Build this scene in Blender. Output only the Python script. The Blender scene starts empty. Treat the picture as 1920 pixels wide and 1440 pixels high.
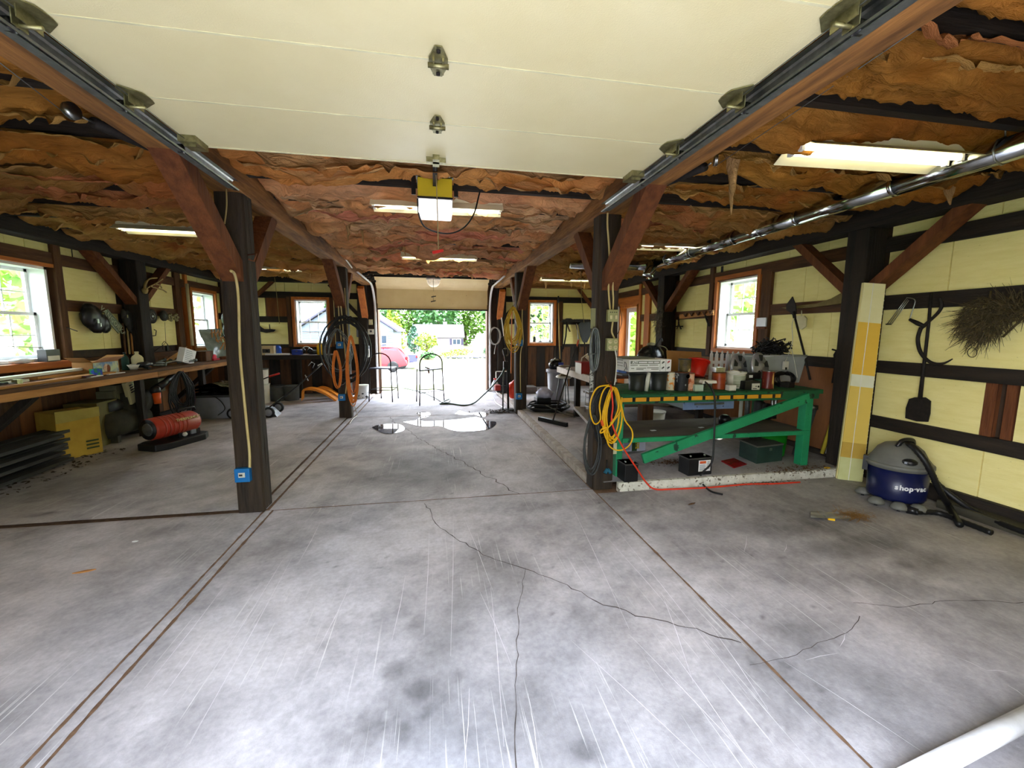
import bpy, math, random
import numpy as np
from mathutils import Vector, Matrix
R = math.radians
random.seed(7)
SC = bpy.context.scene
COL = SC.collection

# ---------------------------------------------------------------- camera
PITCH, YAW, ROLL, FPX, EYE = R(7.157), R(10.447), R(0.276), 787.3, 1.6
_f0 = Vector((math.sin(YAW), math.cos(YAW), 0)); _r0 = Vector((math.cos(YAW), -math.sin(YAW), 0)); _u0 = Vector((0, 0, 1))
_fw = _f0 * math.cos(PITCH) - _u0 * math.sin(PITCH)
_up = _u0 * math.cos(PITCH) + _f0 * math.sin(PITCH)
_rt = _r0 * math.cos(ROLL) + _up * math.sin(ROLL)
_u2 = _up * math.cos(ROLL) - _r0 * math.sin(ROLL)
cam = bpy.data.cameras.new('camera'); cam_ob = bpy.data.objects.new('camera', cam); COL.objects.link(cam_ob)
cam.sensor_width = 36; cam.lens = FPX * 36 / 1920; cam.clip_start = .02; cam.clip_end = 400
cam_ob.matrix_world = Matrix(((_rt.x, _u2.x, -_fw.x, 0), (_rt.y, _u2.y, -_fw.y, 0), (_rt.z, _u2.z, -_fw.z, EYE), (0, 0, 0, 1)))
SC.camera = cam_ob

# ---------------------------------------------------------------- light
SC.view_settings.view_transform = 'Standard'; SC.view_settings.look = 'None'
SC.view_settings.gamma = 1; SC.view_settings.use_curve_mapping = False
SC.view_settings.exposure = 2.6
SKY, SUN = 3.2, 4.5
w = bpy.data.worlds.new('sky'); SC.world = w; w.use_nodes = True
nt = w.node_tree; nt.nodes.clear()
_o = nt.nodes.new('ShaderNodeOutputWorld'); _b = nt.nodes.new('ShaderNodeBackground')
_tc = nt.nodes.new('ShaderNodeTexCoord'); _sx = nt.nodes.new('ShaderNodeSeparateXYZ'); _cr = nt.nodes.new('ShaderNodeValToRGB')
nt.links.new(_tc.outputs['Generated'], _sx.inputs[0]); nt.links.new(_sx.outputs['Z'], _cr.inputs[0])
nt.links.new(_cr.outputs[0], _b.inputs[0]); nt.links.new(_b.outputs[0], _o.inputs[0])
_cr.color_ramp.elements[0].position = 0.0; _cr.color_ramp.elements[0].color = (.94, .96, 1, 1)
_cr.color_ramp.elements[1].position = .9; _cr.color_ramp.elements[1].color = (.70, .82, 1, 1)
_b.inputs[1].default_value = SKY
sl = bpy.data.lights.new('sun', 'SUN'); sl.energy = SUN; sl.angle = R(1.0); sl.color = (1, .95, .86)
so = bpy.data.objects.new('sun', sl); COL.objects.link(so)
so.rotation_euler = Vector((-0.45, -0.25, -1.0)).to_track_quat('-Z', 'Y').to_euler()

def portal(name, loc, rot, sx, sy):
    l = bpy.data.lights.new(name, 'AREA'); l.shape = 'RECTANGLE'; l.size = sx; l.size_y = sy; l.cycles.is_portal = True
    o = bpy.data.objects.new(name, l); COL.objects.link(o); o.location = loc; o.rotation_euler = rot
portal('daylight_portal', (0, -.35, 1.2), (R(90), 0, 0), 3.0, 2.4)          # the open front door, light comes in towards +y
portal('daylight_portal', (0, 11.5, 1.06), (R(-90), 0, 0), 2.76, 2.14)      # the open far door
SC.cycles.diffuse_bounces = 6; SC.cycles.max_bounces = 12; SC.cycles.transparent_max_bounces = 12
SC.cycles.sample_clamp_indirect = 12; SC.cycles.caustics_reflective = False

# ---------------------------------------------------------------- helpers
def at(px, py, x=None, y=None, z=None):
    """point of the place seen at photo pixel (px, py) on the plane x=, y= or z="""
    d = _rt * ((px - 960) / FPX) - _u2 * ((py - 720) / FPX) + _fw
    o = Vector((0, 0, EYE))
    t = ((x - o.x) / d.x) if x is not None else ((y - o.y) / d.y) if y is not None else ((z - o.z) / d.z)
    return o + d * t

def lin(c):
    return tuple((v / 255 / 12.92) if v / 255 <= .04045 else ((v / 255 + .055) / 1.055) ** 2.4 for v in c)

MATS = {}
def mat(name, c1, c2=None, rough=.75, metal=0., scale=5., stretch=(1, 1, 1), bump=0., bscale=40., spec=.4, sharp=.22, emit=0., c3=None, s3=20., t3=.62, trans=0., alpha=1.):
    """procedural material: two colours mixed by stretched noise, an optional third as spots, fine noise bump"""
    if name in MATS: return MATS[name]
    m = bpy.data.materials.new(name); m.use_nodes = True; n = m.node_tree.nodes; L = m.node_tree.links
    b = n['Principled BSDF']
    tc = n.new('ShaderNodeTexCoord'); mp = n.new('ShaderNodeMapping'); mp.inputs['Scale'].default_value = stretch
    L.new(tc.outputs['Object'], mp.inputs[0])
    ns = n.new('ShaderNodeTexNoise'); ns.inputs['Scale'].default_value = scale; ns.inputs['Detail'].default_value = 5; ns.inputs['Roughness'].default_value = .6
    L.new(mp.outputs[0], ns.inputs[0])
    cr = n.new('ShaderNodeValToRGB'); e = cr.color_ramp.elements
    if c2 is None: c2 = tuple(min(255, v * .82) for v in c1)
    e[0].position = .5 - sharp; e[0].color = (*lin(c2), 1); e[1].position = .5 + sharp; e[1].color = (*lin(c1), 1)
    L.new(ns.outputs['Fac'], cr.inputs[0])
    out = cr.outputs[0]
    if c3 is not None:
        n3 = n.new('ShaderNodeTexNoise'); n3.inputs['Scale'].default_value = s3; n3.inputs['Detail'].default_value = 3
        L.new(mp.outputs[0], n3.inputs[0])
        r3 = n.new('ShaderNodeValToRGB'); r3.color_ramp.elements[0].position = t3; r3.color_ramp.elements[1].position = t3 + .04
        L.new(n3.outputs['Fac'], r3.inputs[0])
        mx = n.new('ShaderNodeMix'); mx.data_type = 'RGBA'
        L.new(r3.outputs[0], mx.inputs[0]); L.new(out, mx.inputs[6]); mx.inputs[7].default_value = (*lin(c3), 1)
        out = mx.outputs[2]
    L.new(out, b.inputs['Base Color'])
    b.inputs['Roughness'].default_value = rough; b.inputs['Metallic'].default_value = metal
    b.inputs['Specular IOR Level'].default_value = spec
    if trans: b.inputs['Transmission Weight'].default_value = trans
    if alpha < 1: b.inputs['Alpha'].default_value = alpha
    if emit:
        b.inputs['Emission Color'].default_value = (*lin(c1), 1); b.inputs['Emission Strength'].default_value = emit
    if bump:
        bn = n.new('ShaderNodeTexNoise'); bn.inputs['Scale'].default_value = bscale; bn.inputs['Detail'].default_value = 6
        L.new(mp.outputs[0], bn.inputs[0])
        bp = n.new('ShaderNodeBump'); bp.inputs['Strength'].default_value = bump; bp.inputs['Distance'].default_value = .02
        L.new(bn.outputs['Fac'], bp.inputs['Height']); L.new(bp.outputs[0], b.inputs['Normal'])
    MATS[name] = m
    return m

def wood(name, c1, c2, axis, rough=.8, bump=.5, **k):
    s = {'x': (.12, 1, 1), 'y': (1, .12, 1), 'z': (1, 1, .12)}[axis]
    return mat(name + '_' + axis, c1, c2, rough=rough, scale=14, stretch=s, bump=bump, bscale=45, sharp=.2, **k)

def glass_mat():
    if 'pane_glass' in MATS: return MATS['pane_glass']
    m = bpy.data.materials.new('pane_glass'); m.use_nodes = True; n = m.node_tree.nodes; L = m.node_tree.links
    n.remove(n['Principled BSDF']); o = n['Material Output']
    t = n.new('ShaderNodeBsdfTransparent'); g = n.new('ShaderNodeBsdfGlossy'); g.inputs['Roughness'].default_value = .03
    t.inputs[0].default_value = (.93, .96, .95, 1)
    x = n.new('ShaderNodeMixShader'); x.inputs[0].default_value = .07
    L.new(t.outputs[0], x.inputs[1]); L.new(g.outputs[0], x.inputs[2]); L.new(x.outputs[0], o.inputs[0])
    MATS['pane_glass'] = m
    return m

class MB:
    """collects shapes; part() links them as one mesh object"""
    def __init__(s, M=None): s.v = []; s.f = []; s.sm = []; s.M = M
    def add(s, vs, fs, smooth=False):
        b = len(s.v)
        if s.M is not None: vs = [s.M @ Vector(v) for v in vs]
        s.v += [tuple(v) for v in vs]; s.f += [tuple(b + i for i in f) for f in fs]; s.sm += [smooth] * len(fs)
        return s
    def hexa(s, p):   # 8 points: bottom 4 then top 4
        return s.add(p, [(0, 3, 2, 1), (4, 5, 6, 7), (0, 1, 5, 4), (1, 2, 6, 5), (2, 3, 7, 6), (3, 0, 4, 7)])
    def box(s, a, b):
        (x0, y0, z0), (x1, y1, z1) = a, b
        x0, x1 = sorted((x0, x1)); y0, y1 = sorted((y0, y1)); z0, z1 = sorted((z0, z1))
        return s.hexa([(x0, y0, z0), (x1, y0, z0), (x1, y1, z0), (x0, y1, z0), (x0, y0, z1), (x1, y0, z1), (x1, y1, z1), (x0, y1, z1)])
    def cbox(s, c, d, rz=0., M=None):
        m = Matrix.Translation(Vector(c)) @ (M if M is not None else Matrix.Rotation(rz, 4, 'Z'))
        h = [v / 2 for v in d]
        return s.hexa([m @ Vector(q) for q in [(-h[0], -h[1], -h[2]), (h[0], -h[1], -h[2]), (h[0], h[1], -h[2]), (-h[0], h[1], -h[2]), (-h[0], -h[1], h[2]), (h[0], -h[1], h[2]), (h[0], h[1], h[2]), (-h[0], h[1], h[2])]])
    def bar(s, p0, p1, w, h, up=(0, 0, 1)):
        p0, p1 = Vector(p0), Vector(p1); d = (p1 - p0).normalized(); r = d.cross(Vector(up))
        if r.length < 1e-4: r = d.cross(Vector((1, 0, 0)))
        r.normalize(); u = r.cross(d)
        r *= w / 2; u *= h / 2
        return s.hexa([p0 - r - u, p0 + r - u, p1 + r - u, p1 - r - u, p0 - r + u, p0 + r + u, p1 + r + u, p1 - r + u])
    def tube(s, pts, r, n=8, closed=False, caps=True, flat=1.):
        pts = [Vector(p) for p in pts]; N = len(pts); rs = r if isinstance(r, (list, tuple)) else [r] * N
        vs = []; a = None
        for i, p in enumerate(pts):
            if closed: t = pts[(i + 1) % N] - pts[i - 1]
            else: t = pts[min(i + 1, N - 1)] - pts[max(i - 1, 0)]
            if t.length < 1e-9: t = Vector((0, 0, 1))
            t.normalize()
            if a is None:
                a = t.cross(Vector((0, 0, 1)))
                if a.length < .05: a = t.cross(Vector((1, 0, 0)))
            a = a - t * a.dot(t)
            if a.length < 1e-6: a = t.cross(Vector((0, 1, 0)))
            a.normalize(); b = t.cross(a)
            for k in range(n):
                q = 2 * math.pi * k / n
                vs.append(p + a * (math.cos(q) * rs[i]) + b * (math.sin(q) * rs[i] * flat))
        fs = []
        for i in range(N if closed else N - 1):
            j = (i + 1) % N
            for k in range(n):
                l = (k + 1) % n
                fs.append((i * n + k, i * n + l, j * n + l, j * n + k))
        if caps and not closed:
            fs.append(tuple(range(n - 1, -1, -1))); fs.append(tuple((N - 1) * n + k for k in range(n)))
        return s.add(vs, fs, True)
    def cyl(s, p0, p1, r, r1=None, n=16): return s.tube([p0, p1], [r, r if r1 is None else r1], n)
    def lathe(s, prof, c=(0, 0, 0), n=20, M=None, sx=1., sy=1.):
        c = Vector(c); vs = []; fs = []
        for (r, z) in prof:
            for k in range(n):
                q = 2 * math.pi * k / n; p = Vector((r * math.cos(q) * sx, r * math.sin(q) * sy, z))
                vs.append((M @ p if M is not None else p) + c)
        for i in range(len(prof) - 1):
            for k in range(n):
                l = (k + 1) % n; fs.append((i * n + k, i * n + l, (i + 1) * n + l, (i + 1) * n + k))
        if prof[0][0] > 1e-4: fs.append(tuple(range(n - 1, -1, -1)))
        if prof[-1][0] > 1e-4: fs.append(tuple((len(prof) - 1) * n + k for k in range(n)))
        return s.add(vs, fs, True)
    def prism(s, poly, t):   # extrude polygon (3D points) by vector t
        poly = [Vector(p) for p in poly]; t = Vector(t); n = len(poly)
        vs = poly + [p + t for p in poly]
        fs = [tuple(range(n - 1, -1, -1)), tuple(range(n, 2 * n))] + [(i, (i + 1) % n, n + (i + 1) % n, n + i) for i in range(n)]
        return s.add(vs, fs)
    def grid(s, fn, nu, nv, smooth=True):
        vs = [fn(i / nu, j / nv) for j in range(nv + 1) for i in range(nu + 1)]
        fs = [(j * (nu + 1) + i, j * (nu + 1) + i + 1, (j + 1) * (nu + 1) + i + 1, (j + 1) * (nu + 1) + i) for j in range(nv) for i in range(nu)]
        return s.add(vs, fs, smooth)
    def ball(s, c, r, n=12, squash=(1, 1, 1), jit=0., M=None):
        m = n // 2; vs = []; fs = []; c = Vector(c)
        for i in range(m + 1):
            for k in range(n):
                th = math.pi * i / m; q = 2 * math.pi * k / n
                j = 1 + (random.uniform(-jit, jit) if 0 < i < m else 0)
                p = Vector((math.sin(th) * math.cos(q) * r * squash[0] * j, math.sin(th) * math.sin(q) * r * squash[1] * j, math.cos(th) * r * squash[2] * j))
                vs.append((M @ p if M is not None else p) + c)
        for i in range(m):
            for k in range(n):
                l = (k + 1) % n; fs.append((i * n + k, (i + 1) * n + k, (i + 1) * n + l, i * n + l))
        return s.add(vs, fs, True)

def arc(c, r, a0, a1, n, u=(1, 0, 0), v=(0, 0, 1)):
    c, u, v = Vector(c), Vector(u), Vector(v)
    return [c + u * (r * math.cos(a0 + (a1 - a0) * i / n)) + v * (r * math.sin(a0 + (a1 - a0) * i / n)) for i in range(n + 1)]

def smooth_path(pts, k=6):
    pts = [Vector(p) for p in pts]; out = []
    for i in range(len(pts) - 1):
        p0, p1, p2, p3 = pts[max(i - 1, 0)], pts[i], pts[i + 1], pts[min(i + 2, len(pts) - 1)]
        for j in range(k):
            t = j / k
            out.append(.5 * ((2 * p1) + (p2 - p0) * t + (2 * p0 - 5 * p1 + 4 * p2 - p3) * t * t + (3 * p1 - p0 - 3 * p2 + p3) * t ** 3))
    out.append(pts[-1]); return out

WM = {}
def thing(name, label, cat, loc=(0, 0, 0), rz=0., group=None, kind=None):
    o = bpy.data.objects.new(name, None); COL.objects.link(o); o.empty_display_size = .05
    o.location = loc; o.rotation_euler = (0, 0, rz)
    WM[o] = Matrix.Translation(Vector(loc)) @ Matrix.Rotation(rz, 4, 'Z')
    return tag(o, label, cat, group, kind)
def tag(o, label=None, cat=None, group=None, kind=None):
    if label: o['label'] = label
    if cat: o['category'] = cat
    if group: o['group'] = group
    if kind: o['kind'] = kind
    return o
def setting(name, loc=(0, 0, 0)):
    o = thing(name, None, None, loc); o['kind'] = 'structure'; return o
def part(name, mb, m, parent=None, label=None, bevel=0., kind=None):
    """mb holds world coordinates; the object's origin goes to its base centre"""
    me = bpy.data.meshes.new(name)
    A = np.array(mb.v, dtype=float)
    lo, hi = A.min(0), A.max(0); org = Vector(((lo[0] + hi[0]) / 2, (lo[1] + hi[1]) / 2, lo[2]))
    me.from_pydata([tuple(p) for p in (A - np.array(org))], [], mb.f)
    me.polygons.foreach_set('use_smooth', mb.sm); me.materials.append(m)
    o = bpy.data.objects.new(name, me); COL.objects.link(o)
    W = Matrix.Translation(org)
    if parent is not None:
        o.parent = parent; L = WM[parent].inverted() @ W
        # keep the mesh unrotated in world terms
        o.location = L.to_translation(); o.rotation_euler = L.to_euler()
    else: o.location = org
    WM[o] = W
    if label: o['label'] = label
    if kind: o['kind'] = kind
    if bevel:
        bm = o.modifiers.new('bevel', 'BEVEL'); bm.width = bevel; bm.segments = 2; bm.limit_method = 'ANGLE'
    return o
def solo(name, mb, m, label, cat, group=None, **k): return tag(part(name, mb, m, None, **k), label, cat, group)
def struct(name, mb, m, **k): return tag(part(name, mb, m, None, **k), kind='structure')

def lettering(parent, text, size, M, m, name='lettering', ext=.0008, align='CENTER', bold=0.):
    """flat letters as a mesh part; M places the text plane (x right, y up)"""
    cu = bpy.data.curves.new('text', 'FONT'); cu.body = text; cu.size = size; cu.extrude = ext; cu.align_x = align; cu.align_y = 'CENTER'; cu.resolution_u = 2; cu.offset = bold
    t = bpy.data.objects.new('text', cu); me = bpy.data.meshes.new_from_object(t)
    bpy.data.objects.remove(t); me.name = name
    me.materials.clear(); me.materials.append(m)
    o = bpy.data.objects.new(name, me); COL.objects.link(o); o.parent = parent
    L = WM[parent].inverted() @ M; o.location = L.to_translation(); o.rotation_euler = L.to_euler(); WM[o] = M
    return o
def plane_M(o, x, y):
    x = Vector(x).normalized(); y = Vector(y); y = (y - x * y.dot(x)).normalized(); z = x.cross(y)
    return Matrix(((x.x, y.x, z.x, o[0]), (x.y, y.y, z.y, o[1]), (x.z, y.z, z.z, o[2]), (0, 0, 0, 1)))

# numpy value noise
def _h(i, j, k):
    n = (i * 374761393 + j * 668265263 + k * 2147483647 + 1013) & 0xffffffff
    n = ((n ^ (n >> 13)) * 1274126177) & 0xffffffff
    return ((n ^ (n >> 16)) & 0xffff) / 65535.
def vnoise(x, y, s=0):
    x = np.asarray(x, float); y = np.asarray(y, float)
    xi = np.floor(x).astype(np.int64); yi = np.floor(y).astype(np.int64); fx = x - xi; fy = y - yi
    fx = fx * fx * (3 - 2 * fx); fy = fy * fy * (3 - 2 * fy)
    a = _h(xi, yi, s); b = _h(xi + 1, yi, s); c = _h(xi, yi + 1, s); d = _h(xi + 1, yi + 1, s)
    return (a * (1 - fx) + b * fx) * (1 - fy) + (c * (1 - fx) + d * fx) * fy
def fbm(x, y, o=4, s=0):
    r = 0; a = .5; t = 0
    for i in range(o): r = r + a * vnoise(x * 2 ** i, y * 2 ** i, s + i * 17); t += a; a *= .55
    return r / t
def np_part(name, X, Y, Z, m, parent=None, col=None, kind=None):
    """grid mesh from 2-D arrays (fast); origin at base centre"""
    ny, nx = X.shape; V = np.stack([X, Y, Z], -1).reshape(-1, 3)
    lo, hi = V.min(0), V.max(0); org = np.array([(lo[0] + hi[0]) / 2, (lo[1] + hi[1]) / 2, lo[2]])
    idx = np.arange(nx * ny).reshape(ny, nx)
    F = np.stack([idx[:-1, :-1], idx[:-1, 1:], idx[1:, 1:], idx[1:, :-1]], -1).reshape(-1, 4)
    me = bpy.data.meshes.new(name); me.vertices.add(len(V)); me.vertices.foreach_set('co', (V - org).ravel())
    me.loops.add(F.size); me.loops.foreach_set('vertex_index', F.ravel().astype(np.int32))
    me.polygons.add(len(F)); me.polygons.foreach_set('loop_start', np.arange(0, F.size, 4, dtype=np.int32))
    me.polygons.foreach_set('use_smooth', np.ones(len(F), bool)); me.update(calc_edges=True)
    if col is not None:
        ca = me.color_attributes.new('wear_tone', 'FLOAT_COLOR', 'POINT'); C4 = np.ones((len(V), 4), np.float32)
        C4[:, :3] = np.stack([c.ravel() for c in col], -1) if isinstance(col, (tuple, list)) else col.reshape(-1, 1)
        ca.data.foreach_set('color', C4.ravel())
    me.materials.append(m); o = bpy.data.objects.new(name, me); COL.objects.link(o)
    W = Matrix.Translation(Vector(org))
    if parent is not None:
        o.parent = parent; o.location = (WM[parent].inverted() @ W).to_translation()
    else: o.location = Vector(org)
    WM[o] = W
    if kind: o['kind'] = kind
    return o
# ---------------------------------------------------------------- shared materials
W_DARK = {a: wood('timber_dark', (46, 36, 26), (18, 14, 10), a) for a in 'xyz'}
W_POST = {a: wood('timber_post', (64, 50, 36), (26, 20, 16), a) for a in 'xyz'}
W_RED = {a: wood('timber_red', (124, 72, 36), (84, 44, 20), a) for a in 'xyz'}
W_PINE = {a: wood('pine', (196, 140, 78), (150, 96, 48), a, bump=.3) for a in 'xyz'}
W_TAN = {a: wood('beam_tan', (176, 122, 64), (86, 54, 26), a) for a in 'xyz'}
W_BROWN = {a: wood('board_brown', (104, 68, 38), (58, 36, 20), a) for a in 'xyz'}
W_TRIM = {a: wood('trim_orange', (206, 122, 50), (160, 84, 30), a, bump=.2, rough=.6) for a in 'xyz'}
M_PANEL = mat('foam_panel', (248, 236, 166), (236, 222, 142), rough=.85, scale=3, stretch=(1, 1, 6), bump=.25, bscale=25, c3=(120, 110, 70), s3=34, t3=.73)
M_PLY = mat('plywood', (140, 88, 40), (98, 58, 26), scale=3, stretch=(1, 1, .3), bump=.2)
M_WHITE = mat('white_vinyl', (240, 240, 240), (226, 226, 228), rough=.45)
M_BLACK = mat('black_rubber', (18, 18, 19), (10, 10, 11), rough=.5)
M_BLACKP = mat('black_plastic', (26, 26, 28), (18, 18, 19), rough=.35)
M_STEEL = mat('galvanised', (190, 192, 190), (150, 154, 152), rough=.32, metal=1., scale=30)
M_STEELD = mat('grey_steel', (120, 124, 122), (84, 88, 86), rough=.5, metal=.6, scale=20)
M_BRASSY = mat('zinc_hinge', (176, 170, 128), (112, 106, 70), rough=.4, metal=.8, scale=30)
M_IRON = mat('dark_iron', (44, 38, 34), (26, 22, 20), rough=.7, metal=.3, scale=25)
M_CREAM = mat('cream_paint', (220, 212, 168), (196, 186, 140), rough=.6)
M_ROMEX = mat('cream_cable', (214, 196, 140), (190, 168, 110), rough=.6)
M_BLUEBOX = mat('blue_plastic', (20, 120, 190), (14, 96, 160), rough=.5)
M_ROPE = mat('twine', (180, 160, 110), (140, 120, 76), rough=.9)

# ---------------------------------------------------------------- floor
mc = bpy.data.materials.new('concrete'); mc.use_nodes = True
_n = mc.node_tree.nodes; _L = mc.node_tree.links; _b = _n['Principled BSDF']
_tc = _n.new('ShaderNodeTexCoord'); _at = _n.new('ShaderNodeVertexColor'); _at.layer_name = 'wear_tone'
_ns = _n.new('ShaderNodeTexNoise'); _ns.inputs['Scale'].default_value = 38; _ns.inputs['Detail'].default_value = 7; _ns.inputs['Roughness'].default_value = .7
_L.new(_tc.outputs['Object'], _ns.inputs[0])
_r = _n.new('ShaderNodeMapRange'); _r.inputs[1].default_value = .3; _r.inputs[2].default_value = .7; _r.inputs[3].default_value = .84; _r.inputs[4].default_value = 1.14
_L.new(_ns.outputs['Fac'], _r.inputs[0])
_m = _n.new('ShaderNodeMix'); _m.data_type = 'RGBA'; _m.blend_type = 'MULTIPLY'; _m.inputs[0].default_value = 1
_L.new(_at.outputs[0], _m.inputs[6]); _L.new(_r.outputs[0], _m.inputs[7])
# long fine scratches dragged along the bays
_mp = _n.new('ShaderNodeMapping'); _mp.inputs['Scale'].default_value = (1, .012, 1); _mp.inputs['Rotation'].default_value = (0, 0, R(4))
_L.new(_tc.outputs['Object'], _mp.inputs[0])
_s = _n.new('ShaderNodeTexNoise'); _s.inputs['Scale'].default_value = 110; _s.inputs['Detail'].default_value = 2; _L.new(_mp.outputs[0], _s.inputs[0])
_sr = _n.new('ShaderNodeMapRange'); _sr.inputs[1].default_value = .64; _sr.inputs[2].default_value = .70; _sr.inputs[4].default_value = .75
_L.new(_s.outputs['Fac'], _sr.inputs[0])
_pn = _n.new('ShaderNodeTexNoise'); _pn.inputs['Scale'].default_value = 1.1; _L.new(_tc.outputs['Object'], _pn.inputs[0])
_pr = _n.new('ShaderNodeMapRange'); _pr.inputs[1].default_value = .45; _pr.inputs[2].default_value = .62; _L.new(_pn.outputs['Fac'], _pr.inputs[0])
_mm = _n.new('ShaderNodeMath'); _mm.operation = 'MULTIPLY'; _L.new(_sr.outputs[0], _mm.inputs[0]); _L.new(_pr.outputs[0], _mm.inputs[1])
_m2 = _n.new('ShaderNodeMix'); _m2.data_type = 'RGBA'; _L.new(_mm.outputs[0], _m2.inputs[0]); _L.new(_m.outputs[2], _m2.inputs[6]); _m2.inputs[7].default_value = (.72, .70, .70, 1)
_L.new(_m2.outputs[2], _b.inputs['Base Color']); _b.inputs['Roughness'].default_value = .72; _b.inputs['Specular IOR Level'].default_value = .25
_bp = _n.new('ShaderNodeBump'); _bp.inputs['Strength'].default_value = .25; _bp.inputs['Distance'].default_value = .01
_L.new(_ns.outputs['Fac'], _bp.inputs['Height']); _L.new(_bp.outputs[0], _b.inputs['Normal'])

STAINS = []   # x, y, rx, ry, strength (+dark / -light), tint
def stain(px, py, rx, ry, s): p = at(px, py, z=0); STAINS.append((p.x, p.y, rx, ry, s))
for a in [(800, 885, .55, .8, .42), (850, 905, .35, .35, .25), (975, 1090, .16, .5, .30), (900, 1075, .2, .45, .28), (850, 1160, .12, .3, .22), (778, 1170, .055, .055, .3),
          (742, 1255, .07, .07, .38), (795, 1290, .075, .07, .42), (800, 1340, .04, .05, .35), (750, 1375, .04, .06, .28), (1098, 1408, .07, .05, .45), (865, 1270, .025, .05, .4),
          (1000, 1290, .12, .4, .15), (870, 1300, .3, .5, .12), (1470, 985, .55, .16, .30), (1590, 1025, .5, .14, .38), (1380, 1005, .4, .2, .12),
          (1530, 1285, .03, .03, .45), (1470, 1245, .03, .02, .35), (1620, 1120, .5, .3, .14), (1750, 1300, .6, .5, .22), (1850, 1380, .4, .3, .2), (1600, 1230, .3, .3, .12),
          (330, 995, .35, .12, .22), (80, 968, .16, .04, .5), (240, 1050, .5, .2, .12), (60, 1130, .5, .5, .18), (600, 955, .4, .2, .06), (770, 1120, .12, .25, .12),
          (170, 900, .6, .4, .2), (330, 860, .7, .4, .12), (640, 815, .4, .15, .18), (1180, 960, .1, .04, .3), (1240, 985, .2, .1, .14), (1500, 1185, .2, .12, .25), (1850, 1180, .3, .3, .1),
          (960, 1230, .06, .3, -.10), (1120, 1250, .45, .55, .20), (650, 1330, .25, .35, -.12), (520, 1180, .5, .5, -.14), (1190, 1390, .4, .3, .12),
          (1600, 1060, .4, .1, -.22), (1560, 1000, .3, .08, -.12), (700, 1010, .5, .3, -.14), (1720, 1110, .5, .12, -.2), (1330, 1120, .25, .3, .03), (900, 830, .5, .5, -.06), (560, 1420, .4, .3, -.2)]:
    stain(*a)
def wear_tone(X, Y, base=(.43, .405, .425)):
    n1 = fbm(X * 1.3, Y * 1.3, 5, 3); n2 = fbm(X * 5, Y * 5, 5, 9); n3 = fbm(X * 22, Y * 22, 3, 31)
    v = 1 + (n1 - .5) * 1.0 + (n2 - .5) * .7 + (n3 - .5) * .35
    wx = X + (fbm(X * 4, Y * 4, 3, 51) - .5) * .09; wy = Y + (fbm(X * 4, Y * 4, 3, 77) - .5) * .09
    for (x, y, rx, ry, s) in STAINS:
        d = ((wx - x) / rx) ** 2 + ((wy - y) / ry) ** 2
        v = v * (1 - s * np.exp(-d * d * .7 - d * .3))
    t = fbm(X * .8, Y * .8, 3, 91) - .5
    oil = np.clip((fbm(X * 30, Y * 30, 2, 121) - .80) * 8, 0, 1) * np.clip((fbm(X * 1.7, Y * 1.7, 2, 7) - .45) * 8, 0, 1)
    v = v * (1 - .45 * oil)
    side = np.clip((np.abs(X) - 2.6) / 2.2, 0, 1) * .30       # darker and browner towards the side walls
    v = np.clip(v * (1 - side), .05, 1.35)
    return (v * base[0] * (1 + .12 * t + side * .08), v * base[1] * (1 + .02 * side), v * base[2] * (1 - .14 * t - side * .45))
flo = setting('floor')
part('bed', MB().box((-5.2, -3, -.30), (5.1, 11.6, -.007)), mat('joint_dirt', (134, 104, 80), (92, 70, 54), scale=30), flo)
def slab(x0, x1, y0, y1, z, res, name='slab'):
    nx, ny = int((x1 - x0) / res) + 1, int((y1 - y0) / res) + 1
    X, Y = np.meshgrid(np.linspace(x0, x1, nx), np.linspace(y0, y1, ny))
    # slightly ragged arris along the joints
    ex = np.minimum(np.minimum(X - x0, x1 - X), np.minimum(Y - y0, y1 - Y))
    Z = z + (fbm(X * 3, Y * 3, 2, 5) - .5) * .004 - np.where(ex < res * .5, .0045, 0)
    Xw = X.copy(); Yw = Y.copy()
    j = (fbm(X * 9, Y * 9, 3, 60) - .5) * .018
    Xw = np.where(X < x0 + res * .5, X + np.abs(j), np.where(X > x1 - res * .5, X - np.abs(j), X))
    Yw = np.where(Y < y0 + res * .5, Y + np.abs(j), np.where(Y > y1 - res * .5, Y - np.abs(j), Y))
    return np_part(name, Xw, Yw, Z, mc, flo, col=wear_tone(X, Y))
slab(-5.0, -1.53, -.4, 3.921, .0, .03); slab(-1.515, -1.455, -.4, 3.921, .004, .02); slab(-1.445, 1.565, -.4, 3.921, .0, .022); slab(1.575, 4.78, -.4, 3.81, .0, .028)
slab(-5.0, -1.60, 3.93, 11.2, .022, .05); slab(-1.585, -1.50, 3.93, 11.2, .012, .03); slab(-1.49, 1.555, 3.93, 8.02, .0, .035); slab(-1.49, 1.555, 8.035, 11.6, .0, .05)
slab(1.66, 4.78, 3.86, 11.2, .088, .05)
slab(-5, 5, -3.0, -.41, -.004, .1)
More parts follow.
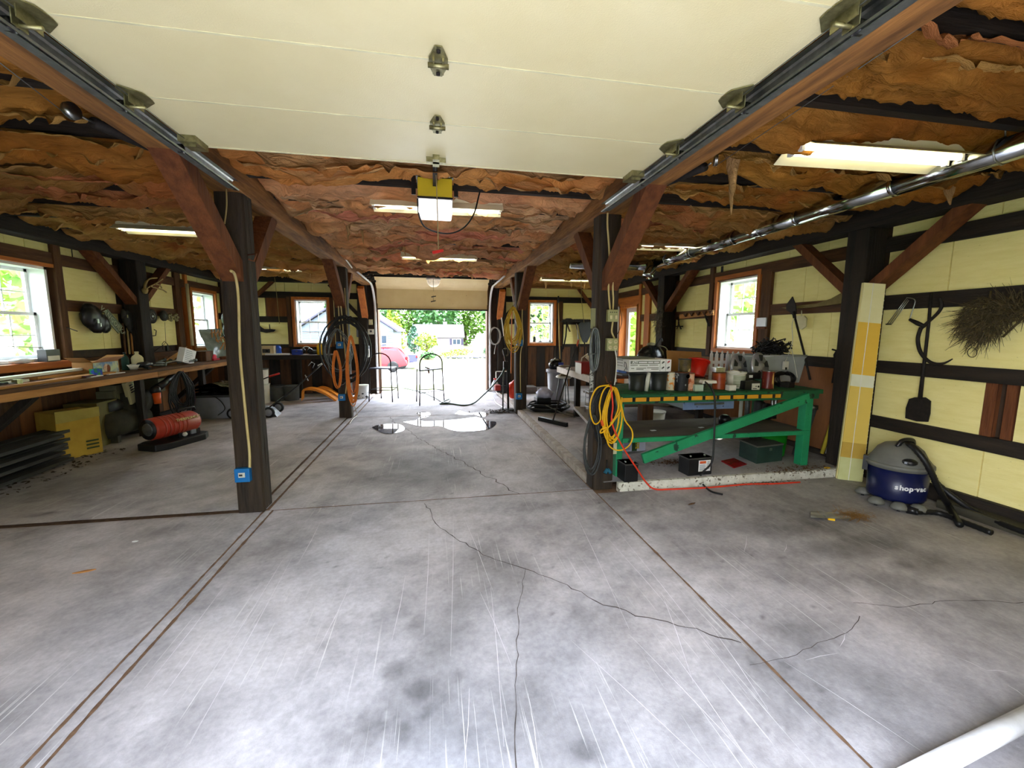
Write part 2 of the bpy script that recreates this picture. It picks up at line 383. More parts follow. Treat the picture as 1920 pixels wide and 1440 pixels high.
# painted kerb round the raised right-hand slab
kb = mat('kerb_paint', (228, 226, 214), (190, 186, 172), rough=.8, scale=12, c3=(110, 100, 84), s3=30, t3=.6, bump=.4)
part('kerb', MB().box((1.80, 3.815, -.02), (4.78, 3.865, .086)), kb, flo, bevel=.006)
part('kerb', MB().box((1.565, 4.12, -.02), (1.66, 7.88, .086)), mat('kerb_grey', (190, 180, 172), (140, 130, 122), scale=12, bump=.4), flo, bevel=.006)
part('kerb', MB().box((1.565, 8.10, -.02), (1.66, 11.2, .086)), mat('kerb_grey', (190, 180, 172)), flo, bevel=.006)
M_CRACK = mat('crack', (92, 82, 78), (60, 52, 50), rough=.95)
def crack(pts, wd=.006, z=.0035, wob=.025, seed=1):
    rnd = random.Random(seed); P = [at(a, b, z=z) for a, b in pts]; Q = []
    for i in range(len(P) - 1):
        n = max(2, int((P[i + 1] - P[i]).length / .05))
        for k in range(n):
            q = P[i].lerp(P[i + 1], k / n); Q.append(q + Vector((rnd.uniform(-wob, wob), rnd.uniform(-wob, wob), 0)))
    Q.append(P[-1]); m = MB(); vs = []
    for i, q in enumerate(Q):
        d = (Q[min(i + 1, len(Q) - 1)] - Q[max(i - 1, 0)]).normalized(); s = Vector((-d.y, d.x, 0)) * wd * rnd.uniform(.4, 1.)
        vs += [q - s, q + s]
    m.add(vs, [(2 * i, 2 * i + 1, 2 * i + 3, 2 * i + 2) for i in range(len(Q) - 1)])
    part('crack', m, M_CRACK, flo)
crack([(728, 780), (745, 797), (768, 808), (780, 820), (835, 848), (900, 885), (975, 927)], .006, seed=2)
crack([(660, 792), (728, 780), (800, 770), (900, 772)], .004, wob=.01, seed=3)
crack([(797, 943), (812, 968), (815, 982), (840, 1000), (905, 1040), (985, 1066), (1060, 1095), (1135, 1135), (1215, 1160), (1290, 1175), (1390, 1205)], .0045, wob=.012, seed=4)
crack([(985, 1066), (972, 1140), (970, 1230), (966, 1330), (968, 1440)], .0022, wob=.007, seed=5)
crack([(1920, 1131), (1850, 1127), (1760, 1126), (1745, 1132), (1680, 1138), (1600, 1130)], .003, wob=.01, seed=6)
crack([(1405, 1245), (1480, 1232), (1560, 1195), (1600, 1180), (1612, 1155)], .0022, wob=.008, seed=7)
M_SCR = mat('scrape', (236, 230, 236), (210, 206, 212), rough=.9)
def scrape(a, b, wd=.0016):
    p, q = at(*a, z=.0035), at(*b, z=.0035); d = (q - p).normalized(); s = Vector((-d.y, d.x, 0)) * wd; m = p.lerp(q, .5) + s * 4
    part('scrape', MB().add([p - s * .3, p + s * .3, m - s, m + s, q - s * .3, q + s * .3], [(0, 1, 3, 2), (2, 3, 5, 4)]), M_SCR, flo)
for a, b in [((530, 1050), (385, 1280)), ((548, 1045), (355, 1395)), ((600, 980), (560, 1055)), ((420, 1100), (270, 1292)), ((390, 1185), (305, 1305)), ((660, 1090), (590, 1230)),
             ((805, 990), (795, 1190)), ((850, 960), (845, 1230)), ((870, 970), (925, 1110)), ((900, 1110), (960, 1250)), ((920, 1100), (945, 1400)), ((760, 1080), (735, 1200)),
             ((1068, 940), (1180, 1180)), ((1140, 1010), (1290, 1180)), ((1150, 985), (1400, 1300)), ((1240, 1110), (1300, 1280)), ((1330, 1170), (1440, 1330)), ((1180, 1190), (1420, 1440)),
             ((1300, 1090), (1470, 1235)), ((1470, 1240), (1745, 1420)), ((1070, 1200), (1330, 1440)), ((1260, 1220), (1400, 1420)), ((1790, 1230), (1850, 1257)), ((1850, 1257), (1890, 1260)), ((1890, 1285), (1920, 1305)),
             ((1510, 1238), (1570, 1225)), ((1585, 1185), (1575, 1212)), ((1400, 1005), (1395, 1035)), ((1475, 1020), (1470, 1035)), ((880, 1290), (870, 1440)), ((990, 1300), (1010, 1440))]:
    scrape(a, b, .0014)

# puddles left on the slab by the far posts
M_WATER = mat('puddle_water', (92, 92, 104), (80, 80, 92), rough=.02, spec=1.0)
def puddle(pts, label, z=.006):
    P = smooth_path([at(a, b, z=z) for a, b in pts] + [at(*pts[0], z=z)], 4)[:-1]
    c = sum(P, Vector()) / len(P); n = len(P)
    solo('puddle', MB().add([c] + P, [(0, 1 + i, 1 + (i + 1) % n) for i in range(n)]), M_WATER, label, 'puddle', 'puddles on the middle slab')
puddle([(756, 791), (780, 788), (800, 790), (860, 786), (893, 782), (915, 789), (930, 791), (925, 800), (908, 806), (870, 809), (845, 806), (825, 799), (790, 799)], 'largest bright puddle stretching across the middle slab')
puddle([(697, 801), (712, 796), (745, 795), (758, 801), (755, 808), (732, 813), (715, 811)], 'small oval puddle nearest the left far post')
puddle([(780, 774), (800, 772), (807, 776), (803, 781), (788, 785), (784, 790), (780, 788), (790, 779)], 'small hooked puddle in front of the right bar stool')
puddle([(853, 776), (862, 770), (875, 775), (905, 773), (916, 776), (905, 782), (895, 777), (870, 778)], 'thin streak of puddle behind the largest one')

# ---------------------------------------------------------------- walls
def cells(u0, u1, v0, v1, holes):
    us = sorted({u0, u1} | {min(max(h[k], u0), u1) for h in holes for k in (0, 1)})
    vs = sorted({v0, v1} | {min(max(h[k], v0), v1) for h in holes for k in (2, 3)})
    out = []
    for i in range(len(us) - 1):
        run = None
        for j in range(len(vs) - 1):
            a, b, c, d = us[i], us[i + 1], vs[j], vs[j + 1]
            um, vm = (a + b) / 2, (c + d) / 2
            if b - a < .004 or d - c < .004: continue
            if any(h[0] < um < h[1] and h[2] < vm < h[3] for h in holes):
                if run: out.append(run); run = None
                continue
            run = (a, b, run[2], d) if run else (a, b, c, d)
        if run: out.append(run)
    return out
# each wall maps (u along, v up, d outward depth) to the place
MAPS = {'right': lambda u, v, d: (4.75 + d, u, v), 'left': lambda u, v, d: (-4.95 - d, u, v), 'back': lambda u, v, d: (u, 11.15 + d, v)}
def wbox(mp, u0, u1, v0, v1, d0, d1, m=None):
    m = m or MB(); return m.box(mp(u0, v0, d0), mp(u1, v1, d1))
WROOT = {k: setting('wall_' + k) for k in MAPS}
HOLES = {'right': [(5.60, 6.50, 1.33, 2.46), (9.35, 10.35, .15, 2.25)], 'left': [(5.55, 6.62, 1.19, 2.40), (9.92, 10.86, 1.22, 2.41)],
         'back': [(-1.40, 1.38, -.1, 3.15), (-3.33, -2.58, 1.26, 2.34), (2.52, 3.20, 1.28, 2.37)]}
M_SIDING = mat('outer_boards', (70, 50, 34), (44, 32, 22), scale=8)
SPAN = {'right': (-.4, 11.4), 'left': (-.4, 11.4), 'back': (-5.2, 5.0)}
for k, mp in MAPS.items():
    m = MB()
    for c in cells(SPAN[k][0], SPAN[k][1], -.3, 3.3, HOLES[k]): wbox(mp, *c, .05, .22, m)
    part('sheathing', m, M_SIDING, WROOT[k])
ROWS = [(.15, .575), (.705, 1.175), (1.305, 1.845), (1.995, 2.445), (2.595, 2.73)]
def panels(k, rows, joints, m=M_PANEL, holes=()):
    H = [(h[0] - .07, h[1] + .07, h[2] - .07, h[3] + .07) for h in HOLES[k]] + list(holes)
    for v0, v1 in rows:
        for a, b in zip(joints, joints[1:]):
            for c in cells(a + .004, b - .004, v0, v1, H):
                if (c[1] - c[0]) * (c[3] - c[2]) > .004:
                    t = random.uniform(0, .006)
                    part('panel', wbox(MAPS[k], *c, t, .05), m, WROOT[k])
panels('right', ROWS[:1], (-.4, .8, 1.8, 2.79, 3.78)); panels('right', ROWS[1:2], (-.4, .8, 1.8, 2.62, 2.84, 3.78), holes=[(2.62, 2.84, 0, 3)])
panels('right', ROWS[2:3], (-.4, .8, 2.1, 3.78)); panels('right', ROWS[3:4], (-.4, .8, 2.2, 3.22, 3.78)); panels('right', ROWS[4:], (-.4, 1.2, 2.9, 3.78))
panels('right', ROWS[2:3], (4.1, 4.38, 4.62, 5.32)); panels('right', ROWS[3:4], (4.1, 4.60, 4.80, 5.32)); panels('right', ROWS[4:], (4.1, 4.5, 5.08, 5.9, 6.7, 7.7))
panels('right', ROWS[2:4], (6.62, 7.14, 7.75)); panels('right', ROWS[2:5], (8.12, 8.75, 9.2)); panels('right', ROWS[4:], (9.2, 10.2, 11.1)); panels('right', ROWS[2:4], (10.5, 11.1))
part('plywood_sheet', wbox(MAPS['right'], 4.1, 5.6, .1, 1.18, 0, .05), M_PLY, WROOT['right']); part('plywood_sheet', wbox(MAPS['right'], 5.61, 7.8, .1, 1.18, .01, .05), M_PLY, WROOT['right'])
for u in (8.1, 8.45, 8.8): part('board', wbox(MAPS['right'], u, u + .34, .1, 1.18, .01, .05), W_BROWN['z'], WROOT['right'])
LJ = (-.4, 1, 2.4, 3.8, 4.6, 5.45)
panels('left', ROWS[2:], LJ); panels('left', ROWS[2:4], (6.78, 7.45, 7.60, 7.80)); panels('left', ROWS[4:], (5.45, 6.1, 6.35, 6.62, 6.95, 7.06, 7.8))
panels('left', ROWS[2:4], (8.2, 8.62, 9.30)); panels('left', ROWS[4:], (8.2, 8.7, 9.3, 9.6, 10.2, 11.1)); panels('left', ROWS[2:4], (10.98, 11.14))
for i, u in enumerate(np.arange(4.2, 11.0, .30)):
    part('board', wbox(MAPS['left'], u, u + .292, .05, 1.16, random.uniform(0, .01), .05), W_BROWN['z'] if i % 3 else M_PLY, WROOT['left'])
BR = [(1.24, 1.79), (1.93, 2.37), (2.52, 2.74)]
panels('back', BR[:1], (-4.9, -4.2, -3.50)); panels('back', BR[1:2], (-4.9, -3.98)); panels('back', BR[2:], (-4.9, -4.16, -3.53, -3.22, -2.93, -2.42, -1.86))
panels('back', BR[:2], (-2.44, -1.84)); panels('back', BR[:1], (1.84, 2.02, 2.18, 2.42)); panels('back', BR[1:2], (1.84, 2.42)); panels('back', BR[2:], (1.84, 2.35, 3.0, 3.6, 4.7))
panels('back', BR[:2], (3.46, 4.30, 4.72))
part('board', wbox(MAPS['back'], -3.96, -3.52, 1.93, 2.37, .0, .05), W_RED['z'], WROOT['back'])
for i, u in enumerate(np.arange(-4.94, 4.7, .24)):
    if u + .23 < -1.7 or u > 1.65:
        part('board', wbox(MAPS['back'], u, u + .232, .05, 1.22, random.uniform(0, .012), .05), W_BROWN['z'] if i % 2 else W_DARK['z'], WROOT['back'])
# girts, plates, studs
def girt(k, u0, u1, v0, v1, m, d0=-.03, name='girt'): part(name, wbox(MAPS[k], u0, u1, v0, v1, d0, .05), m, WROOT[k])
for v0, v1 in ((.575, .705), (1.175, 1.305), (1.845, 1.995), (2.445, 2.595)):
    girt('right', -.4, 3.8, v0, v1, W_DARK['y'])
for v0, v1 in ((1.175, 1.305), (1.845, 1.995), (2.445, 2.595)):
    if v0 > 2.4: girt('right', 4.05, 7.75, v0, v1, W_BROWN['y'])
    elif v0 > 1.8: girt('right', 4.05, 5.32, v0, v1, W_BROWN['y']); girt('right', 6.64, 7.75, v0, v1, W_BROWN['y']); girt('right', 8.1, 9.2, v0, v1, W_BROWN['y'])
    else: girt('right', 4.05, 7.75, v0, v1, W_DARK['y'])
girt('right', 8.1, 11.1, 2.445, 2.595, W_BROWN['y']); girt('right', -.4, 11.1, -.0, .15, W_DARK['y'], -.05, 'sill_beam')
for a, b in ((2.63, 2.70), (2.76, 2.84)): part('stud', wbox(MAPS['right'], a, b, .70, 1.18, .0, .05), W_RED['z'], WROOT['right'])
for a, b, v0, v1, m in ((5.32, 5.50, 1.30, 2.46, W_BROWN['z']), (6.60, 6.70, 1.2, 2.72, W_BROWN['z']), (9.18, 9.28, .1, 2.72, W_TRIM['z']), (10.45, 10.55, .1, 2.45, W_BROWN['z']), (8.75, 8.98, 1.2, 2.45, W_TRIM['z'])):
    part('stud', wbox(MAPS['right'], a, b, v0, v1, -.04, .05), m, WROOT['right'])
for v0, v1 in ((1.845, 1.995), (2.445, 2.595)):
    if v0 > 2.4: girt('left', -.4, 7.85, v0, v1, W_BROWN['y']); girt('left', 8.2, 11.1, v0, v1, W_BROWN['y'])
    else: girt('left', -.4, 5.4, v0, v1, W_BROWN['y']); girt('left', 6.8, 7.85, v0, v1, W_BROWN['y']); girt('left', 8.2, 9.3, v0, v1, W_BROWN['y'])
girt('left', -.4, 11.1, 1.10, 1.19, W_BROWN['y']); girt('left', -.4, 11.1, 0, .1, W_DARK['y'], -.05, 'sill_beam')
for a, b in ((6.68, 6.79), (9.32, 9.50), (9.66, 9.74)): part('stud', wbox(MAPS['left'], a, b, 1.1, 2.72, -.05, .05), W_BROWN['z'] if a != 9.66 else W_TRIM['z'], WROOT['left'])
for u0, u1 in ((-4.9, -1.84), (1.84, 4.7)):
    for v0, v1 in ((1.79, 1.93), (2.37, 2.52), (1.18, 1.26)):
        for c in cells(u0, u1, v0, v1, HOLES['back']): girt('back', *c, W_DARK['x'])
for a, b in ((-3.50, -3.42), (-2.52, -2.44), (2.42, 2.48), (3.32, 3.44)): part('stud', wbox(MAPS['back'], a, b, 1.2, 2.4, -.04, .05), W_BROWN['z'], WROOT['back'])
# header over the far door, with its dark upper boards
wbk = WROOT['back']
part('header_board', MB().box((-1.75, 11.12, 2.90), (1.75, 11.2, 3.3)), W_DARK['x'], wbk)
for x0, x1 in ((-1.42, -1.375), (1.365, 1.41)): part('door_jamb', MB().box((x0, 11.05, 0), (x1, 11.42, 2.95)), W_BROWN['z'], wbk)
# wall plates and posts
for k, x0, x1 in (('right', 4.50, 4.74), ('left', -4.94, -4.70)):
    part('plate', MB().box((x0, -.3, 2.70), (x1, 11.1, 2.94)), W_DARK['y'], WROOT[k], bevel=.01)
part('plate', MB().box((-4.7, 10.92, 2.74), (-1.75, 11.14, 2.96)), W_DARK['x'], wbk); part('plate', MB().box((1.75, 10.92, 2.74), (4.5, 11.14, 2.96)), W_TAN['x'], wbk)
def wpost(k, x, y, near=True, far=True, m=None, foot=0.):
    r = WROOT[k]; part('post', MB().box((x - .12, y - .12, foot), (x + .12, y + .12, 2.70)), W_DARK['z'], r, bevel=.01)
    if near: part('brace', MB().bar((x, y - .05, 2.0), (x, y - .95, 2.76), .09, .17, (1, 0, 0)), W_RED['z'], r)
    if far: part('brace', MB().bar((x, y + .05, 2.0), (x, y + .90, 2.76), .09, .15, (1, 0, 0)), W_RED['z'], r)
wpost('right', 4.61, 3.92, foot=.0); wpost('right', 4.61, 7.92, foot=.088); wpost('left', -4.81, 8.02, foot=.02)
wpost('left', -4.81, 3.95, foot=0)
for x, k in ((-1.73, -1), (1.74, 1)):
    part('post', MB().box((x - .11, 10.92, 0), (x + .11, 11.14, 2.72)), W_DARK['z'], wbk, bevel=.01)
    part('brace', MB().bar((x + k * .08, 11.02, 1.95), (x + k * .75, 11.02, 2.70), .08, .12, (0, 1, 0)), W_DARK['z'], wbk)
    part('brace', MB().bar((x - k * .06, 10.98, 1.93), (x - k * .06, 10.45, 2.60), .12, .14, (1, 0, 0)), W_TRIM['z'], wbk)
part('brace', MB().bar((-4.62, 11.05, 1.95), (-3.75, 11.05, 2.76), .07, .11, (0, 1, 0)), W_RED['z'], wbk)
part('brace', MB().bar((4.50, 11.05, 1.95), (3.85, 11.05, 2.76), .07, .11, (0, 1, 0)), W_RED['z'], wbk)
# front wall around the door we stand in
wf = setting('wall_front'); m = MB()
for c in cells(-5.2, 5.0, -.1, 3.3, [(-1.62, 1.68, -.2, 2.52)]): m.box((c[0], -.38, c[2]), (c[1], -.22, c[3]))
part('sheathing', m, M_SIDING, wf)
for c in cells(-4.9, 4.7, .1, 2.7, [(-1.62, 1.68, -.2, 2.8)]): part('panel', MB().box((c[0], -.22, c[2]), (c[1], -.18, c[3])), M_PANEL, wf)
cl = setting('ceiling')
part('deck', MB().box((-5.2, -.4, 3.20), (5.0, 11.4, 3.27)), W_DARK['x'], cl)

# windows: white vinyl double-hung with six-pane sashes
def window(num, k, u0, u1, v0, v1, cols=3, trim=True, depth=.20, tall=False):
    mp = MAPS[k]; r = setting('window_%d' % num); fr = .035
    part('frame', wbox(mp, u0, u0 + fr, v0, v1, .01, depth + .04, wbox(mp, u1 - fr, u1, v0, v1, .01, depth + .04, wbox(mp, u0, u1, v1 - fr, v1, .01, depth + .04, wbox(mp, u0, u1, v0, v0 + fr, .01, depth + .04)))), M_WHITE, r)
    if trim:
        t = .065; T = W_TRIM
        for a, b, c, d, ax in ((u0 - t, u0, v0 - t, v1 + t, 'z'), (u1, u1 + t, v0 - t, v1 + t, 'z'), (u0, u1, v1, v1 + t, 'y'), (u0, u1, v0 - t, v0, 'y')):
            part('trim_board', wbox(mp, a, b, c, d, -.035, .04), T[ax], r)
    a, b = u0 + fr, u1 - fr; c, d = v0 + fr, v1 - fr; mid = (c + d) / 2
    for (p, q, dd) in ((mid - .02, d, depth), (c, mid + .02, depth - .045)):
        s = .04; sash = wbox(mp, a, a + s, p, q, dd, dd + .035, wbox(mp, b - s, b, p, q, dd, dd + .035, wbox(mp, a, b, q - s, q, dd, dd + .035, wbox(mp, a, b, p, p + s, dd, dd + .035))))
        so_ = part('sash', sash, M_WHITE, r)
        nr = 2; A, B, P, Q = a + s, b - s, p + s, q - s; mm = MB(); mt = .012
        for i in range(1, cols): x = A + (B - A) * i / cols; wbox(mp, x - mt / 2, x + mt / 2, P, Q, dd + .01, dd + .028, mm)
        for i in range(1, nr): z = P + (Q - P) * i / nr; wbox(mp, A, B, z - mt / 2, z + mt / 2, dd + .01, dd + .028, mm)
        part('muntin', mm, M_WHITE, so_)
        for i in range(cols):
            for j in range(nr):
                part('pane', wbox(mp, A + (B - A) * i / cols + .006, A + (B - A) * (i + 1) / cols - .006, P + (Q - P) * j / nr + .006, P + (Q - P) * (j + 1) / nr - .006, dd + .017, dd + .021), glass_mat(), so_)
    return r
window(1, 'left', *HOLES['left'][0], trim=False); part('trim_board', MB().box((-4.96, 5.48, 2.40), (-4.915, 6.68, 2.445)), W_TRIM['y'], WROOT['left']); window(2, 'left', *HOLES['left'][1]); window(3, 'back', *HOLES['back'][1]); window(4, 'back', *HOLES['back'][2]); window(5, 'right', *HOLES['right'][0])
part('sill_board', MB().box((-4.96, 5.45, 1.10), (-4.80, 6.72, 1.185)), W_TRIM['y'], WROOT['left'])
# glazed side door, far right
d3 = setting('door_3'); mp = MAPS['right']; h = HOLES['right'][1]
part('door_frame', wbox(mp, h[0], h[0] + .05, h[2], h[3], -.02, .24, wbox(mp, h[1] - .05, h[1], h[2], h[3], -.02, .24, wbox(mp, h[0], h[1], h[3] - .05, h[3], -.02, .24))), W_TRIM['z'], d3)
part('lintel_board', wbox(mp, h[0] - .1, h[1] + .1, h[3], 2.45, -.04, .05), W_TRIM['y'], d3)
part('casing', wbox(mp, h[1], h[1] + .09, h[2], h[3], -.03, .04), M_WHITE, d3)
dl = part('door_leaf', wbox(mp, h[0] + .05, h[0] + .08, h[2], h[3] - .05, .16, .2, wbox(mp, h[1] - .20, h[1] - .05, h[2], h[3] - .05, .16, .2, wbox(mp, h[0] + .13, h[1] - .2, h[2], h[2] + .75, .16, .2, wbox(mp, h[0] + .13, h[1] - .2, h[3] - .16, h[3] - .05, .16, .2)))), M_WHITE, d3)
part('pane', wbox(mp, h[0] + .08, h[1] - .2, h[2] + .75, h[3] - .16, .175, .185), glass_mat(), dl)

# ---------------------------------------------------------------- timber frame
beamL = part('tie_beam', MB().box((-1.72, -.3, 2.70), (-1.50, 10.95, 2.94)), W_TAN['y'], None, bevel=.01)
tag(beamL, 'long weathered beam over the left row of posts', 'beam')
beamR = part('tie_beam', MB().box((1.54, -.3, 2.70), (1.76, 10.95, 2.94)), W_TAN['y'], None, bevel=.01)
tag(beamR, 'long weathered beam over the right row of posts', 'beam')
def post(x, y, label, foot=0., near=True, far=True):
    t = thing('timber_post', label, 'post', (x, y, foot))
    X = .11
    def f(u, v):
        a = u * 2 * math.pi; c, s = math.cos(a), math.sin(a); q = 1 / max(abs(c), abs(s)); q = min(q, 1.28)
        z = foot + v * (2.70 - foot); j = 1 + .05 * (float(vnoise(u * 9, z * 3 + x, 5)) - .5)
        return (x + c * q * X * j, y + s * q * X * j, z)
    part('shaft', MB().grid(f, 32, 30, False), W_POST['z'], t)
    if near: part('brace', MB().bar((x, y - .05, 2.03), (x, y - .90, 2.76), .13, .16, (1, 0, 0)), W_RED['z'], t)
    if far: part('brace', MB().bar((x, y + .06, 1.98), (x, y + .74, 2.72), .12, .15, (1, 0, 0)), W_RED['z'], t)
    return t
pLN = post(-1.62, 4.0, 'dark timber post nearest on the left, blue box low on its face', 0)
pRN = post(1.67, 4.0, 'dark timber post nearest on the right beside the green bench', 0)
pLF = post(-1.62, 8.05, 'dark timber post with coiled black hose, far left', 0)
pRF = post(1.65, 8.05, 'dark timber post beside the hanging yellow rope, far right', .0)

# joists and insulation
JY = [round(.35 + .61 * i, 2) for i in range(18)]
m_ins = bpy.data.materials.new('glass_wool'); m_ins.use_nodes = True
_n = m_ins.node_tree.nodes; _L = m_ins.node_tree.links; _b = _n['Principled BSDF']
_at = _n.new('ShaderNodeVertexColor'); _at.layer_name = 'wear_tone'; _tc = _n.new('ShaderNodeTexCoord')
_w = _n.new('ShaderNodeTexNoise'); _w.inputs['Scale'].default_value = 7; _w.inputs['Detail'].default_value = 9; _w.inputs['Distortion'].default_value = .9; _w.inputs['Roughness'].default_value = .65
_mp = _n.new('ShaderNodeMapping'); _mp.inputs['Scale'].default_value = (.45, 1.8, 1.2); _L.new(_tc.outputs['Object'], _mp.inputs[0]); _L.new(_mp.outputs[0], _w.inputs[0])
_r = _n.new('ShaderNodeMapRange'); _r.inputs[1].default_value = .3; _r.inputs[2].default_value = .7; _r.inputs[3].default_value = .72; _r.inputs[4].default_value = 1.3
_L.new(_w.outputs['Fac'], _r.inputs[0]); _m = _n.new('ShaderNodeMix'); _m.data_type = 'RGBA'; _m.blend_type = 'MULTIPLY'; _m.inputs[0].default_value = 1
_L.new(_at.outputs[0], _m.inputs[6]); _L.new(_r.outputs[0], _m.inputs[7]); _L.new(_m.outputs[2], _b.inputs['Base Color'])
_b.inputs['Roughness'].default_value = 1; _b.inputs['Specular IOR Level'].default_value = .05
_bp = _n.new('ShaderNodeBump'); _bp.inputs['Strength'].default_value = 1.; _bp.inputs['Distance'].default_value = .09; _L.new(_w.outputs['Fac'], _bp.inputs['Height']); _L.new(_bp.outputs[0], _b.inputs['Normal'])
BAYS = [(-4.72, -1.70), (-1.52, 1.56), (1.74, 4.55)]
for y in JY:
    part('joist', MB().box((-4.9, y - .03, 2.865), (4.7, y + .03, 3.19)), W_DARK['x'], cl)
def batt(x0, x1, y0, y1, seed, near):
    res = .022 if near else .024
    nx, ny = int((x1 - x0) / res), int((y1 - y0) / res) + 2
    U, V = np.meshgrid(np.linspace(0, 1, nx), np.linspace(0, 1, ny))
    X = x0 + U * (x1 - x0); Y = y0 + V * (y1 - y0)
    amp = 1.0 if near else .85
    wx = X + (fbm(X * 1.7, Y * 1.7, 3, seed) - .5) * .9; wy = Y + (fbm(X * 1.7 + 5, Y * 1.7, 3, seed + 3) - .5) * .55
    rd = 1 - np.abs(2 * fbm(wx * .9, wy * 2.6, 4, seed + 40) - 1)        # crumpled folds
    rd2 = 1 - np.abs(2 * fbm(wx * 2.6, wy * 10, 3, seed + 80) - 1)
    prof = np.clip(np.sin(np.pi * V), 0, 1) ** .75
    sag = .02 + .13 * fbm(X * 1.1, Y * 0 + seed, 3, seed + 7)
    edge = np.clip(np.minimum(U, 1 - U) * (x1 - x0) / .12, 0, 1) ** .5
    fold = .10 * (rd ** 3) + (.055 if near else .075) * rd2 ** 2.5 + .03 * fbm(wx * 5, wy * 5, 3, seed + 21)
    wr = 1 - np.abs(np.sin(np.pi * (wy * 6.5 + 1.6 * fbm(wx * 1.2, wy * 1.5, 3, seed + 60))))
    wk = np.clip(fbm(wx * 1.5, wy * 2, 2, seed + 66) * 2.2 - .55, 0, 1)
    fold = fold + (.02 if near else .045) * (1 - wr ** .6) * wk
    lob = np.clip(fbm(X * 1.8, wy * .6, 2, seed + 90) * 2 - .6, 0, 1) ** 1.5 * .09
    sag = sag + lob
    Z = 3.045 - (prof * sag + np.clip(prof * 1.6, 0, 1) * fold) * (.5 + .5 * edge)
    lobe = fbm(X * 2.2, Y * 0 + seed * 3.1, 2, seed + 11) - .5
    Y2 = Y + (V - .5) * lobe * .22
    tone = fbm(X * 1.3, Y * 1.3, 3, 300 + seed % 5); tn2 = np.clip((fbm(X * 3, Y * 5, 3, 401) - .3) * 1.8, 0, 1)
    deep = 1.0 + 0 * rd
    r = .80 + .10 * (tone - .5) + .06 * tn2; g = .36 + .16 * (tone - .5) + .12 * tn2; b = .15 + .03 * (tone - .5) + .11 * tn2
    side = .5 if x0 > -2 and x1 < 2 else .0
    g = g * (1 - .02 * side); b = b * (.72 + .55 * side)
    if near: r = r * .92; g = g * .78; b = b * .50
    if not (x0 > -2 and x1 < 2): r = r * .58; g = g * .58; b = b * .52  # side bays darkened in the colour to stand for less light there
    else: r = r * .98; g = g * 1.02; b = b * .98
    pk = np.clip((fbm(X * 1.1 + 9, Y * 2.1, 2, seed + 500) - .66) * 9, 0, 1)
    r = r + .03 * pk; g = g * (1 - .22 * pk); b = b * (1 - .08 * pk)
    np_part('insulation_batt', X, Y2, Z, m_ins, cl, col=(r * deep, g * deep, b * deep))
s = 0
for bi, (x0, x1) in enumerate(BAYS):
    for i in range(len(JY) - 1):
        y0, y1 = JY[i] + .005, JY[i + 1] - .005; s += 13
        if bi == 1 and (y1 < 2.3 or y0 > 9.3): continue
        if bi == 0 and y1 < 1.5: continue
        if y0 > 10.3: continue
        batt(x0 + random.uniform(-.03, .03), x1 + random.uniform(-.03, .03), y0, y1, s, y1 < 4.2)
# ragged folds of wool that droop below the batts
def fold_sheet(x0, x1, y, seed, drop, tone, lean):
    nx, ny = int((x1 - x0) / .022), 12
    U, V = np.meshgrid(np.linspace(0, 1, nx), np.linspace(0, 1, ny)); X = x0 + U * (x1 - x0)
    big = np.clip(fbm(X * 1.3, X * 0 + seed, 3, seed) * 1.9 - .45, 0, 1.2); fine = fbm(X * 7, V * 2 + seed, 4, seed + 5); tear = np.clip(fbm(X * 13, X * 0 + seed, 2, seed + 8) * 3 - 1.7, 0, 1)
    L = .05 + drop * big + .04 * fine + .06 * tear * V
    L = L * np.clip(np.minimum(U, 1 - U) * (x1 - x0) / .15, 0, 1)
    th = V * (1.15 + .5 * fine)
    wob = (fbm(X * 2.3, V * .6, 3, seed + 31) - .5) * .20; wrk = (1 - np.abs(2 * fbm(X * 2.2, V * 4.5 + seed, 3, seed + 44) - 1)) ** 2 * .05
    Yv = y + wob - lean * (1 - np.cos(th)) - wrk * V ** .5
    Z = 2.955 - L * np.sin(th) / .95 - .015 * fine
    r, g, b = tone; t = .86 + .3 * (fbm(X * 4, V * 3, 3, seed + 71))
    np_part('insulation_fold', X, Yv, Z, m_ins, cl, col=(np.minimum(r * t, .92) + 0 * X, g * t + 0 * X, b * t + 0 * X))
rf = random.Random(99)
for bi, (x0, x1) in enumerate(BAYS):
    for i in range(len(JY) - 2):
        if (bi == 1 and JY[i] < 2.2) or JY[i] > 9.2 or (bi == 0 and JY[i] < 1.6): continue
        for k in range(3 if bi == 1 and JY[i] > 3.8 else 2):
            a = rf.uniform(0, .7) if rf.random() < .5 else 0; b = rf.uniform(0, .7) if rf.random() < .5 else 0
            near = JY[i] < 3.6
            tone = ((.92, .58, .31) if not near else (.84, .48, .19)) if bi == 1 else ((.60, .34, .10) if near else (.72, .41, .15))  # lighter middle folds paint in highlights; side folds darkened for less light
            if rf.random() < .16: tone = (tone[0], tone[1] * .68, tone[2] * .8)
            fy = JY[i] + .08 + .2 * k
            if any(b_ == bi and -.10 < ly - fy < .34 for b_, ly in ((2, 2.47), (1, 4.30), (0, 5.95), (0, 9.10), (2, 5.60), (2, 9.35))): continue
            fold_sheet(x0 + a, x1 - b, JY[i] + .08 + .2 * k + rf.uniform(-.04, .04), int(rf.uniform(0, 9000)), .13 if bi == 1 else .09, tone, rf.uniform(.05, .16))
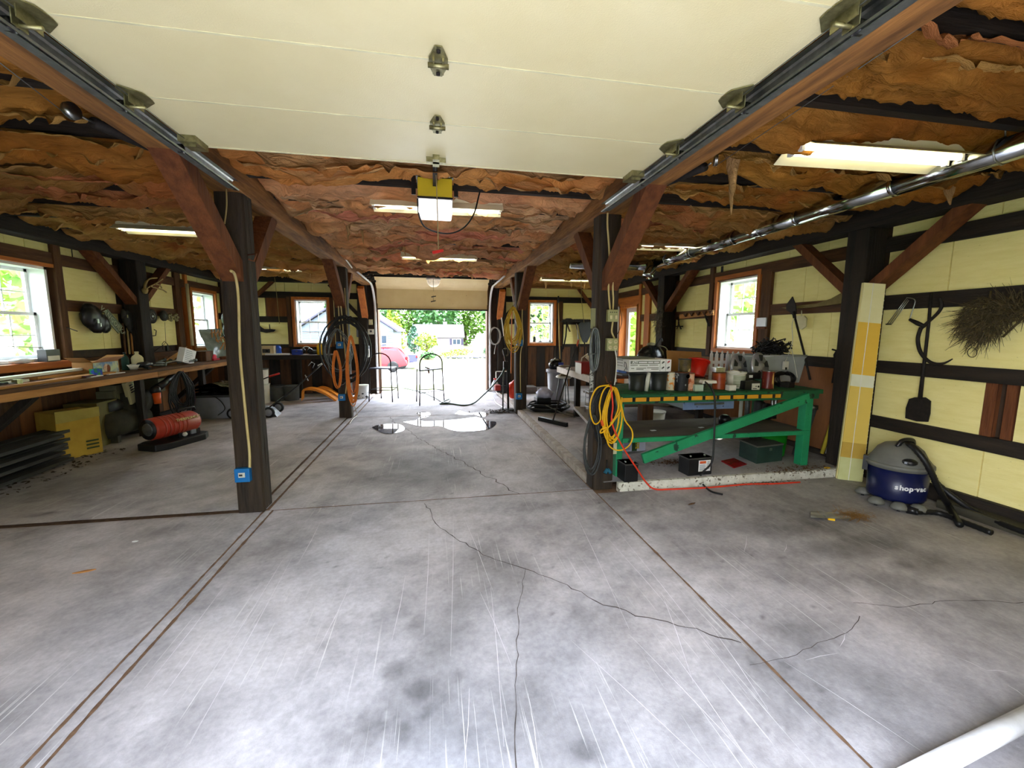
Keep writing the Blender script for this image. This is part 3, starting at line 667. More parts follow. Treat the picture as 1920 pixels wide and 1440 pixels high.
# torn wisps hanging down
def wisp(p, l, r, m=m_ins):
    p = Vector(p); b = MB(); dx, dy = random.uniform(-.03, .03), random.uniform(-.03, .03); pts = [p + Vector((dx * (k / 8) ** 2 + random.uniform(-.006, .006), dy * (k / 8) ** 2, .05 - (l + .05) * k / 8)) for k in range(9)]
    b.tube(pts, [r * q * random.uniform(.85, 1.15) for q in (1.9, 1.6, 1.2, .95, .75, .6, .4, .25, .08)], 9, flat=.55)
    o = part('insulation_tuft', b, m, cl); ca = o.data.color_attributes.new('wear_tone', 'FLOAT_COLOR', 'POINT')
    for d in ca.data: d.color = (.60, .36, .15, 1)
for q in [(2.17, 2.9, .42, .05), (-.42, 6.5, .2, .05), (-.2, 6.55, .16, .04), (.4, 7.4, .22, .07), (.6, 7.5, .16, .05), (1.25, 7.5, .24, .05), (-.95, 5.3, .25, .06), (-.85, 5.6, .22, .04), (-2.6, 9.9, .18, .03), (-2.0, 10.2, .16, .03),
          (3.5, 9.6, .3, .05), (3.2, 9.7, .25, .07), (2.6, 9.8, .3, .09), (-1.2, 6.9, .2, .05), (.1, 5.0, .12, .04), (4.3, 3.0, .2, .06), (3.9, 4.4, .12, .05)]:
    wisp((q[0], q[1], 2.88), q[2], q[3])
# ---------------------------------------------------------------- overhead door we stand under (door_1)
M_DOOR = mat('door_skin', (240, 230, 184), (232, 220, 170), rough=.38, scale=2, bump=.12, bscale=160)
M_LIP = mat('door_lip', (250, 244, 200), rough=.5)
dr = setting('door_1'); DX0, DX1, DZ = -1.37, 1.40, 2.67
ys = [2.905, 2.37, 1.845, 1.32, .795, .27]
for i in range(5):
    part('door_section', MB().box((DX0, ys[i + 1] + .004, DZ), (DX1, ys[i] - .004, DZ + .045)), M_DOOR, dr)
    if i: part('seam_lip', MB().box((DX0 + .02, ys[i] - .006, DZ - .0015), (DX1, ys[i] + .005, DZ + .003)), M_LIP, dr)
part('door_lip', MB().box((DX0, 2.902, DZ - .004), (DX1, 2.915, DZ + .05)), M_LIP, dr)
def hinge(x, y, wd=.075, ln=.19):
    z = DZ - .003; m = MB()
    m.prism([(x - wd * .22, y + ln * .5, z), (x - wd * .5, y + ln * .15, z), (x - wd * .5, y - ln * .12, z), (x - wd * .18, y - ln * .5, z), (x + wd * .18, y - ln * .5, z), (x + wd * .5, y - ln * .12, z), (x + wd * .5, y + ln * .15, z), (x + wd * .22, y + ln * .5, z)], (0, 0, -.004))
    m.box((x - wd * .3, y - .03, z - .018), (x - wd * .2, y + .06, z)); m.box((x + wd * .2, y - .03, z - .018), (x + wd * .3, y + .06, z))
    h = part('hinge', m, M_BRASSY, dr)
    part('hinge_pin', MB().cyl((x - wd * .55, y + .0, z - .018), (x + wd * .55, y + .0, z - .018), .010, n=10), M_BRASSY, h)
    part('bolt', MB().cyl((x, y + ln * .38, z - .012), (x, y + ln * .38, z), .009, n=6).cyl((x, y - ln * .38, z - .012), (x, y - ln * .38, z), .009, n=6), M_IRON, h)
for y in ys[1:4]: hinge(.035, y)
for sx, xe in ((-1, DX0 + .04), (1, DX1 - .04)):
    for y in ys[1:4]:
        m = MB(); z = DZ - .003
        m.prism([(xe - sx * .05, y + .02, z), (xe - sx * .045, y + .045, z), (xe + sx * .02, y + .10, z), (xe + sx * .045, y + .07, z), (xe + sx * .045, y - .07, z), (xe + sx * .02, y - .10, z), (xe - sx * .045, y - .045, z), (xe - sx * .05, y - .02, z)], (0, 0, -.004))
        m.box((xe + sx * .005, y - .05, z - .045), (xe + sx * .009, y + .05, z)); m.box((xe + sx * .035, y - .03, z - .055), (xe + sx * .039, y + .03, z))
        h = part('end_hinge', m, M_BRASSY, dr); part('roller', MB().cyl((xe + sx * .055, y, z - .045), (xe + sx * .08, y, z - .045), .024, n=14), M_BLACKP, h)
        part('roller_stem', MB().cyl((xe - sx * .03, y, z - .045), (xe + sx * .07, y, z - .045), .008, n=8), M_BRASSY, h)
    h = part('bottom_bracket', MB().box((xe - .045, 2.76, DZ - .035), (xe + .045, 2.90, DZ)).box((xe - .03, 2.79, DZ - .05), (xe + .03, 2.80, DZ)), M_BRASSY, dr)
    part('roller', MB().cyl((xe + sx * .055, 2.83, DZ - .05), (xe + sx * .08, 2.83, DZ - .05), .024, n=14), M_BLACKP, h)
    # C-shaped track and its angle iron
    x0 = xe + sx * .048; m = MB(); prof = [(0, .052), (.035, .058), (.042, .05), (.042, -.002), (.036, -.012), (.004, -.012), (0, -.004)]
    for (a, b), (c, d) in zip(prof, prof[1:]):
        zc = DZ - .052
        m.prism([(x0 + sx * a, .1, zc + b), (x0 + sx * c, .1, zc + d), (x0 + sx * c + sx * .002, .1, zc + d + .002), (x0 + sx * a + sx * .002, .1, zc + b + .002)], (0, 3.42, 0))
    part('track', m, M_STEEL, dr)
    part('angle_iron', MB().box((x0 + sx * .045, .1, DZ - .07), (x0 + sx * .049, 3.45, DZ + .0)).box((x0 + sx * .012, .1, DZ - .071), (x0 + sx * .049, 3.45, DZ - .067)), M_STEELD, dr)
# extension springs, pulleys and lift cables
for pa, pb, pu, cab in ((at(176, 230, x=-1.86), at(330, 296, x=-1.80), at(134, 208, x=-1.86), ((0, 118), (135, 205))), (at(1322, 313, x=1.95), at(1225, 352, x=1.88), at(1342, 300, x=1.95), ((1800, 0), (1345, 300)))):
    part('spring', MB().tube([pa, pb], .030, 14), M_IRON, dr)
    part('spring_hook', MB().tube([pa, pa.lerp(pu, .6)], .006, 6), M_STEEL, dr)
    part('pulley', MB().lathe([(.0, -.006), (.042, -.010), (.036, -.002), (.036, .002), (.042, .010), (0, .006)], pu, 20, Matrix.Rotation(R(90), 4, 'Y') @ Matrix.Rotation(R(25), 4, 'X')), M_STEEL, dr)
    part('cable', MB().tube([at(*cab[0], x=pu.x), pu + Vector((0, 0, -.04))], .0022, 5), M_STEELD, dr)
part('cable', MB().tube([at(1700, 0, x=1.9), at(1345, 290, x=1.95)], .0022, 5), M_STEELD, dr)
part('cable', MB().tube([(DX0 + .03, .3, DZ - .02), (DX0 + .03, 2.85, DZ - .02)], .0018, 5), M_STEELD, dr); part('cable', MB().tube([(DX1 - .03, .3, DZ - .02), (DX1 - .03, 2.85, DZ - .02)], .0018, 5), M_STEELD, dr)

# far door, half lowered (door_2)
d2 = setting('door_2'); M_DOOR2 = mat('door_skin_tan', (236, 214, 160), (226, 200, 142), rough=.5, scale=3, c3=(150, 120, 80), s3=24, t3=.72)
def sect(y0, z0, y1, z1):
    a = Vector((0, y0, z0)); b = Vector((0, y1, z1)); n = Vector((0, (z1 - z0), -(y1 - y0))).normalized() * .04
    part('door_section', MB().prism([(-1.385, y0, z0), (-1.385, y1, z1), (-1.385, y1 + n.y, z1 + n.z), (-1.385, y0 + n.y, z0 + n.z)], (2.76, 0, 0)), M_DOOR2, d2)
sect(11.06, 2.15, 11.02, 2.64); sect(11.02, 2.632, 10.62, 2.90); sect(10.62, 2.896, 10.1, 2.92); sect(10.09, 2.92, 9.6, 2.925)
part('bottom_seal', MB().box((-1.385, 11.03, 2.12), (1.375, 11.08, 2.155)), M_BLACK, d2)
part('spring_bar', MB().cyl((-1.35, 10.3, 2.86), (1.35, 10.3, 2.86), .028, n=10), M_IRON, d2)
for sx in (-1, 1):
    x = sx * 1.435; P = [(x, 8.7, 2.72), (x, 10.3, 2.70)] + arc((x, 10.35, 2.03), .67, R(90), R(5), 8, (0, 1, 0), (0, 0, 1)) + [(x, 11.03, .02)]
    part('track', MB().tube(P, .028, 6, flat=.5), M_WHITE, d2)
    for i in range(5):
        y = 9.2 + i * .3; h = part('hinge', MB().cbox((sx * 1.37, y, 2.74), (.11, .05, .05)), M_IRON, d2)
part('pull_handle', MB().cyl((-.07, 10.98, 2.33), (.05, 10.98, 2.36), .012, n=8).cyl((-.01, 10.99, 2.34), (-.01, 10.99, 2.50), .004, n=6), M_IRON, d2)

# ---------------------------------------------------------------- door openers
op = thing('door_opener', 'yellow and black garage door opener hanging just behind the raised door', 'door opener', (.03, 3.85, 2.57))
part('housing', MB().box((-.115, 3.72, 2.705), (.170, 4.08, 2.86)), mat('opener_yellow', (214, 190, 40), (200, 176, 30), rough=.5), op, bevel=.008)
part('base_plate', MB().box((-.118, 3.71, 2.69), (.173, 4.09, 2.705)), M_BLACKP, op)
part('lamp_lens', MB().box((-.113, 3.715, 2.575), (.168, 3.96, 2.69)), mat('lens_lit', (255, 250, 252), (250, 246, 250), emit=.35), op, label='white lamp cover', bevel=.012)
part('motor_cap', MB().box((-.125, 3.70, 2.86), (.18, 4.1, 2.93)), M_BLACKP, op)
for x in (-.15, .205):
    part('hanger', MB().box((x - .018, 3.80, 2.74), (x + .018, 3.806, 3.0)), M_BLACKP, op)
for x in (-.085, .14):
    b = part('perforated_strap', MB().box((x - .014, 3.69, 2.86), (x + .014, 3.694, 3.04)), M_WHITE, op)
    for k in range(6): part('hole', MB().box((x - .004, 3.687, 2.875 + k * .026), (x + .004, 3.69, 2.889 + k * .026)), M_BLACK, b)
part('rail', MB().box((.01, .1, 2.79), (.045, 3.72, 2.83)), M_IRON, op)
part('door_arm', MB().tube([(.03, 3.35, 2.79), (.03, 3.05, 2.74), (.03, 2.83, 2.66)], .010, 6), M_IRON, op)
part('arm_bracket', MB().box((-.03, 2.80, DZ - .03), (.09, 2.83, DZ)).box((.01, 2.76, DZ - .03), (.05, 2.88, DZ)), M_BRASSY, op)
pc = part('pull_cord', MB().tube([(.035, 3.45, 2.80), (.04, 3.5, 2.62), (.045, 3.52, 2.25)], .004, 6), M_ROPE, op)
part('pull_handle', MB().bar(at(811, 474, y=3.52), at(831, 470, y=3.52), .022, .022), mat('red_grip', (214, 34, 22)), op)
part('power_cord', MB().tube(smooth_path([at(783, 372, y=3.7), at(786, 405, y=3.75), at(800, 428, y=3.8), at(838, 438, y=3.85), at(868, 428, y=3.9), at(888, 402, y=3.95), at(897, 370, y=4.0), at(904, 340, y=4.0)]), .007, 6), M_BLACK, op)
ob = thing('outlet_box', 'white ceiling outlet with the black opener cord plugged in', 'outlet', at(909, 334, y=4.0))
part('box', MB().box(at(896, 330, y=4.02), at(921, 336, y=3.96)), M_BLUEBOX, ob); part('cover_plate', MB().box(at(896, 337, y=4.0), at(921, 329, y=3.95) ), M_CREAM, ob)
o2 = thing('door_opener', 'black garage door opener with a ribbed round lamp near the far door', 'door opener', (0, 9.5, 2.56))
part('housing', MB().box((-.15, 9.5, 2.74), (.16, 9.9, 2.90)), M_BLACKP, o2, bevel=.01)
M_LENS2 = mat('ribbed_lens', (226, 214, 190), (190, 176, 150), rough=.3, emit=.12)
part('lamp_rim', MB().lathe([(.155, 0), (.16, .02), (.155, .03)], (.005, 9.66, 2.715), 24), M_WHITE, o2)
m = MB().lathe([(.0, -.15), (.06, -.145), (.11, -.11), (.14, -.06), (.15, 0)], (.005, 9.66, 2.715), 32); part('lamp_cover', m, M_LENS2, o2)
for k in range(-3, 4): part('rib', MB().bar((k * .035 + .005, 9.52, 2.63), (k * .04 + .005, 9.505, 2.70), .006, .006), M_WHITE, o2)
for x in (-.12, .13): part('hanger', MB().box((x - .015, 9.55, 2.85), (x + .015, 9.56, 3.1)), M_STEELD, o2)
part('rail', MB().box((-.02, 9.9, 2.84), (.02, 11.05, 2.88)), M_IRON, o2)
part('release_cord', MB().tube([(-.0, 9.45, 2.72), (.0, 9.45, 2.45)], .004, 5), M_ROPE, o2); part('release_handle', MB().bar((-.05, 9.45, 2.33), (.05, 9.45, 2.35), .02, .02), M_IRON, o2)

# ---------------------------------------------------------------- fluorescent fixtures
M_REF = mat('reflector_enamel', (246, 240, 206), (236, 228, 190), rough=.35); M_TUBE = mat('lamp_tube', (255, 246, 206), (255, 246, 206), rough=.15, emit=1.3)  # tubes seem unlit; their weak glow is added to lift the room
def fixture(x0, x1, y, z, label, yaw=0., wing=.16, tubes=2):
    c = Vector(((x0 + x1) / 2, y, z)); L = (x1 - x0); t = thing('ceiling_light', label, 'light', c, yaw, 'fluorescent ceiling lights')
    M = Matrix.Translation(c) @ Matrix.Rotation(yaw, 4, 'Z'); h = L / 2
    part('housing', MB(M).box((-h, -.05, .035), (h, .05, .10)), M_REF, t)
    pr = [(-wing, -.02), (-.07, .04), (.07, .04), (wing, -.02)]; m = MB(M)
    for (a, b), (cc, d) in zip(pr, pr[1:]): m.prism([(-h, a, b), (-h, cc, d), (-h, cc, d + .004), (-h, a, b + .004)], (L, 0, 0))
    part('reflector', m, M_REF, t)
    for s in ([-.045, .045] if tubes == 2 else [0]):
        part('tube', MB(M).cyl((-h + .03, s, .012), (h - .03, s, .012), .019, n=12), M_TUBE, t)
        for e in (-1, 1): part('socket', MB(M).box((e * (h - .02) - .012, s - .016, -.012), (e * (h - .02) + .012, s + .016, .036)), M_WHITE, t)
    for e in (-.7, .7): part('hanger_wire', MB(M).tube([(e * h, 0, .1), (e * h, 0, .22)], .004, 5), M_STEELD, t)
    return t
fixture(2.30, 3.52, 2.47, 2.76, 'wide two-tube ceiling light nearest on the right, above the leaned white panel', R(-3), wing=.17)
fixture(-.56, .68, 4.30, 2.77, 'two-tube ceiling light behind the yellow opener', R(-2), wing=.12)
fixture(-.50, .72, 7.15, 2.78, 'two-tube ceiling light half buried in insulation near the far door', R(-1), wing=.12)
fixture(-3.66, -2.44, 5.95, 2.78, 'two-tube ceiling light over the left bay, behind the nearest left brace', R(2), wing=.16)
fixture(-3.80, -2.58, 9.10, 2.78, 'two-tube ceiling light at the far end of the left bay', R(1), wing=.14)
fixture(2.38, 3.60, 5.60, 2.78, 'two-tube ceiling light beside the metal duct in the middle of the right bay', R(-3), wing=.16)
fixture(2.38, 3.60, 9.35, 2.76, 'two-tube ceiling light at the far end of the right bay', R(-3), wing=.15)

# ---------------------------------------------------------------- galvanised duct
du = thing('duct', 'long shiny galvanised pipe duct hung under the right ceiling', 'duct', (3.60, 4.6, 2.66))
M_DUCT = mat('duct_metal', (200, 204, 206), (176, 180, 182), rough=.16, metal=1., scale=8)
p0, p1 = at(1990, 248, x=3.60), at(1232, 493, x=3.60); n = 5; prev = p0
for i in range(n):
    a, b = p0.lerp(p1, i / n), p0.lerp(p1, (i + 1) / n)
    sg = part('duct_section', MB().tube([a, b], .078, 20), M_DUCT, du)
    part('crimped_joint', MB().tube([b - (b - a).normalized() * .03, b], .081, 20), M_DUCT, sg)
for px, py in ((1880, 290), (1430, 420), (1252, 488), (1300, 475)):
    q = at(px, py, x=3.60); q = Vector((3.60, q.y, p0.z + (p1.z - p0.z) * (q.y - p0.y) / (p1.y - p0.y)))
    part('strap', MB().tube([q + Vector((.085 * math.cos(k / 8 * 2 * math.pi), 0, .085 * math.sin(k / 8 * 2 * math.pi))) for k in range(8)], .006, 5, closed=True).tube([q + Vector((0, 0, .085)), q + Vector((-.03, 0, .28))], .005, 5), M_STEEL, du)
e = p1
part('tee', MB().tube([e, e + Vector((-.05, .14, -.01)), e + Vector((-.22, .22, -.02))], [.08, .085, .08], 18), M_DUCT, du)
part('duct_section', MB().tube([e + Vector((-.22, .22, -.02)), e + Vector((-1.4, .25, -.02))], .075, 18), M_DUCT, du)
part('elbow', MB().tube(smooth_path([e + Vector((-.08, .05, -.04)), e + Vector((-.12, -.03, -.10)), e + Vector((-.18, -.10, -.16)), e + Vector((-.22, -.12, -.24))], 3), .085, 16), M_DUCT, du)

# ---------------------------------------------------------------- outside, beyond the far door
def gz(y): return 0 if y < 12.3 else (-.068 * (y - 12.3) if y < 31 else -1.27 - .009 * (y - 31))
X, Y = np.meshgrid(np.linspace(-45, 45, 130), np.concatenate([np.linspace(11.62, 40, 120), np.linspace(41, 130, 60)]))
Z = np.vectorize(gz, otypes=[float])(Y) - .03
nz = fbm(X * .25, Y * .25, 4, 5)
lawn = ((Y < 13.6 + nz * .8) | ((Y > 27 + nz * 6) & (X < (Y - 27) * .26 + nz * 3) & (X > -.02 * Y - 1.5)) | (Y > 62 + nz * 4) | (X < -9) | (X > 7 + Y * .06)) * 1.
g2 = fbm(X * 3, Y * 3, 3, 9)
mg = mat('ground_wear', (120, 120, 110)); _n = mg.node_tree.nodes; _a = _n.new('ShaderNodeVertexColor'); _a.layer_name = 'wear_tone'
mg.node_tree.links.new(_a.outputs[0], _n['Principled BSDF'].inputs['Base Color'])
gr = np_part('yard', X, Y, Z, mg, None, col=(lawn * (.050 + .03 * g2) + (1 - lawn) * .26, lawn * (.066 + .03 * g2) + (1 - lawn) * .255, lawn * .010 + (1 - lawn) * .25))
tag(gr, kind='structure')
m = MB().box((-45, -40, -.25), (-5.25, 11.6, -.05)).box((5.1, -40, -.25), (45, 11.6, -.05)); struct('lawn_verge', m, mat('verge_grass', (86, 112, 40), (60, 84, 28), scale=3))
struct('apron', MB().box((-5.25, -40, -.3), (5.1, -3.0, -.02)), mat('apron_gravel', (86, 82, 78), (70, 66, 62), scale=2))  # unseen ground, coloured dark to cut light bounced in at the front
GREENS = [mat('leaf_a', (104, 140, 46), (64, 100, 30), scale=2, rough=.6), mat('leaf_b', (74, 120, 60), (44, 84, 40), scale=2, rough=.6), mat('leaf_c', (138, 150, 40), (96, 120, 30), scale=2, rough=.6), mat('leaf_d', (48, 88, 62), (28, 60, 44), scale=2, rough=.6)]
M_TRUNK = mat('bark', (92, 76, 60), (60, 48, 38))
GREENS += [mat('leaf_e', (176, 206, 92), (120, 164, 60), scale=2, rough=.6), mat('leaf_f', (186, 214, 120), (140, 180, 90), scale=2, rough=.6)]
def crown(c, r, h, n, leaf, m, parent, cone=False):
    rnd = random.Random(int(c[0] * 31 + c[1] * 7)); vs = []; fs = []
    for i in range(n):
        while True:
            d = Vector((rnd.uniform(-1, 1), rnd.uniform(-1, 1), rnd.uniform(-1, 1)))
            if .45 < d.length < 1: break
        lump = 1 + .22 * math.sin(d.x * 5 + c[0]) * math.cos(d.z * 4 + c[1])
        k = (1 - max(0, d.z) * .8) if cone else 1
        p = Vector(c) + Vector((d.x * r * lump * k, d.y * r * lump * k, d.z * h / 2 * (1 if cone else lump)))
        a = Vector((rnd.uniform(-1, 1), rnd.uniform(-1, 1), rnd.uniform(-.5, .5))).normalized() * leaf; b = a.cross(Vector((rnd.uniform(-1, 1), rnd.uniform(-1, 1), rnd.uniform(-1, 1)))).normalized() * leaf * .7
        j = len(vs); vs += [p - a, p + b, p + a, p - b]; fs.append((j, j + 1, j + 2, j + 3))
    part('foliage', MB().add(vs, fs), m, parent)
def tree(x, y, base, h, r, m, label, leaf=.3, n=900, trunk=.35, cone=False, cat='tree', group=None):
    t = thing('tree' if cat == 'tree' else 'shrub', label, cat, (x, y, base), group=group)
    part('trunk', MB().tube([(x, y, base - .1), (x, y, base + h * (trunk + .3))], [r * .09 + .05, r * .05 + .02], 8), M_TRUNK, t)
    crown((x, y, base + h * (trunk + 1) / 2), r, h * (1 - trunk), n, leaf, GREENS[m], t, cone); return t
tree(-5.2, 52, -1.5, 6.0, .75, 2, 'tall narrow bright green evergreen column, left of the pair', .16, 900, .02, True)
tree(-4.2, 50, -1.5, 5.2, .95, 2, 'tall narrow bright green evergreen column, right of the pair', .16, 900, .02, True)
tree(-.9, 50, -1.5, 2.9, 1.35, 2, 'small round yellow-green tree in front of the far grey house', .14, 700, .3)
tree(-2.7, 58, -1.6, 4.2, .9, 3, 'dark blue-green fir at the left end of the far house', .18, 500, .05, True)
tree(-.7, 46, -1.4, .8, .9, 1, 'low dark green shrub under the small round tree', .12, 350, .02, cat='shrub')
tree(3.3, 56, -1.5, .75, 1.6, 2, 'yellow-green hedge clump right of the small round tree', .12, 400, .02, cat='shrub'); tree(1.6, 50, -1.45, .6, 1.3, 2, 'low yellow flowering clump on the rock bank', .1, 300, .02, cat='shrub')
tree(6.4, 52, -1.4, 1.0, .5, 3, 'tiny blue-green shrub at the right of the rock bank', .1, 200, .02, cat='shrub')
for i, (x, y, h, r, k, lb) in enumerate([(-14, 88, 17, 7, 1, 'big tree behind the white gabled house'), (-6, 95, 16, 7, 0, 'big pale tree behind the evergreen columns'), (1, 98, 15.5, 6.5, 1, 'big tree over the left part of the far roof'), (7.5, 96, 15, 6.5, 0, 'big tree over the right part of the far roof'),
                                  (12.2, 78, 13.5, 5.2, 1, 'big leafy tree right of the far grey house'), (18, 84, 15, 6.5, 3, 'dark leafy tree hiding at the right door jamb'), (25, 90, 15, 7, 1, 'big tree farthest right beyond the yard')]):
    tree(x, y + (9 if i % 2 else -4), -1.8, h, r * .82, k, lb, .5, 2200, .05, group='trees along the far side of the road')
for x, y, h, r, k, lb in [(13.5, 14.5, 8, 3.6, 5, 'leafy tree outside the right-hand window'), (9.9, 20.5, 6.5, 3.0, 4, 'bright tree outside the glazed side door'), (16.5, 8.5, 7, 3.4, 5, 'broad leafy tree by the front corner of the building'), (-12.5, 9.5, 6.5, 3.2, 5, 'leafy tree outside the nearest left window'),
                       (-11.5, 16.5, 6.5, 3.0, 5, 'leafy tree outside the farther left window'), (9.5, 29, 6.5, 3.2, 5, 'leafy tree outside the right rear window'), (-19, 4, 7, 3.5, 4, 'tall tree farther off outside the nearest left window')]:
    tree(x, y, -.1 if y < 20 else -.9, h, r, k, lb, .22, 1800, .04, group='trees close outside the side walls')
for x, y, h, r, k, lb in [(-9, -16, 9, 4.5, 1, 'unseen tall tree added to block low sky, left of the front yard'), (0, -19, 9, 4.6, 0, 'unseen tall tree added to block low sky, facing the front door'), (9, -16, 9, 4.5, 1, 'unseen tall tree added to block low sky, right of the front yard')]:  # unseen trees added to hold back low sky light at the front door
    tree(x, y, -.1, h, r, k, lb, .45, 1800, .04)
# far grey house
H = thing('house', 'low grey-roofed house across the road with dark shutters', 'house', (2.0, 75, -1.75))
hx0, hx1 = at(775, 640, y=75).x, at(869, 640, y=75).x; z0, z1, z2 = -1.8, at(800, 632, y=75).z, at(800, 608, y=77.5).z
M_SID = mat('pale_siding', (112, 106, 112), (104, 98, 104), scale=2); M_ROOF = mat('grey_shingle', (82, 78, 96), (72, 68, 84), scale=3)
part('wall', MB().box((hx0, 75, z0), (hx1, 81, z1)), M_SID, H)
part('roof', MB().prism([(hx0 - .2, 74.7, z1 - .05), (hx0 - .2, 78, z2), (hx0 - .2, 81.3, z1 - .05)], (hx1 - hx0 + .4, 0, 0)), M_ROOF, H)
part('chimney', MB().box((hx0 + 5.2, 77.8, z2 - .2), (hx0 + 5.9, 78.6, z2 + .5)), M_SID, H)
wx = at(856, 640, y=75).x; wn = part('window', MB().box((wx - .75, 74.93, z0 + 1.0), (wx + .75, 75, z1 - .3)), M_WHITE, H)
part('pane', MB().box((wx - .65, 74.9, z0 + 1.08), (wx - .05, 74.94, z1 - .38)).box((wx + .05, 74.9, z0 + 1.08), (wx + .65, 74.94, z1 - .38)), mat('far_glass', (46, 58, 72), rough=.2), wn)
for s in (-1, 1): part('shutter', MB().box((wx + s * .78, 74.92, z0 + 1), (wx + s * 1.15, 75, z1 - .3)), mat('shutter', (52, 48, 70)), H)
dx = at(821, 640, y=75).x; part('door', MB().box((dx - .5, 74.95, z0), (dx + .5, 75, z1 - .2)), mat('far_door', (110, 100, 110)), H)
# white gabled neighbour
G = thing('house', 'white gabled house with a tall window at the left edge of the yard', 'house', (-9, 39, -1.3))
gx0, gx1 = -11.5, at(738, 640, y=39).x; ge = at(738, 618, y=39).z; gt = ge + 2.6; gm = (gx0 + gx1) / 2
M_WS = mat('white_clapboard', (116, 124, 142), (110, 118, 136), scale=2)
part('wall', MB().prism([(gx0, 39, -1.4), (gx1, 39, -1.4), (gx1, 39, ge), (gm, 39, gt), (gx0, 39, ge)], (0, 9, 0)), M_WS, G)
for i in range(16): part('clapboard', MB().box((gx0, 38.97, -1.35 + i * .19), (gx1, 39.0, -1.33 + i * .19)), mat('clapboard_edge', (92, 98, 114)), G)
for s, xe in ((1, gx1), (-1, gx0)):
    part('roof', MB().prism([(xe + s * .4, 38.6, ge - .2), (gm, 38.6, gt + .1), (gm, 38.6, gt + .25), (xe + s * .45, 38.6, ge - .05)], (0, 10, 0)), M_ROOF, G)
wx = at(720.5, 640, y=39).x; wn = part('window', MB().box((wx - .28, 38.9, -.35), (wx + .28, 38.98, 1.25)), M_WHITE, G); part('pane', MB().box((wx - .2, 38.87, -.25), (wx + .2, 38.91, .42)).box((wx - .2, 38.87, .5), (wx + .2, 38.91, 1.15)), mat('far_glass', (90, 104, 120)), wn)
# vehicles
def wheel(x, y, z, r, parent, sgn=-1):
    M = Matrix.Rotation(R(90), 4, 'X')
    t = part('wheel', MB().lathe([(r * .6, -.1), (r * .92, -.11), (r, -.07), (r, .07), (r * .92, .11), (r * .6, .1)], (x, y, z), 24, M), M_BLACK, parent)
    part('rim', MB().lathe([(0, -.05), (r * .25, -.04), (r * .62, -.1), (r * .62, .08), (0, .08)], (x, y, z), 10, M @ Matrix.Scale(sgn * -1, 4, (0, 0, 1))), mat('alloy', (190, 190, 196), (120, 120, 124), rough=.3, metal=.7), t)
def vehicle(name, label, cat, prof, win, x1, y, z, W, wheels, r, m):
    """prof/win: side outlines as (distance back from the rear end, height)"""
    t = thing(name, label, cat, (x1 - 2.2, y, z)); b = MB()
    n = len(prof); vs = []
    for (yy, sc) in ((y, 0), (y + .08, 1), (y + W - .08, 1), (y + W, 0)):
        for (u, v) in prof: vs.append((x1 - u, yy + (.16 if v > .95 else 0) * (1 if yy < y + W / 2 else -1), z + v))
    fs = [tuple(range(n - 1, -1, -1)), tuple(range(3 * n, 4 * n))]
    for k in range(3): fs += [(k * n + i, k * n + (i + 1) % n, (k + 1) * n + (i + 1) % n, (k + 1) * n + i) for i in range(n)]
    b.add(vs, fs); part('body', b, m, t)
    for poly in win: part('side_window', MB().prism([(x1 - u, y + .13, z + v) for u, v in poly], (0, .02, 0)), mat('tinted_glass', (86, 84, 120), rough=.1), t)
    for u in wheels: wheel(x1 - u, y + .03, z + r, r, t); wheel(x1 - u, y + W - .03, z + r, r, t)
    part('tail_light', MB().box((x1 - .10, y - .01, z + .85), (x1 + .01, y + .3, z + 1.0)), mat('tail_red', (200, 20, 24)), t)
    return t
M_CARRED = mat('car_red', (120, 6, 22), (110, 4, 18), rough=.2, spec=.6); M_CARBLUE = mat('car_blue', (34, 34, 80), (30, 30, 70), rough=.25)
zc = gz(28.5)
vehicle('suv', 'red suv parked on the driveway, rear end in view', 'car', [(0, .45), (-.02, .75), (.1, 1.05), (.45, 1.5), (.7, 1.62), (2.6, 1.64), (3.3, 1.2), (4.4, 1.02), (4.55, .7), (4.5, .3), (3.9, .26), (.9, .26)],
        [[(.55, 1.1), (.75, 1.5), (1.5, 1.54), (1.5, 1.08)], [(1.58, 1.08), (1.58, 1.54), (2.5, 1.54), (3.0, 1.15)]], at(764, 660, y=28.5).x, 28.5, zc, 1.8, (.95, 3.6), .36, M_CARRED)
vehicle('pickup_truck', 'dark blue pickup truck parked beyond the red suv', 'truck', [(0, .55), (0, 1.05), (2.1, 1.08), (2.3, 1.75), (3.6, 1.78), (4.2, 1.2), (5.4, 1.1), (5.5, .5), (5.0, .4), (.8, .42)],
        [[(2.45, 1.15), (2.5, 1.65), (3.5, 1.68), (3.9, 1.2)]], at(782, 660, y=33).x, 33, gz(33), 1.9, (1.15, 4.5), .4, M_CARBLUE)
for i in range(12):
    x = 1.5 + i * .6; y = 47 + random.uniform(-.4, .4)
    solo('boulder', MB().ball((x, y, gz(y) + .12), random.uniform(.15, .3), 8, (1.2, 1, .8), .18), mat('boulder', (104, 102, 116), (84, 82, 92)), 'pale boulder in the rock bank below the far house', 'rock', 'boulders in the rock bank')
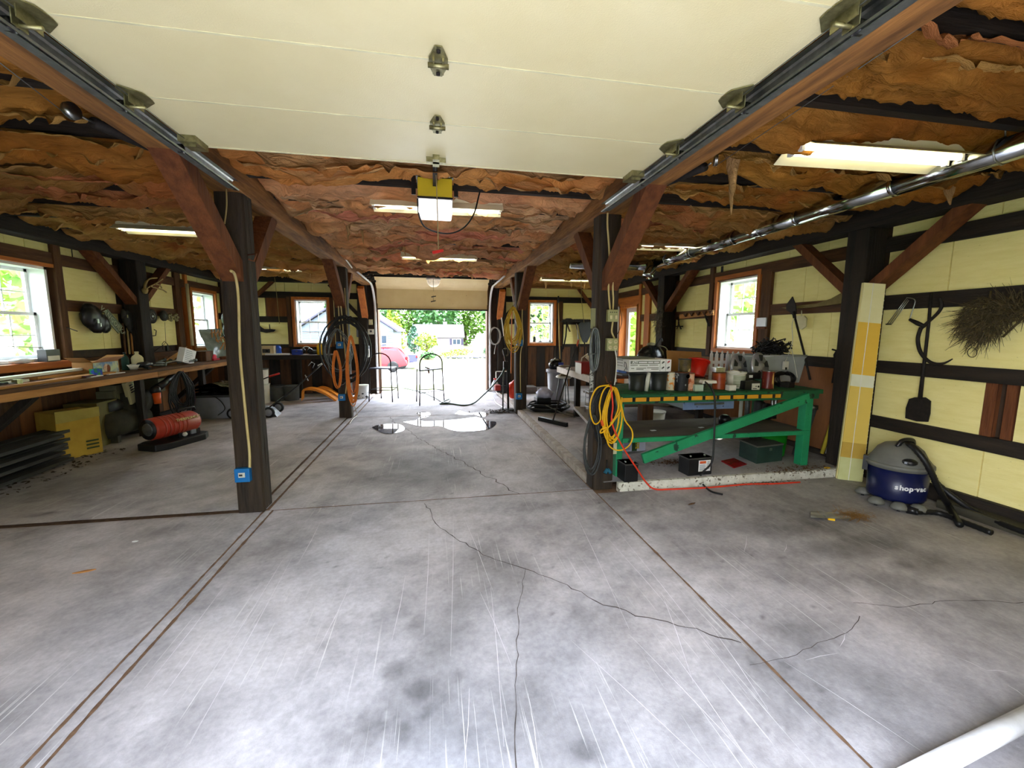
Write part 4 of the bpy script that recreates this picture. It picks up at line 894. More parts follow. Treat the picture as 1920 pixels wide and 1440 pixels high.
# ---------------------------------------------------------------- reusable small things
def loops(c, ru, rv, n, u, v, r, jit=.12, seed=1, seg=22, droop=0., hang=True):
    """hank of n loops about centre c in plane (u, v); hung loops share their top"""
    rnd = random.Random(seed); c, u, v = Vector(c), Vector(u), Vector(v); w_ = u.cross(v).normalized(); P = []
    for k in range(n):
        a = ru * (1 + rnd.uniform(-jit, jit) * 1.6); b = rv * (1 + rnd.uniform(-jit, jit)); off = w_ * rnd.uniform(-.025, .025)
        cc = c + (v * (rv - b) if hang else Vector()) + u * rnd.uniform(-.02, .02)
        for i in range(seg):
            t = math.pi / 2 + 2 * math.pi * i / seg; x = math.cos(t); y = math.sin(t)
            pinch = (.35 + .65 * (1 - max(0, y)) ** .6) if hang else 1
            P.append(cc + u * (a * x * pinch) + v * (b * y) + off * math.cos(t * .5))
    return P
def hank(name, label, cat, c, ru, rv, n, m, r=.006, u=(1, 0, 0), v=(0, 0, 1), parent=None, **k):
    P = loops(c, ru, rv, n, u, v, r, **k)
    b = MB().tube(P, r, 6)
    if parent is not None: return part(name, b, m, parent)
    return solo(name, b, m, label, cat)
def cable(name, label, pts, r, m, cat='cable', k=6): return solo(name, MB().tube(smooth_path(pts, k), r, 7), m, label, cat)
def pail(name, label, c, r0, r1, h, m, lid=None, bail=None, M=None, cat='bucket', rim=None, fill=None, wall=.006, group=None):
    t = thing(name, label, cat, c, group=group); M = M or Matrix.Identity(4)
    part('body', MB().lathe([(0, 0), (r0, 0), (r0 + .001, .004), (r1, h), (r1 - wall, h), (r0 - wall, .012), (0, .012)], c, 26, M), m, t)
    part('rim', MB().lathe([(r1 - wall, h - .02), (r1 + .007, h - .018), (r1 + .008, h), (r1 - wall, h)], c, 26, M), rim or m, t)
    if lid: part('lid', MB().lathe([(r1 + .01, h - .012), (r1 + .01, h + .006), (r1 - .015, h + .012), (r1 - .02, h + .004), (0, h + .004)], c, 26, M), lid, t)
    if fill: part('contents', MB().lathe([(0, h * .7), (r1 * .93, h * .7)], c, 20, M), fill, t)
    if bail: part('bail', MB().tube([Vector(c) + M @ p for p in arc((0, 0, h * .86), r1 + .004, math.pi, 2 * math.pi, 12, (1, 0, 0), (0, -.35, .62) if bail > 0 else (0, .3, .6))], .003, 5), M_STEEL, t)
    return t
def can(label, c, r, h, m, rimm=None, M=None, group=None, band=None, name='paint_can', top=None, cat='can'):
    t = thing(name, label, cat, c, group=group); M = M or Matrix.Identity(4)
    part('body', MB().lathe([(0, 0), (r, 0), (r + .002, .006), (r, .012), (r, h - .012), (r + .002, h - .006), (r, h), (r - .008, h), (r - .008, h - .01), (0, h - .01)], c, 24, M), m, t)
    part('rim', MB().lathe([(r - .001, h - .006), (r + .004, h - .005), (r + .004, h + .003), (r - .008, h + .003)], c, 24, M), rimm or M_STEEL, t)
    if band: part('label', MB().lathe([(r + .0008, h * band[0]), (r + .0015, h * (band[0] + .01)), (r + .0015, h * band[1]), (r + .0008, h * band[1])], c, 24, M), band[2], t)
    return t
M_CARD = mat('cardboard', (176, 130, 78), (150, 106, 60), rough=.9, scale=4); M_CARDY = mat('cardboard_yellow', (196, 160, 60), (168, 132, 44), rough=.9, scale=4)
M_PAPER = mat('paper', (240, 240, 238), (226, 226, 226), rough=.8); M_INK = mat('ink', (40, 42, 46)); M_REDP = mat('red_plastic', (206, 36, 20), (180, 26, 14), rough=.35)
M_ORANGE = mat('orange_plastic', (226, 92, 24), (200, 74, 18), rough=.45); M_YEL = mat('yellow_plastic', (236, 190, 20), (216, 166, 10), rough=.45)
M_WPL = mat('white_plastic', (228, 226, 214), (206, 204, 190), rough=.45); M_GREYP = mat('grey_plastic', (138, 142, 152), (118, 122, 130), rough=.45); M_BLUE = mat('blue_tool', (30, 60, 170), (22, 44, 130), rough=.4)
M_DKGREY = mat('dark_grey', (60, 62, 62), (42, 44, 44), rough=.6); M_YCORD = mat('yellow_cord', (240, 190, 20), (226, 168, 10), rough=.5); M_OCORD = mat('orange_cord', (226, 130, 40), (200, 104, 24), rough=.5)
M_RCORD = mat('extension_cable', (232, 66, 36), (214, 50, 26), rough=.5); M_BAG = mat('bin_liner', (24, 25, 28), (14, 14, 16), rough=.22); M_CLEAR = mat('cloudy_plastic', (206, 210, 208), (186, 190, 188), rough=.25, alpha=.55)
M_BEIGE = mat('beige_plastic', (206, 196, 150), (184, 172, 126), rough=.5); M_RUST = mat('rusty_steel', (130, 74, 42), (74, 46, 32), rough=.8, scale=12); M_GREENP = mat('green_plastic', (24, 150, 30), (16, 120, 22), rough=.4)

# ---------------------------------------------------------------- left workbench
wb = thing('workbench', 'long wooden workbench fixed along the left wall under the windows', 'workbench', (-4.55, 7.0, 0))
for i, x in enumerate((-4.94, -4.70, -4.46)):
    part('top_plank', MB().box((x, 4.2, .955), (x + .235 + (.03 if i == 2 else 0), 9.95, 1.0)), W_BROWN['y'] if i != 1 else W_TAN['y'], wb, bevel=.004)
part('apron', MB().box((-4.245, 4.2, .875), (-4.20, 7.32, .975)), W_PINE['y'], wb, bevel=.003); part('apron', MB().box((-4.245, 7.325, .875), (-4.20, 9.95, .97)), W_TAN['y'], wb, bevel=.003)
for y in (5.35, 9.1): part('strut', MB().bar((-4.28, y, .88), (-4.9, y - .05, .28), .07, .09, (0, 1, 0)), W_DARK['z'], wb)
for y in (7.0, 8.7): part('leg', MB().box((-4.34, y, .022), (-4.26, y + .09, .955)), W_DARK['z'], wb)
BZ = 1.0
def lying(name, label, a, b, w_, h, m, cat='board', z=None):
    """board lying between two photo points at height z"""
    return solo(name, MB().bar(a, b, w_, h), m, label, cat, 'boards on the left workbench')
z_ = BZ
for lab, pa, pb, x0, x1, z0, w_, m in [('long white board on top of the planks by the left window', (-30, 0), (190, 0), -4.42, -4.60, 1.085, .10, M_WPL), ('yellow pine plank under the white board', (55, 0), (160, 0), -4.44, -4.56, 1.05, .12, W_PINE['y']),
                             ('short dark offcut beneath the yellow plank', (50, 0), (90, 0), -4.36, -4.42, 1.018, .09, W_BROWN['y']), ('wide pine plank lying at the front edge of the bench', (-30, 0), (205, 0), -4.30, -4.36, 1.015, .14, W_PINE['y']), ('grey board at the far left of the bench', (-40, 0), (44, 0), -4.33, -4.40, 1.045, .07, M_WPL)]:
    def yat(px, x): return at(px, 690, x=x).y
    solo('plank', MB().bar((x0, yat(pa[0], x0), z0), (x1, yat(pb[0], x1), z0), w_, .028), m, lab, 'plank')
g = thing('bar_clamp', 'brass-coloured bar clamp on the near end of the left bench', 'clamp', at(18, 722, x=-4.24)); c = at(18, 719, x=-4.24)
part('bar', MB().bar(c + Vector((0, -.25, 0)), c + Vector((0, .12, 0)), .02, .014), M_STEELD, g); part('jaw', MB().cbox(c + Vector((0, .08, .01)), (.05, .06, .045)), M_BRASSY, g); part('handle', MB().cyl(c + Vector((.02, -.2, .01)), c + Vector((.02, -.05, .01)), .014), M_BLACKP, g)
# open picture box
c = at(198, 699, x=-4.40); c.z = BZ; t = thing('open_carton', 'open cardboard box printed with a brown and white dog, flaps up', 'box', c)
part('carton', MB().box(c + Vector((-.22, -.22, 0)), c + Vector((.0, .26, .17))), M_CARD, t)
part('print', MB().box(c + Vector((.0, -.2, .01)), c + Vector((.004, .24, .16))), mat('box_print', (206, 214, 170), (120, 150, 190), scale=9, sharp=.1), t)
part('dog_patch', MB().ball(c + Vector((.004, .02, .08)), .055, 12, (.12, 1, 1)), mat('dog_white', (236, 220, 200), (200, 150, 110), scale=20), t); part('dog_patch', MB().ball(c + Vector((.008, .05, .07)), .04, 12, (.12, .9, 1.3)), mat('dog_brown', (140, 70, 36)), t)
for a in (-1, 1): part('flap', MB().add([c + Vector(p) for p in ((-.22, a * .2, .17), (0, a * .2, .17), (.02, a * .36, .24), (-.2, a * .36, .24))], [(0, 1, 2, 3)]), M_CARD, t)
part('flap', MB().add([c + Vector(p) for p in ((0, -.2, .17), (0, .24, .17), (.12, .2, .23), (.12, -.18, .23))], [(0, 1, 2, 3)]), mat('flap_pink', (226, 168, 130)), t)
for lab, px, dz, m, w_, d_ in [('dark red booklet lying before the open box', 158, .02, mat('booklet_dark', (70, 16, 24)), .13, .18), ('white booklet lying before the open box', 168, .008, M_PAPER, .16, .2), ('blue and green packet against the open box', 180, .05, mat('packet_print', (40, 70, 180), (40, 140, 70), scale=14, sharp=.05), .05, .14), ('white slip of paper at the bench edge below the dog box', 212, .004, M_PAPER, .10, .3)]:
    q = at(px, 698, x=-4.30); q.z = BZ
    solo('booklet', MB().cbox(q + Vector((0, 0, dz)), (w_, d_, .014 if dz < .04 else .09)), m, lab, 'paper')
def bottle(label, c, r, h, m, cap, cat='bottle'):
    t = thing('bottle', label, cat, c); part('body', MB().lathe([(0, 0), (r, 0), (r, h * .62), (r * .75, h * .74), (r * .32, h * .84), (r * .32, h * .92), (0, h * .92)], c, 18), m, t)
    part('cap', MB().lathe([(r * .36, h * .9), (r * .36, h), (0, h)], c, 14), cap, t); return t
q = at(259, 690, x=-4.55); q.z = BZ; bottle('cream jug with a narrow neck behind the black drill', q, .075, .26, M_CREAM, M_CREAM)
q = at(236, 690, x=-4.5); q.z = BZ; bottle('dark green spray bottle beside the open dog box', q, .045, .27, mat('dark_green_can', (20, 60, 44), (12, 40, 30)), M_BLACKP)
q = at(249, 690, x=-4.45); q.z = BZ; solo('bowl', MB().lathe([(0, 0), (.05, 0), (.10, .08), (.095, .08), (.045, .01), (0, .01)], q, 20), M_WPL, 'shallow cream bowl under the cream jug', 'bowl')
c = at(272, 690, x=-4.36); c.z = BZ; t = thing('drill', 'black power drill lying on the left bench', 'drill', c)
part('body', MB().tube([c + Vector((0, -.12, .07)), c + Vector((0, .06, .07)), c + Vector((0, .12, .07))], [.04, .042, .02], 12), M_BLACKP, t); part('grip', MB().bar(c + Vector((0, -.06, .05)), c + Vector((.12, -.1, .02)), .04, .035), M_BLACKP, t); part('chuck', MB().cyl(c + Vector((0, .12, .07)), c + Vector((0, .17, .07)), .016), M_STEEL, t)
t = solo('leaning_cardboard', MB().prism([at(283, 694, x=-4.6), at(325, 676, x=-4.6), at(352, 650, x=-4.72), at(330, 664, x=-4.72)], (-.015, .01, .01)), M_CARD, 'torn brown cardboard leaning on the wall behind the pipe fittings', 'cardboard')
rnd = random.Random(5); c0 = at(322, 690, x=-4.42); c0.z = BZ
for i in range(9):
    p = c0 + Vector((rnd.uniform(-.1, .12), rnd.uniform(-.5, .35), .03 + rnd.uniform(0, .05))); d = Vector((rnd.uniform(-.4, .4), 1, rnd.uniform(-.1, .2))).normalized() * rnd.uniform(.08, .22)
    tt = thing('pipe_fitting', 'metal pipe fitting in the heap beside the tilted white carton', 'pipe', p, group='pipe fittings heaped on the left bench')
    part('tube', MB().tube([p - d, p + d], .018, 10), M_STEELD if i % 3 else M_STEEL, tt); part('collar', MB().tube([p + d * .8, p + d * 1.05], .027, 10), M_STEELD, tt)
c = at(352, 668, x=-4.30); c.z = 1.13; Mx = Matrix.Translation(c) @ Matrix.Rotation(R(-14), 4, 'X') @ Matrix.Rotation(R(8), 4, 'Y')
t = thing('carton', 'white printed carton tilted on edge on the left bench', 'box', c); part('carton', MB(Mx).box((-.07, -.17, -.12), (.03, .17, .13)), M_PAPER, t)
for i in range(7): part('print_line', MB(Mx).box((.0305, -.13, .09 - i * .032), (.032, .05 + .02 * (i % 3), .096 - i * .032)), mat('print_grey', (130, 136, 150)), t)
c = at(384, 680, x=-4.42); c.z = BZ; solo('wood_block', MB().box(c + Vector((-.1, -.14, 0)), c + Vector((.1, .14, .19))), W_BROWN['z'], 'square dark wooden block beside the white tilted carton', 'block', bevel=.005)
c = at(402, 678, x=-4.32); c.z = BZ; t = thing('tape_dispenser', 'pink and red tape dispenser at the far end of the left bench', 'tape', c)
part('reel', MB().lathe([(.03, -.02), (.065, -.02), (.065, .02), (.03, .02)], c + Vector((0, 0, .05)), 18, Matrix.Rotation(R(90), 4, 'Y')), mat('tape_pink', (236, 70, 90)), t); part('base', MB().cbox(c + Vector((0, .03, .015)), (.07, .24, .03)), mat('tape_red', (180, 30, 40)), t)
c = at(424, 677, x=-4.32); c.z = BZ; solo('small_tray', MB().box(c + Vector((-.06, -.14, 0)), c + Vector((.06, .14, .05))), M_RUST, 'small rusty tray at the far end of the left bench', 'tray')
# clear bag of kindling leaning on the sill
c = at(402, 645, x=-4.62); t = thing('kindling_bag', 'clear plastic bag full of pale kindling leaning under the farther left window', 'bag', (c.x, c.y, BZ))
Q = [at(370, 618, x=-4.80), at(412, 616, x=-4.80), at(436, 668, x=-4.45), at(396, 674, x=-4.45)]
part('bag', MB().grid(lambda u, v: Q[0].lerp(Q[1], u).lerp(Q[3].lerp(Q[2], u), v) + Vector((.10, 0, .05)) * (math.sin(math.pi * u) * math.sin(math.pi * v)) + Vector((.012, 0, 0)) * float(vnoise(u * 14, v * 12, 3)), 18, 16), mat('bag_film', (150, 160, 150), (110, 122, 116), rough=.2, scale=9), t)
rnd = random.Random(9)
for i in range(16):
    u, v = rnd.uniform(.25, .75), rnd.uniform(.2, .8); p = Q[0].lerp(Q[1], u).lerp(Q[3].lerp(Q[2], u), v) + Vector((.14 * math.sin(math.pi * v), 0, .05)); a = rnd.uniform(0, 3.1); d = Vector((0, math.cos(a), math.sin(a))) * rnd.uniform(.05, .11)
    part('kindling', MB().bar(p - d, p + d, .018, .014), W_PINE['z'], t)
# on the sill of window 1
c = at(92, 668, x=-4.87); c.z = 1.19; t = thing('radio', 'small black and white clock radio on the sill of the nearest left window', 'radio', c)
part('case', MB().box(c + Vector((-.05, -.10, 0)), c + Vector((.05, .10, .15))), M_BLACKP, t); part('front', MB().box(c + Vector((.05, -.085, .01)), c + Vector((.053, .085, .07))), M_WPL, t); part('antenna', MB().tube([c + Vector((0, -.07, .15)), c + Vector((0, -.075, .2))], .004, 5), M_STEEL, t)
c = at(40, 672, x=-4.86); c.z = 1.19; solo('crumpled_tissue', MB().ball(c + Vector((0, 0, .03)), .06, 10, (1, 2.2, .55), .25), M_PAPER, 'crumpled white tissue on the left window sill', 'paper')
solo('rod', MB().cyl(at(-20, 648, x=-4.9), at(80, 652, x=-4.9), .006, n=6), M_WPL, 'thin rod lying across the nearest left window', 'rod')

# ---------------------------------------------------------------- hung on the left wall
def yz(px, py, x): return at(px, py, x=x)
c = yz(172, 600, -4.86); t = thing('belt_bundle', 'bulky black bundle of belts hanging by the left window', 'bundle', c)
for i, (px, py, r) in enumerate(((172, 594, .17), (180, 604, .16), (192, 606, .12), (168, 584, .12), (196, 612, .10))):
    part('lump', MB().ball(yz(px, py, -4.84), r, 14, (.45, 1.1, 1), .12), M_BLACKP, t)
part('buckle', MB().cbox(yz(184, 602, -4.75), (.01, .03, .06)), M_STEEL, t); part('buckle', MB().cbox(yz(189, 609, -4.75), (.01, .02, .05)), M_STEEL, t)
t = thing('embossed_plate', 'old dark metal nameplate hanging askew with raised letters', 'plate', yz(212, 602, -4.87)); a, b = yz(197, 586, -4.86), yz(226, 619, -4.86); d = (b - a).normalized(); up = Vector((1, 0, 0)).cross(d) * -1
if up.z < 0: up = -up
M_PL = mat('plate_metal', (110, 116, 90), (70, 76, 60), rough=.5, metal=.3)
part('plate', MB().bar(a, b, .012, .14, (1, 0, 0)) if False else MB().hexa([a - up * .075 + Vector((k, 0, 0)) if j == 0 else a for k, j in ()] or [a - up * .075 - Vector((.006, 0, 0)), b - up * .075 - Vector((.006, 0, 0)), b + up * .075 - Vector((.006, 0, 0)), a + up * .075 - Vector((.006, 0, 0)), a - up * .075 + Vector((.002, 0, 0)), b - up * .075 + Vector((.002, 0, 0)), b + up * .075 + Vector((.002, 0, 0)), a + up * .075 + Vector((.002, 0, 0))]), M_PL, t)
for s in (-1, 1): part('rim', MB().bar(a + up * .07 * s + Vector((.004, 0, 0)), b + up * .07 * s + Vector((.004, 0, 0)), .008, .008), mat('rim_metal', (150, 156, 126), rough=.5, metal=.3), t)
lettering(t, 'VANGORKA', .11, plane_M((a + b) / 2 + Vector((.006, 0, 0)), d, up), mat('letter_metal', (160, 166, 134), rough=.5), ext=.003)
c = yz(240, 600, -4.86); t = thing('glove_bundle', 'dusty black work gloves and straps hung beside the dark nameplate', 'gloves', c)
for px, py, r in ((238, 596, .11), (243, 608, .10), (233, 590, .07)): part('glove', MB().ball(yz(px, py, -4.85), r, 12, (.4, .9, 1.2), .2), mat('dusty_black', (44, 44, 36), (18, 18, 15)), t)
part('buckle', MB().cbox(yz(239, 593, -4.79), (.01, .02, .05)), M_BRASSY, t)
for i, (pa, pb) in enumerate((((230, 606), (236, 664)), ((238, 610), (243, 664)), ((245, 612), (249, 664)))):
    solo('stick', MB().tube([yz(*pa, -4.88), yz(*pb, -4.82)], .014, 7), [W_BROWN['z'], M_ROPE, W_PINE['z']][i], ['dark brown stick', 'pale bamboo stick', 'thick pale stick'][i] + ' standing in the corner by the left wall post', 'stick')
for i, (px, py, r, hub) in enumerate(((284, 593, .125, .07), (307, 592, .095, .035))):
    c = yz(px, py, -4.86); M = Matrix.Rotation(R(90), 4, 'Y'); t = thing('wheel', ['larger rubber wheel with a wide grey hub on the left wall', 'smaller rubber wheel with a small hub on the left wall'][i], 'wheel', c)
    part('tyre', MB().lathe([(hub, -.02), (r * .8, -.03), (r, -.015), (r, .015), (r * .8, .03), (hub, .02)], c, 24, M), mat('tyre_grey', (52, 48, 42), (34, 32, 28), rough=.8), t)
    part('hub', MB().lathe([(0, .03), (hub * .3, .032), (hub * .35, .015), (hub, .022), (hub, -.02), (0, -.02)], c, 20, M), M_STEELD if i else M_STEEL, t)
for i, px in enumerate((319, 330)):
    c = yz(px, 595, -4.87); t = thing('tap', ['round knobbed tap wheel', 'star-shaped tap wheel'][i] + ' hung beyond the rubber wheels', 'tap', c)
    for k in range(5): a = k * 1.257; part('lobe', MB().ball(c + Vector((0, math.cos(a) * .055, math.sin(a) * .055)), .028, 8), M_BRASSY, t)
    part('ring', MB().tube([c + Vector((0, math.cos(k * .5236) * .04, math.sin(k * .5236) * .04)) for k in range(12)], .012, 6, closed=True), M_BRASSY, t)
t = thing('antlers', 'pair of deer antlers fixed to the left wall post', 'antlers', at(274, 547, x=-4.66)); b = at(272, 545, x=-4.66)
M_ANT = mat('antler_bone', (190, 170, 110), (140, 116, 70))
part('skull_piece', MB().ball(b, .045, 10, (1, 1, 1.2), .15), M_ANT, t)
part('antler', MB().tube(smooth_path([b, at(272, 533, x=-4.6), at(280, 523, x=-4.5), at(295, 521, x=-4.45)], 3), [.02] * 5 + [.012] * 4 + [.006], 7), M_ANT, t)
for P in ([(273, 543), (281, 537), (292, 532), (305, 523)], [(283, 537), (292, 540), (304, 543), (312, 548)], [(292, 533), (300, 535), (303, 540)]):
    part('antler', MB().tube(smooth_path([at(*p, x=-4.5 - .02 * i) for i, p in enumerate(P)], 3), .010, 6), M_ANT, t)
solo('wall_hook', MB().tube([yz(*p, -4.9) for p in ((284, 630), (292, 629), (293, 620), (289, 618))], .008, 6), M_IRON, 'bent rusty hook on the left wall below the rubber wheels', 'hook')
t = thing('wire_hanger', 'folded wire hanger hooked on a nail above the pipe fittings', 'hanger', yz(308, 650, -4.86))
part('wire', MB().tube([yz(*p, -4.88) for p in ((309, 604), (311, 642))], .003, 5), M_IRON, t)
for P in (((288, 660), (306, 647), (311, 642), (324, 658)), ((304, 645), (308, 640), (314, 645), (312, 655), (305, 655), (304, 645))): part('wire', MB().tube([yz(*p, -4.86) for p in P], .005, 5), M_IRON, t)
part('clip', MB().cbox(yz(313, 653, -4.84), (.03, .05, .09)), M_BLACKP, t)
solo('curtain_pole', MB().tube([at(350, 532, x=-4.80), at(361, 648, x=-4.74)], .028, 10), M_CREAM, 'long pale wooden pole standing left of the farther left window', 'pole')
t = thing('coat_bundle', 'black coat bundle hanging past the farther left window', 'bundle', at(428, 620, x=-4.7))
for px, py, r in ((422, 598, .16), (426, 620, .2), (430, 640, .15)): part('fold', MB().ball(at(px, py, x=-4.70), r * .8, 12, (.5, .9, 1.2), .15), M_BLACKP, t)
for i, (a, b) in enumerate((((100, 458), (97, 480)), ((134, 465), (137, 492)))):
    solo('dangling_wire', MB().tube([yz(*a, -4.93), yz(*b, -4.93)], .006, 5), M_IRON, ['left', 'right'][i] + ' bit of dark wire on the top left wall panels', 'wire')
t = solo('nail', MB().cyl(yz(120, 612, -4.95), yz(145, 621, -4.7), .006, n=5), M_IRON, 'long nail sticking out below the middle left girt', 'nail')

# ---------------------------------------------------------------- under the left bench
A, B = at(115, 866, z=.01), at(193, 849, z=.01); d = (B - A); nrm = Vector((-d.y, d.x, 0)).normalized() * .42
if nrm.x > 0: nrm = -nrm
t = thing('moving_carton', 'big dusty yellow cardboard carton under the left bench', 'box', A.lerp(B, .5)); h = Vector((0, 0, .58))
A2, B2 = A - d * .02, B + d * .02
part('carton', MB().hexa([A2, B2, B2 + nrm, A2 + nrm, A2 + h, B2 + h, B2 + nrm + h, A2 + nrm + h]), M_CARDY, t, bevel=.006)
part('flap', MB().hexa([q + Vector((.012, -.012, 0)) for q in (A2 + h * .8, B2 + h * .84)] + [q for q in (B2 + h * .84, A2 + h * .8)] + [q + Vector((.02, -.02, .03)) for q in (A2 + h, B2 + h)] + [q + Vector((0, 0, .03)) for q in (B2 + h, A2 + h)]), mat('cardboard_flap', (176, 158, 80), (150, 132, 60), rough=.9), t)
for k in range(3): part('print_line', MB().bar(A.lerp(B, .62) + Vector((.008, -.008, .10 + k * .045)), A.lerp(B, .93) + Vector((.008, -.008, .10 + k * .045)), .004, .02), mat('carton_print', (64, 76, 30)), t)
c = at(92, 850, z=0) + Vector((-.15, .1, 0)); solo('dark_carton', MB().cbox((-4.64, 6.62, .32), (.36, .42, .60), R(5)), mat('cardboard_dim', (110, 100, 50), (84, 74, 36)), 'second carton hidden behind the big yellow one', 'box')
rnd = random.Random(3)
for i in range(12):
    z = .05 + (i // 3) * .10; x = -4.28 - (i % 3) * .16 + rnd.uniform(-.02, .02); y1 = at(125 - rnd.uniform(0, 18) * (i > 1), 800, x=x).y
    solo('old_board', MB().bar((x, 4.0, z), (x - .03, y1, z + .02), .13, .035), mat('old_lumber_y', (56, 54, 46), (28, 27, 24), scale=20, stretch=(1, .1, 1)), 'weathered black board in the stack under the left bench', 'board', 'weathered boards stacked under the left bench')
rnd = random.Random(11); m = MB()
for i in range(500):
    p = at(rnd.uniform(0, 190), 860, z=.01); p = Vector((rnd.uniform(-4.7, -4.0), rnd.uniform(4.4, 6.3), .006 + rnd.uniform(0, .03))); a = rnd.uniform(0, 6.3); s_ = rnd.uniform(.012, .035)
    u = Vector((math.cos(a), math.sin(a), rnd.uniform(-.4, .4))) * s_; v = Vector((-math.sin(a), math.cos(a), rnd.uniform(-.3, .3))) * s_ * .6; j = len(m.v); m.add([p - u, p + v, p + u, p - v], [(0, 1, 2, 3)])
tag(part('leaf_litter', m, mat('dead_leaves', (64, 48, 30), (28, 22, 16), scale=20)), 'dark dead leaves swept along the stack under the left bench', 'leaves', kind='stuff')
# air compressor
c = at(262, 836, z=.02); c = Vector((-4.52, 6.95, .022)); t = thing('air_compressor', 'dusty black tank compressor in the shadow under the left bench', 'compressor', c)
M_DUST = mat('dusty_iron', (64, 60, 44), (34, 32, 26), rough=.9)
part('tank', MB().tube([c + Vector((0, -.42, .24)), c + Vector((0, -.38, .24)), c + Vector((0, .38, .24)), c + Vector((0, .42, .24))], [.10, .19, .19, .10], 18), M_DUST, t)
for y in (-.3, .3): part('foot', MB().box(c + Vector((-.15, y - .03, 0)), c + Vector((.15, y + .03, .1))), M_DUST, t)
part('pump', MB().cbox(c + Vector((0, .12, .52)), (.2, .2, .26)), M_DUST, t); part('flywheel', MB().lathe([(.05, -.02), (.17, -.02), (.17, .02), (.05, .02)], c + Vector((.14, .3, .5)), 22, Matrix.Rotation(R(90), 4, 'Y')), M_DUST, t); part('motor', MB().tube([c + Vector((0, -.3, .5)), c + Vector((0, -.05, .5))], .09, 14), M_DKGREY, t)
c = at(250, 732, x=-4.42); t = thing('vented_cover', 'beige plastic cover with slotted vents under the bench', 'cover', c); Mx = Matrix.Translation(c) @ Matrix.Rotation(R(14), 4, 'X')
part('cover', MB(Mx).box((-.03, -.15, -.17), (.03, .15, .17)), M_BEIGE, t, bevel=.01)
for i in range(2):
    for j in range(4): part('slot', MB(Mx).box((.03, -.10 + i * .12, .10 - j * .035 - i * .0), (.033, -.02 + i * .12, .118 - j * .035)), M_BLACKP, t)
for i, (px, py, w_, h_) in enumerate(((214, 738, .26, .26), (290, 722, .2, .22), (206, 752, .2, .3))):
    c = at(px, py, x=-4.62); solo('dusty_box', MB().cbox(c, (.2, w_, h_), R(5)), mat('dusty_box', (116, 112, 86), (90, 86, 64)), ['dusty beige appliance box hidden behind the vented cover', 'dusty carton under the bench behind the orange nozzle', 'tall dusty panel box left of the vented cover'][i], 'box')
t = thing('jointed_tool', 'black jointed arm ending in an orange nozzle below the bench edge', 'arm', at(296, 745, x=-4.25))
part('arm', MB().tube([at(326, 702, x=-4.26), at(312, 715, x=-4.25), at(296, 727, x=-4.24)], [.05, .045, .06], 12), M_BLACKP, t); part('joint', MB().ball(at(291, 732, x=-4.22), .075, 14), M_BLACKP, t)
part('nozzle', MB().tube([at(293, 737, x=-4.2), at(296, 757, x=-4.18)], [.055, .045], 14), M_ORANGE, t)
hank('cable_hank', 'thick hank of black cables hanging off the left bench edge', 'cable', at(341, 735, x=-4.12), .17, .34, 16, M_BLACK, .009, u=(.35, .94, 0), jit=.25, seed=4)
cable('purple_cable', 'thin purplish cord looping out of the black cable hank', [at(343, 695, x=-4.17), at(349, 708, x=-4.12), at(362, 722, x=-4.1), at(366, 745, x=-4.1), at(363, 770, x=-4.12)], .006, mat('purple_cord', (110, 60, 84)), 'cord')
# torpedo heater
a, b = at(278, 806, z=.30), at(364, 787, z=.30); d = (b - a).normalized(); t = thing('torpedo_heater', 'red torpedo heater with a black fuel-tank base beside the left bench', 'heater', ((a.x + b.x) / 2, (a.y + b.y) / 2, .022))
M_HR = mat('heater_red', (176, 40, 24), (150, 64, 36), rough=.45, scale=3)
part('barrel', MB().tube([a, a + d * .02, b - d * .05, b], [.15, .158, .158, .125], 22, flat=.92), M_HR, t)
for k in range(6): part('louvre', MB().tube([a + d * (.10 + k * .06), a + d * (.125 + k * .06)], .161, 22, flat=.92), mat('heater_orange', (156, 50, 24)), t)
part('mouth', MB().tube([a - d * .012, a + d * .004], [.135, .135], 20), M_BLACK, t); part('burner_ring', MB().tube([a - d * .02, a - d * .01], [.07, .09], 16), M_STEELD, t)
part('handle', MB().tube([a + d * .42 + Vector((0, 0, .14)), a + d * .44 + Vector((0, 0, .19)), a + d * .66 + Vector((0, 0, .19)), a + d * .68 + Vector((0, 0, .14))], .014, 8), M_BLACKP, t)
L_ = (b - a).length; q = Vector((a.x, a.y, 0)); n_ = Vector((-d.y, d.x, 0)).normalized(); dd = Vector((d.x, d.y, 0)).normalized()
rim = [q + dd * (-.05) + n_ * .14, q + dd * .08 + n_ * .2, q + dd * (L_ - .02) + n_ * .2, q + dd * (L_ + .12) + n_ * .1, q + dd * (L_ + .12) - n_ * .1, q + dd * (L_ - .02) - n_ * .2, q + dd * .08 - n_ * .2, q + dd * (-.05) - n_ * .14]
part('tank', MB().prism([p + Vector((0, 0, .022)) for p in rim], (0, 0, .09)), M_BLACKP, t, bevel=.012)
part('control_box', MB().bar(a + dd * L_ * .5 + Vector((0, 0, -.16)), b + Vector((0, 0, -.16)), .18, .1), M_BLACKP, t)
part('knob', MB().ball(a + dd * L_ * .62 - n_ * .10 + Vector((0, 0, -.15)), .032, 12), M_WPL, t); part('gauge', MB().cbox(a + dd * L_ * .82 - n_ * .10 + Vector((0, 0, -.14)), (.07, .02, .06), math.atan2(dd.y, dd.x)), M_GREYP, t)
lettering(t, 'THERMOHEAT', .055, plane_M(a.lerp(b, .68) - n_ * .1455 + Vector((0, 0, .075)), dd, n_ * .45 + Vector((0, 0, .9))), mat('letter_cream', (226, 206, 140)), ext=.004)
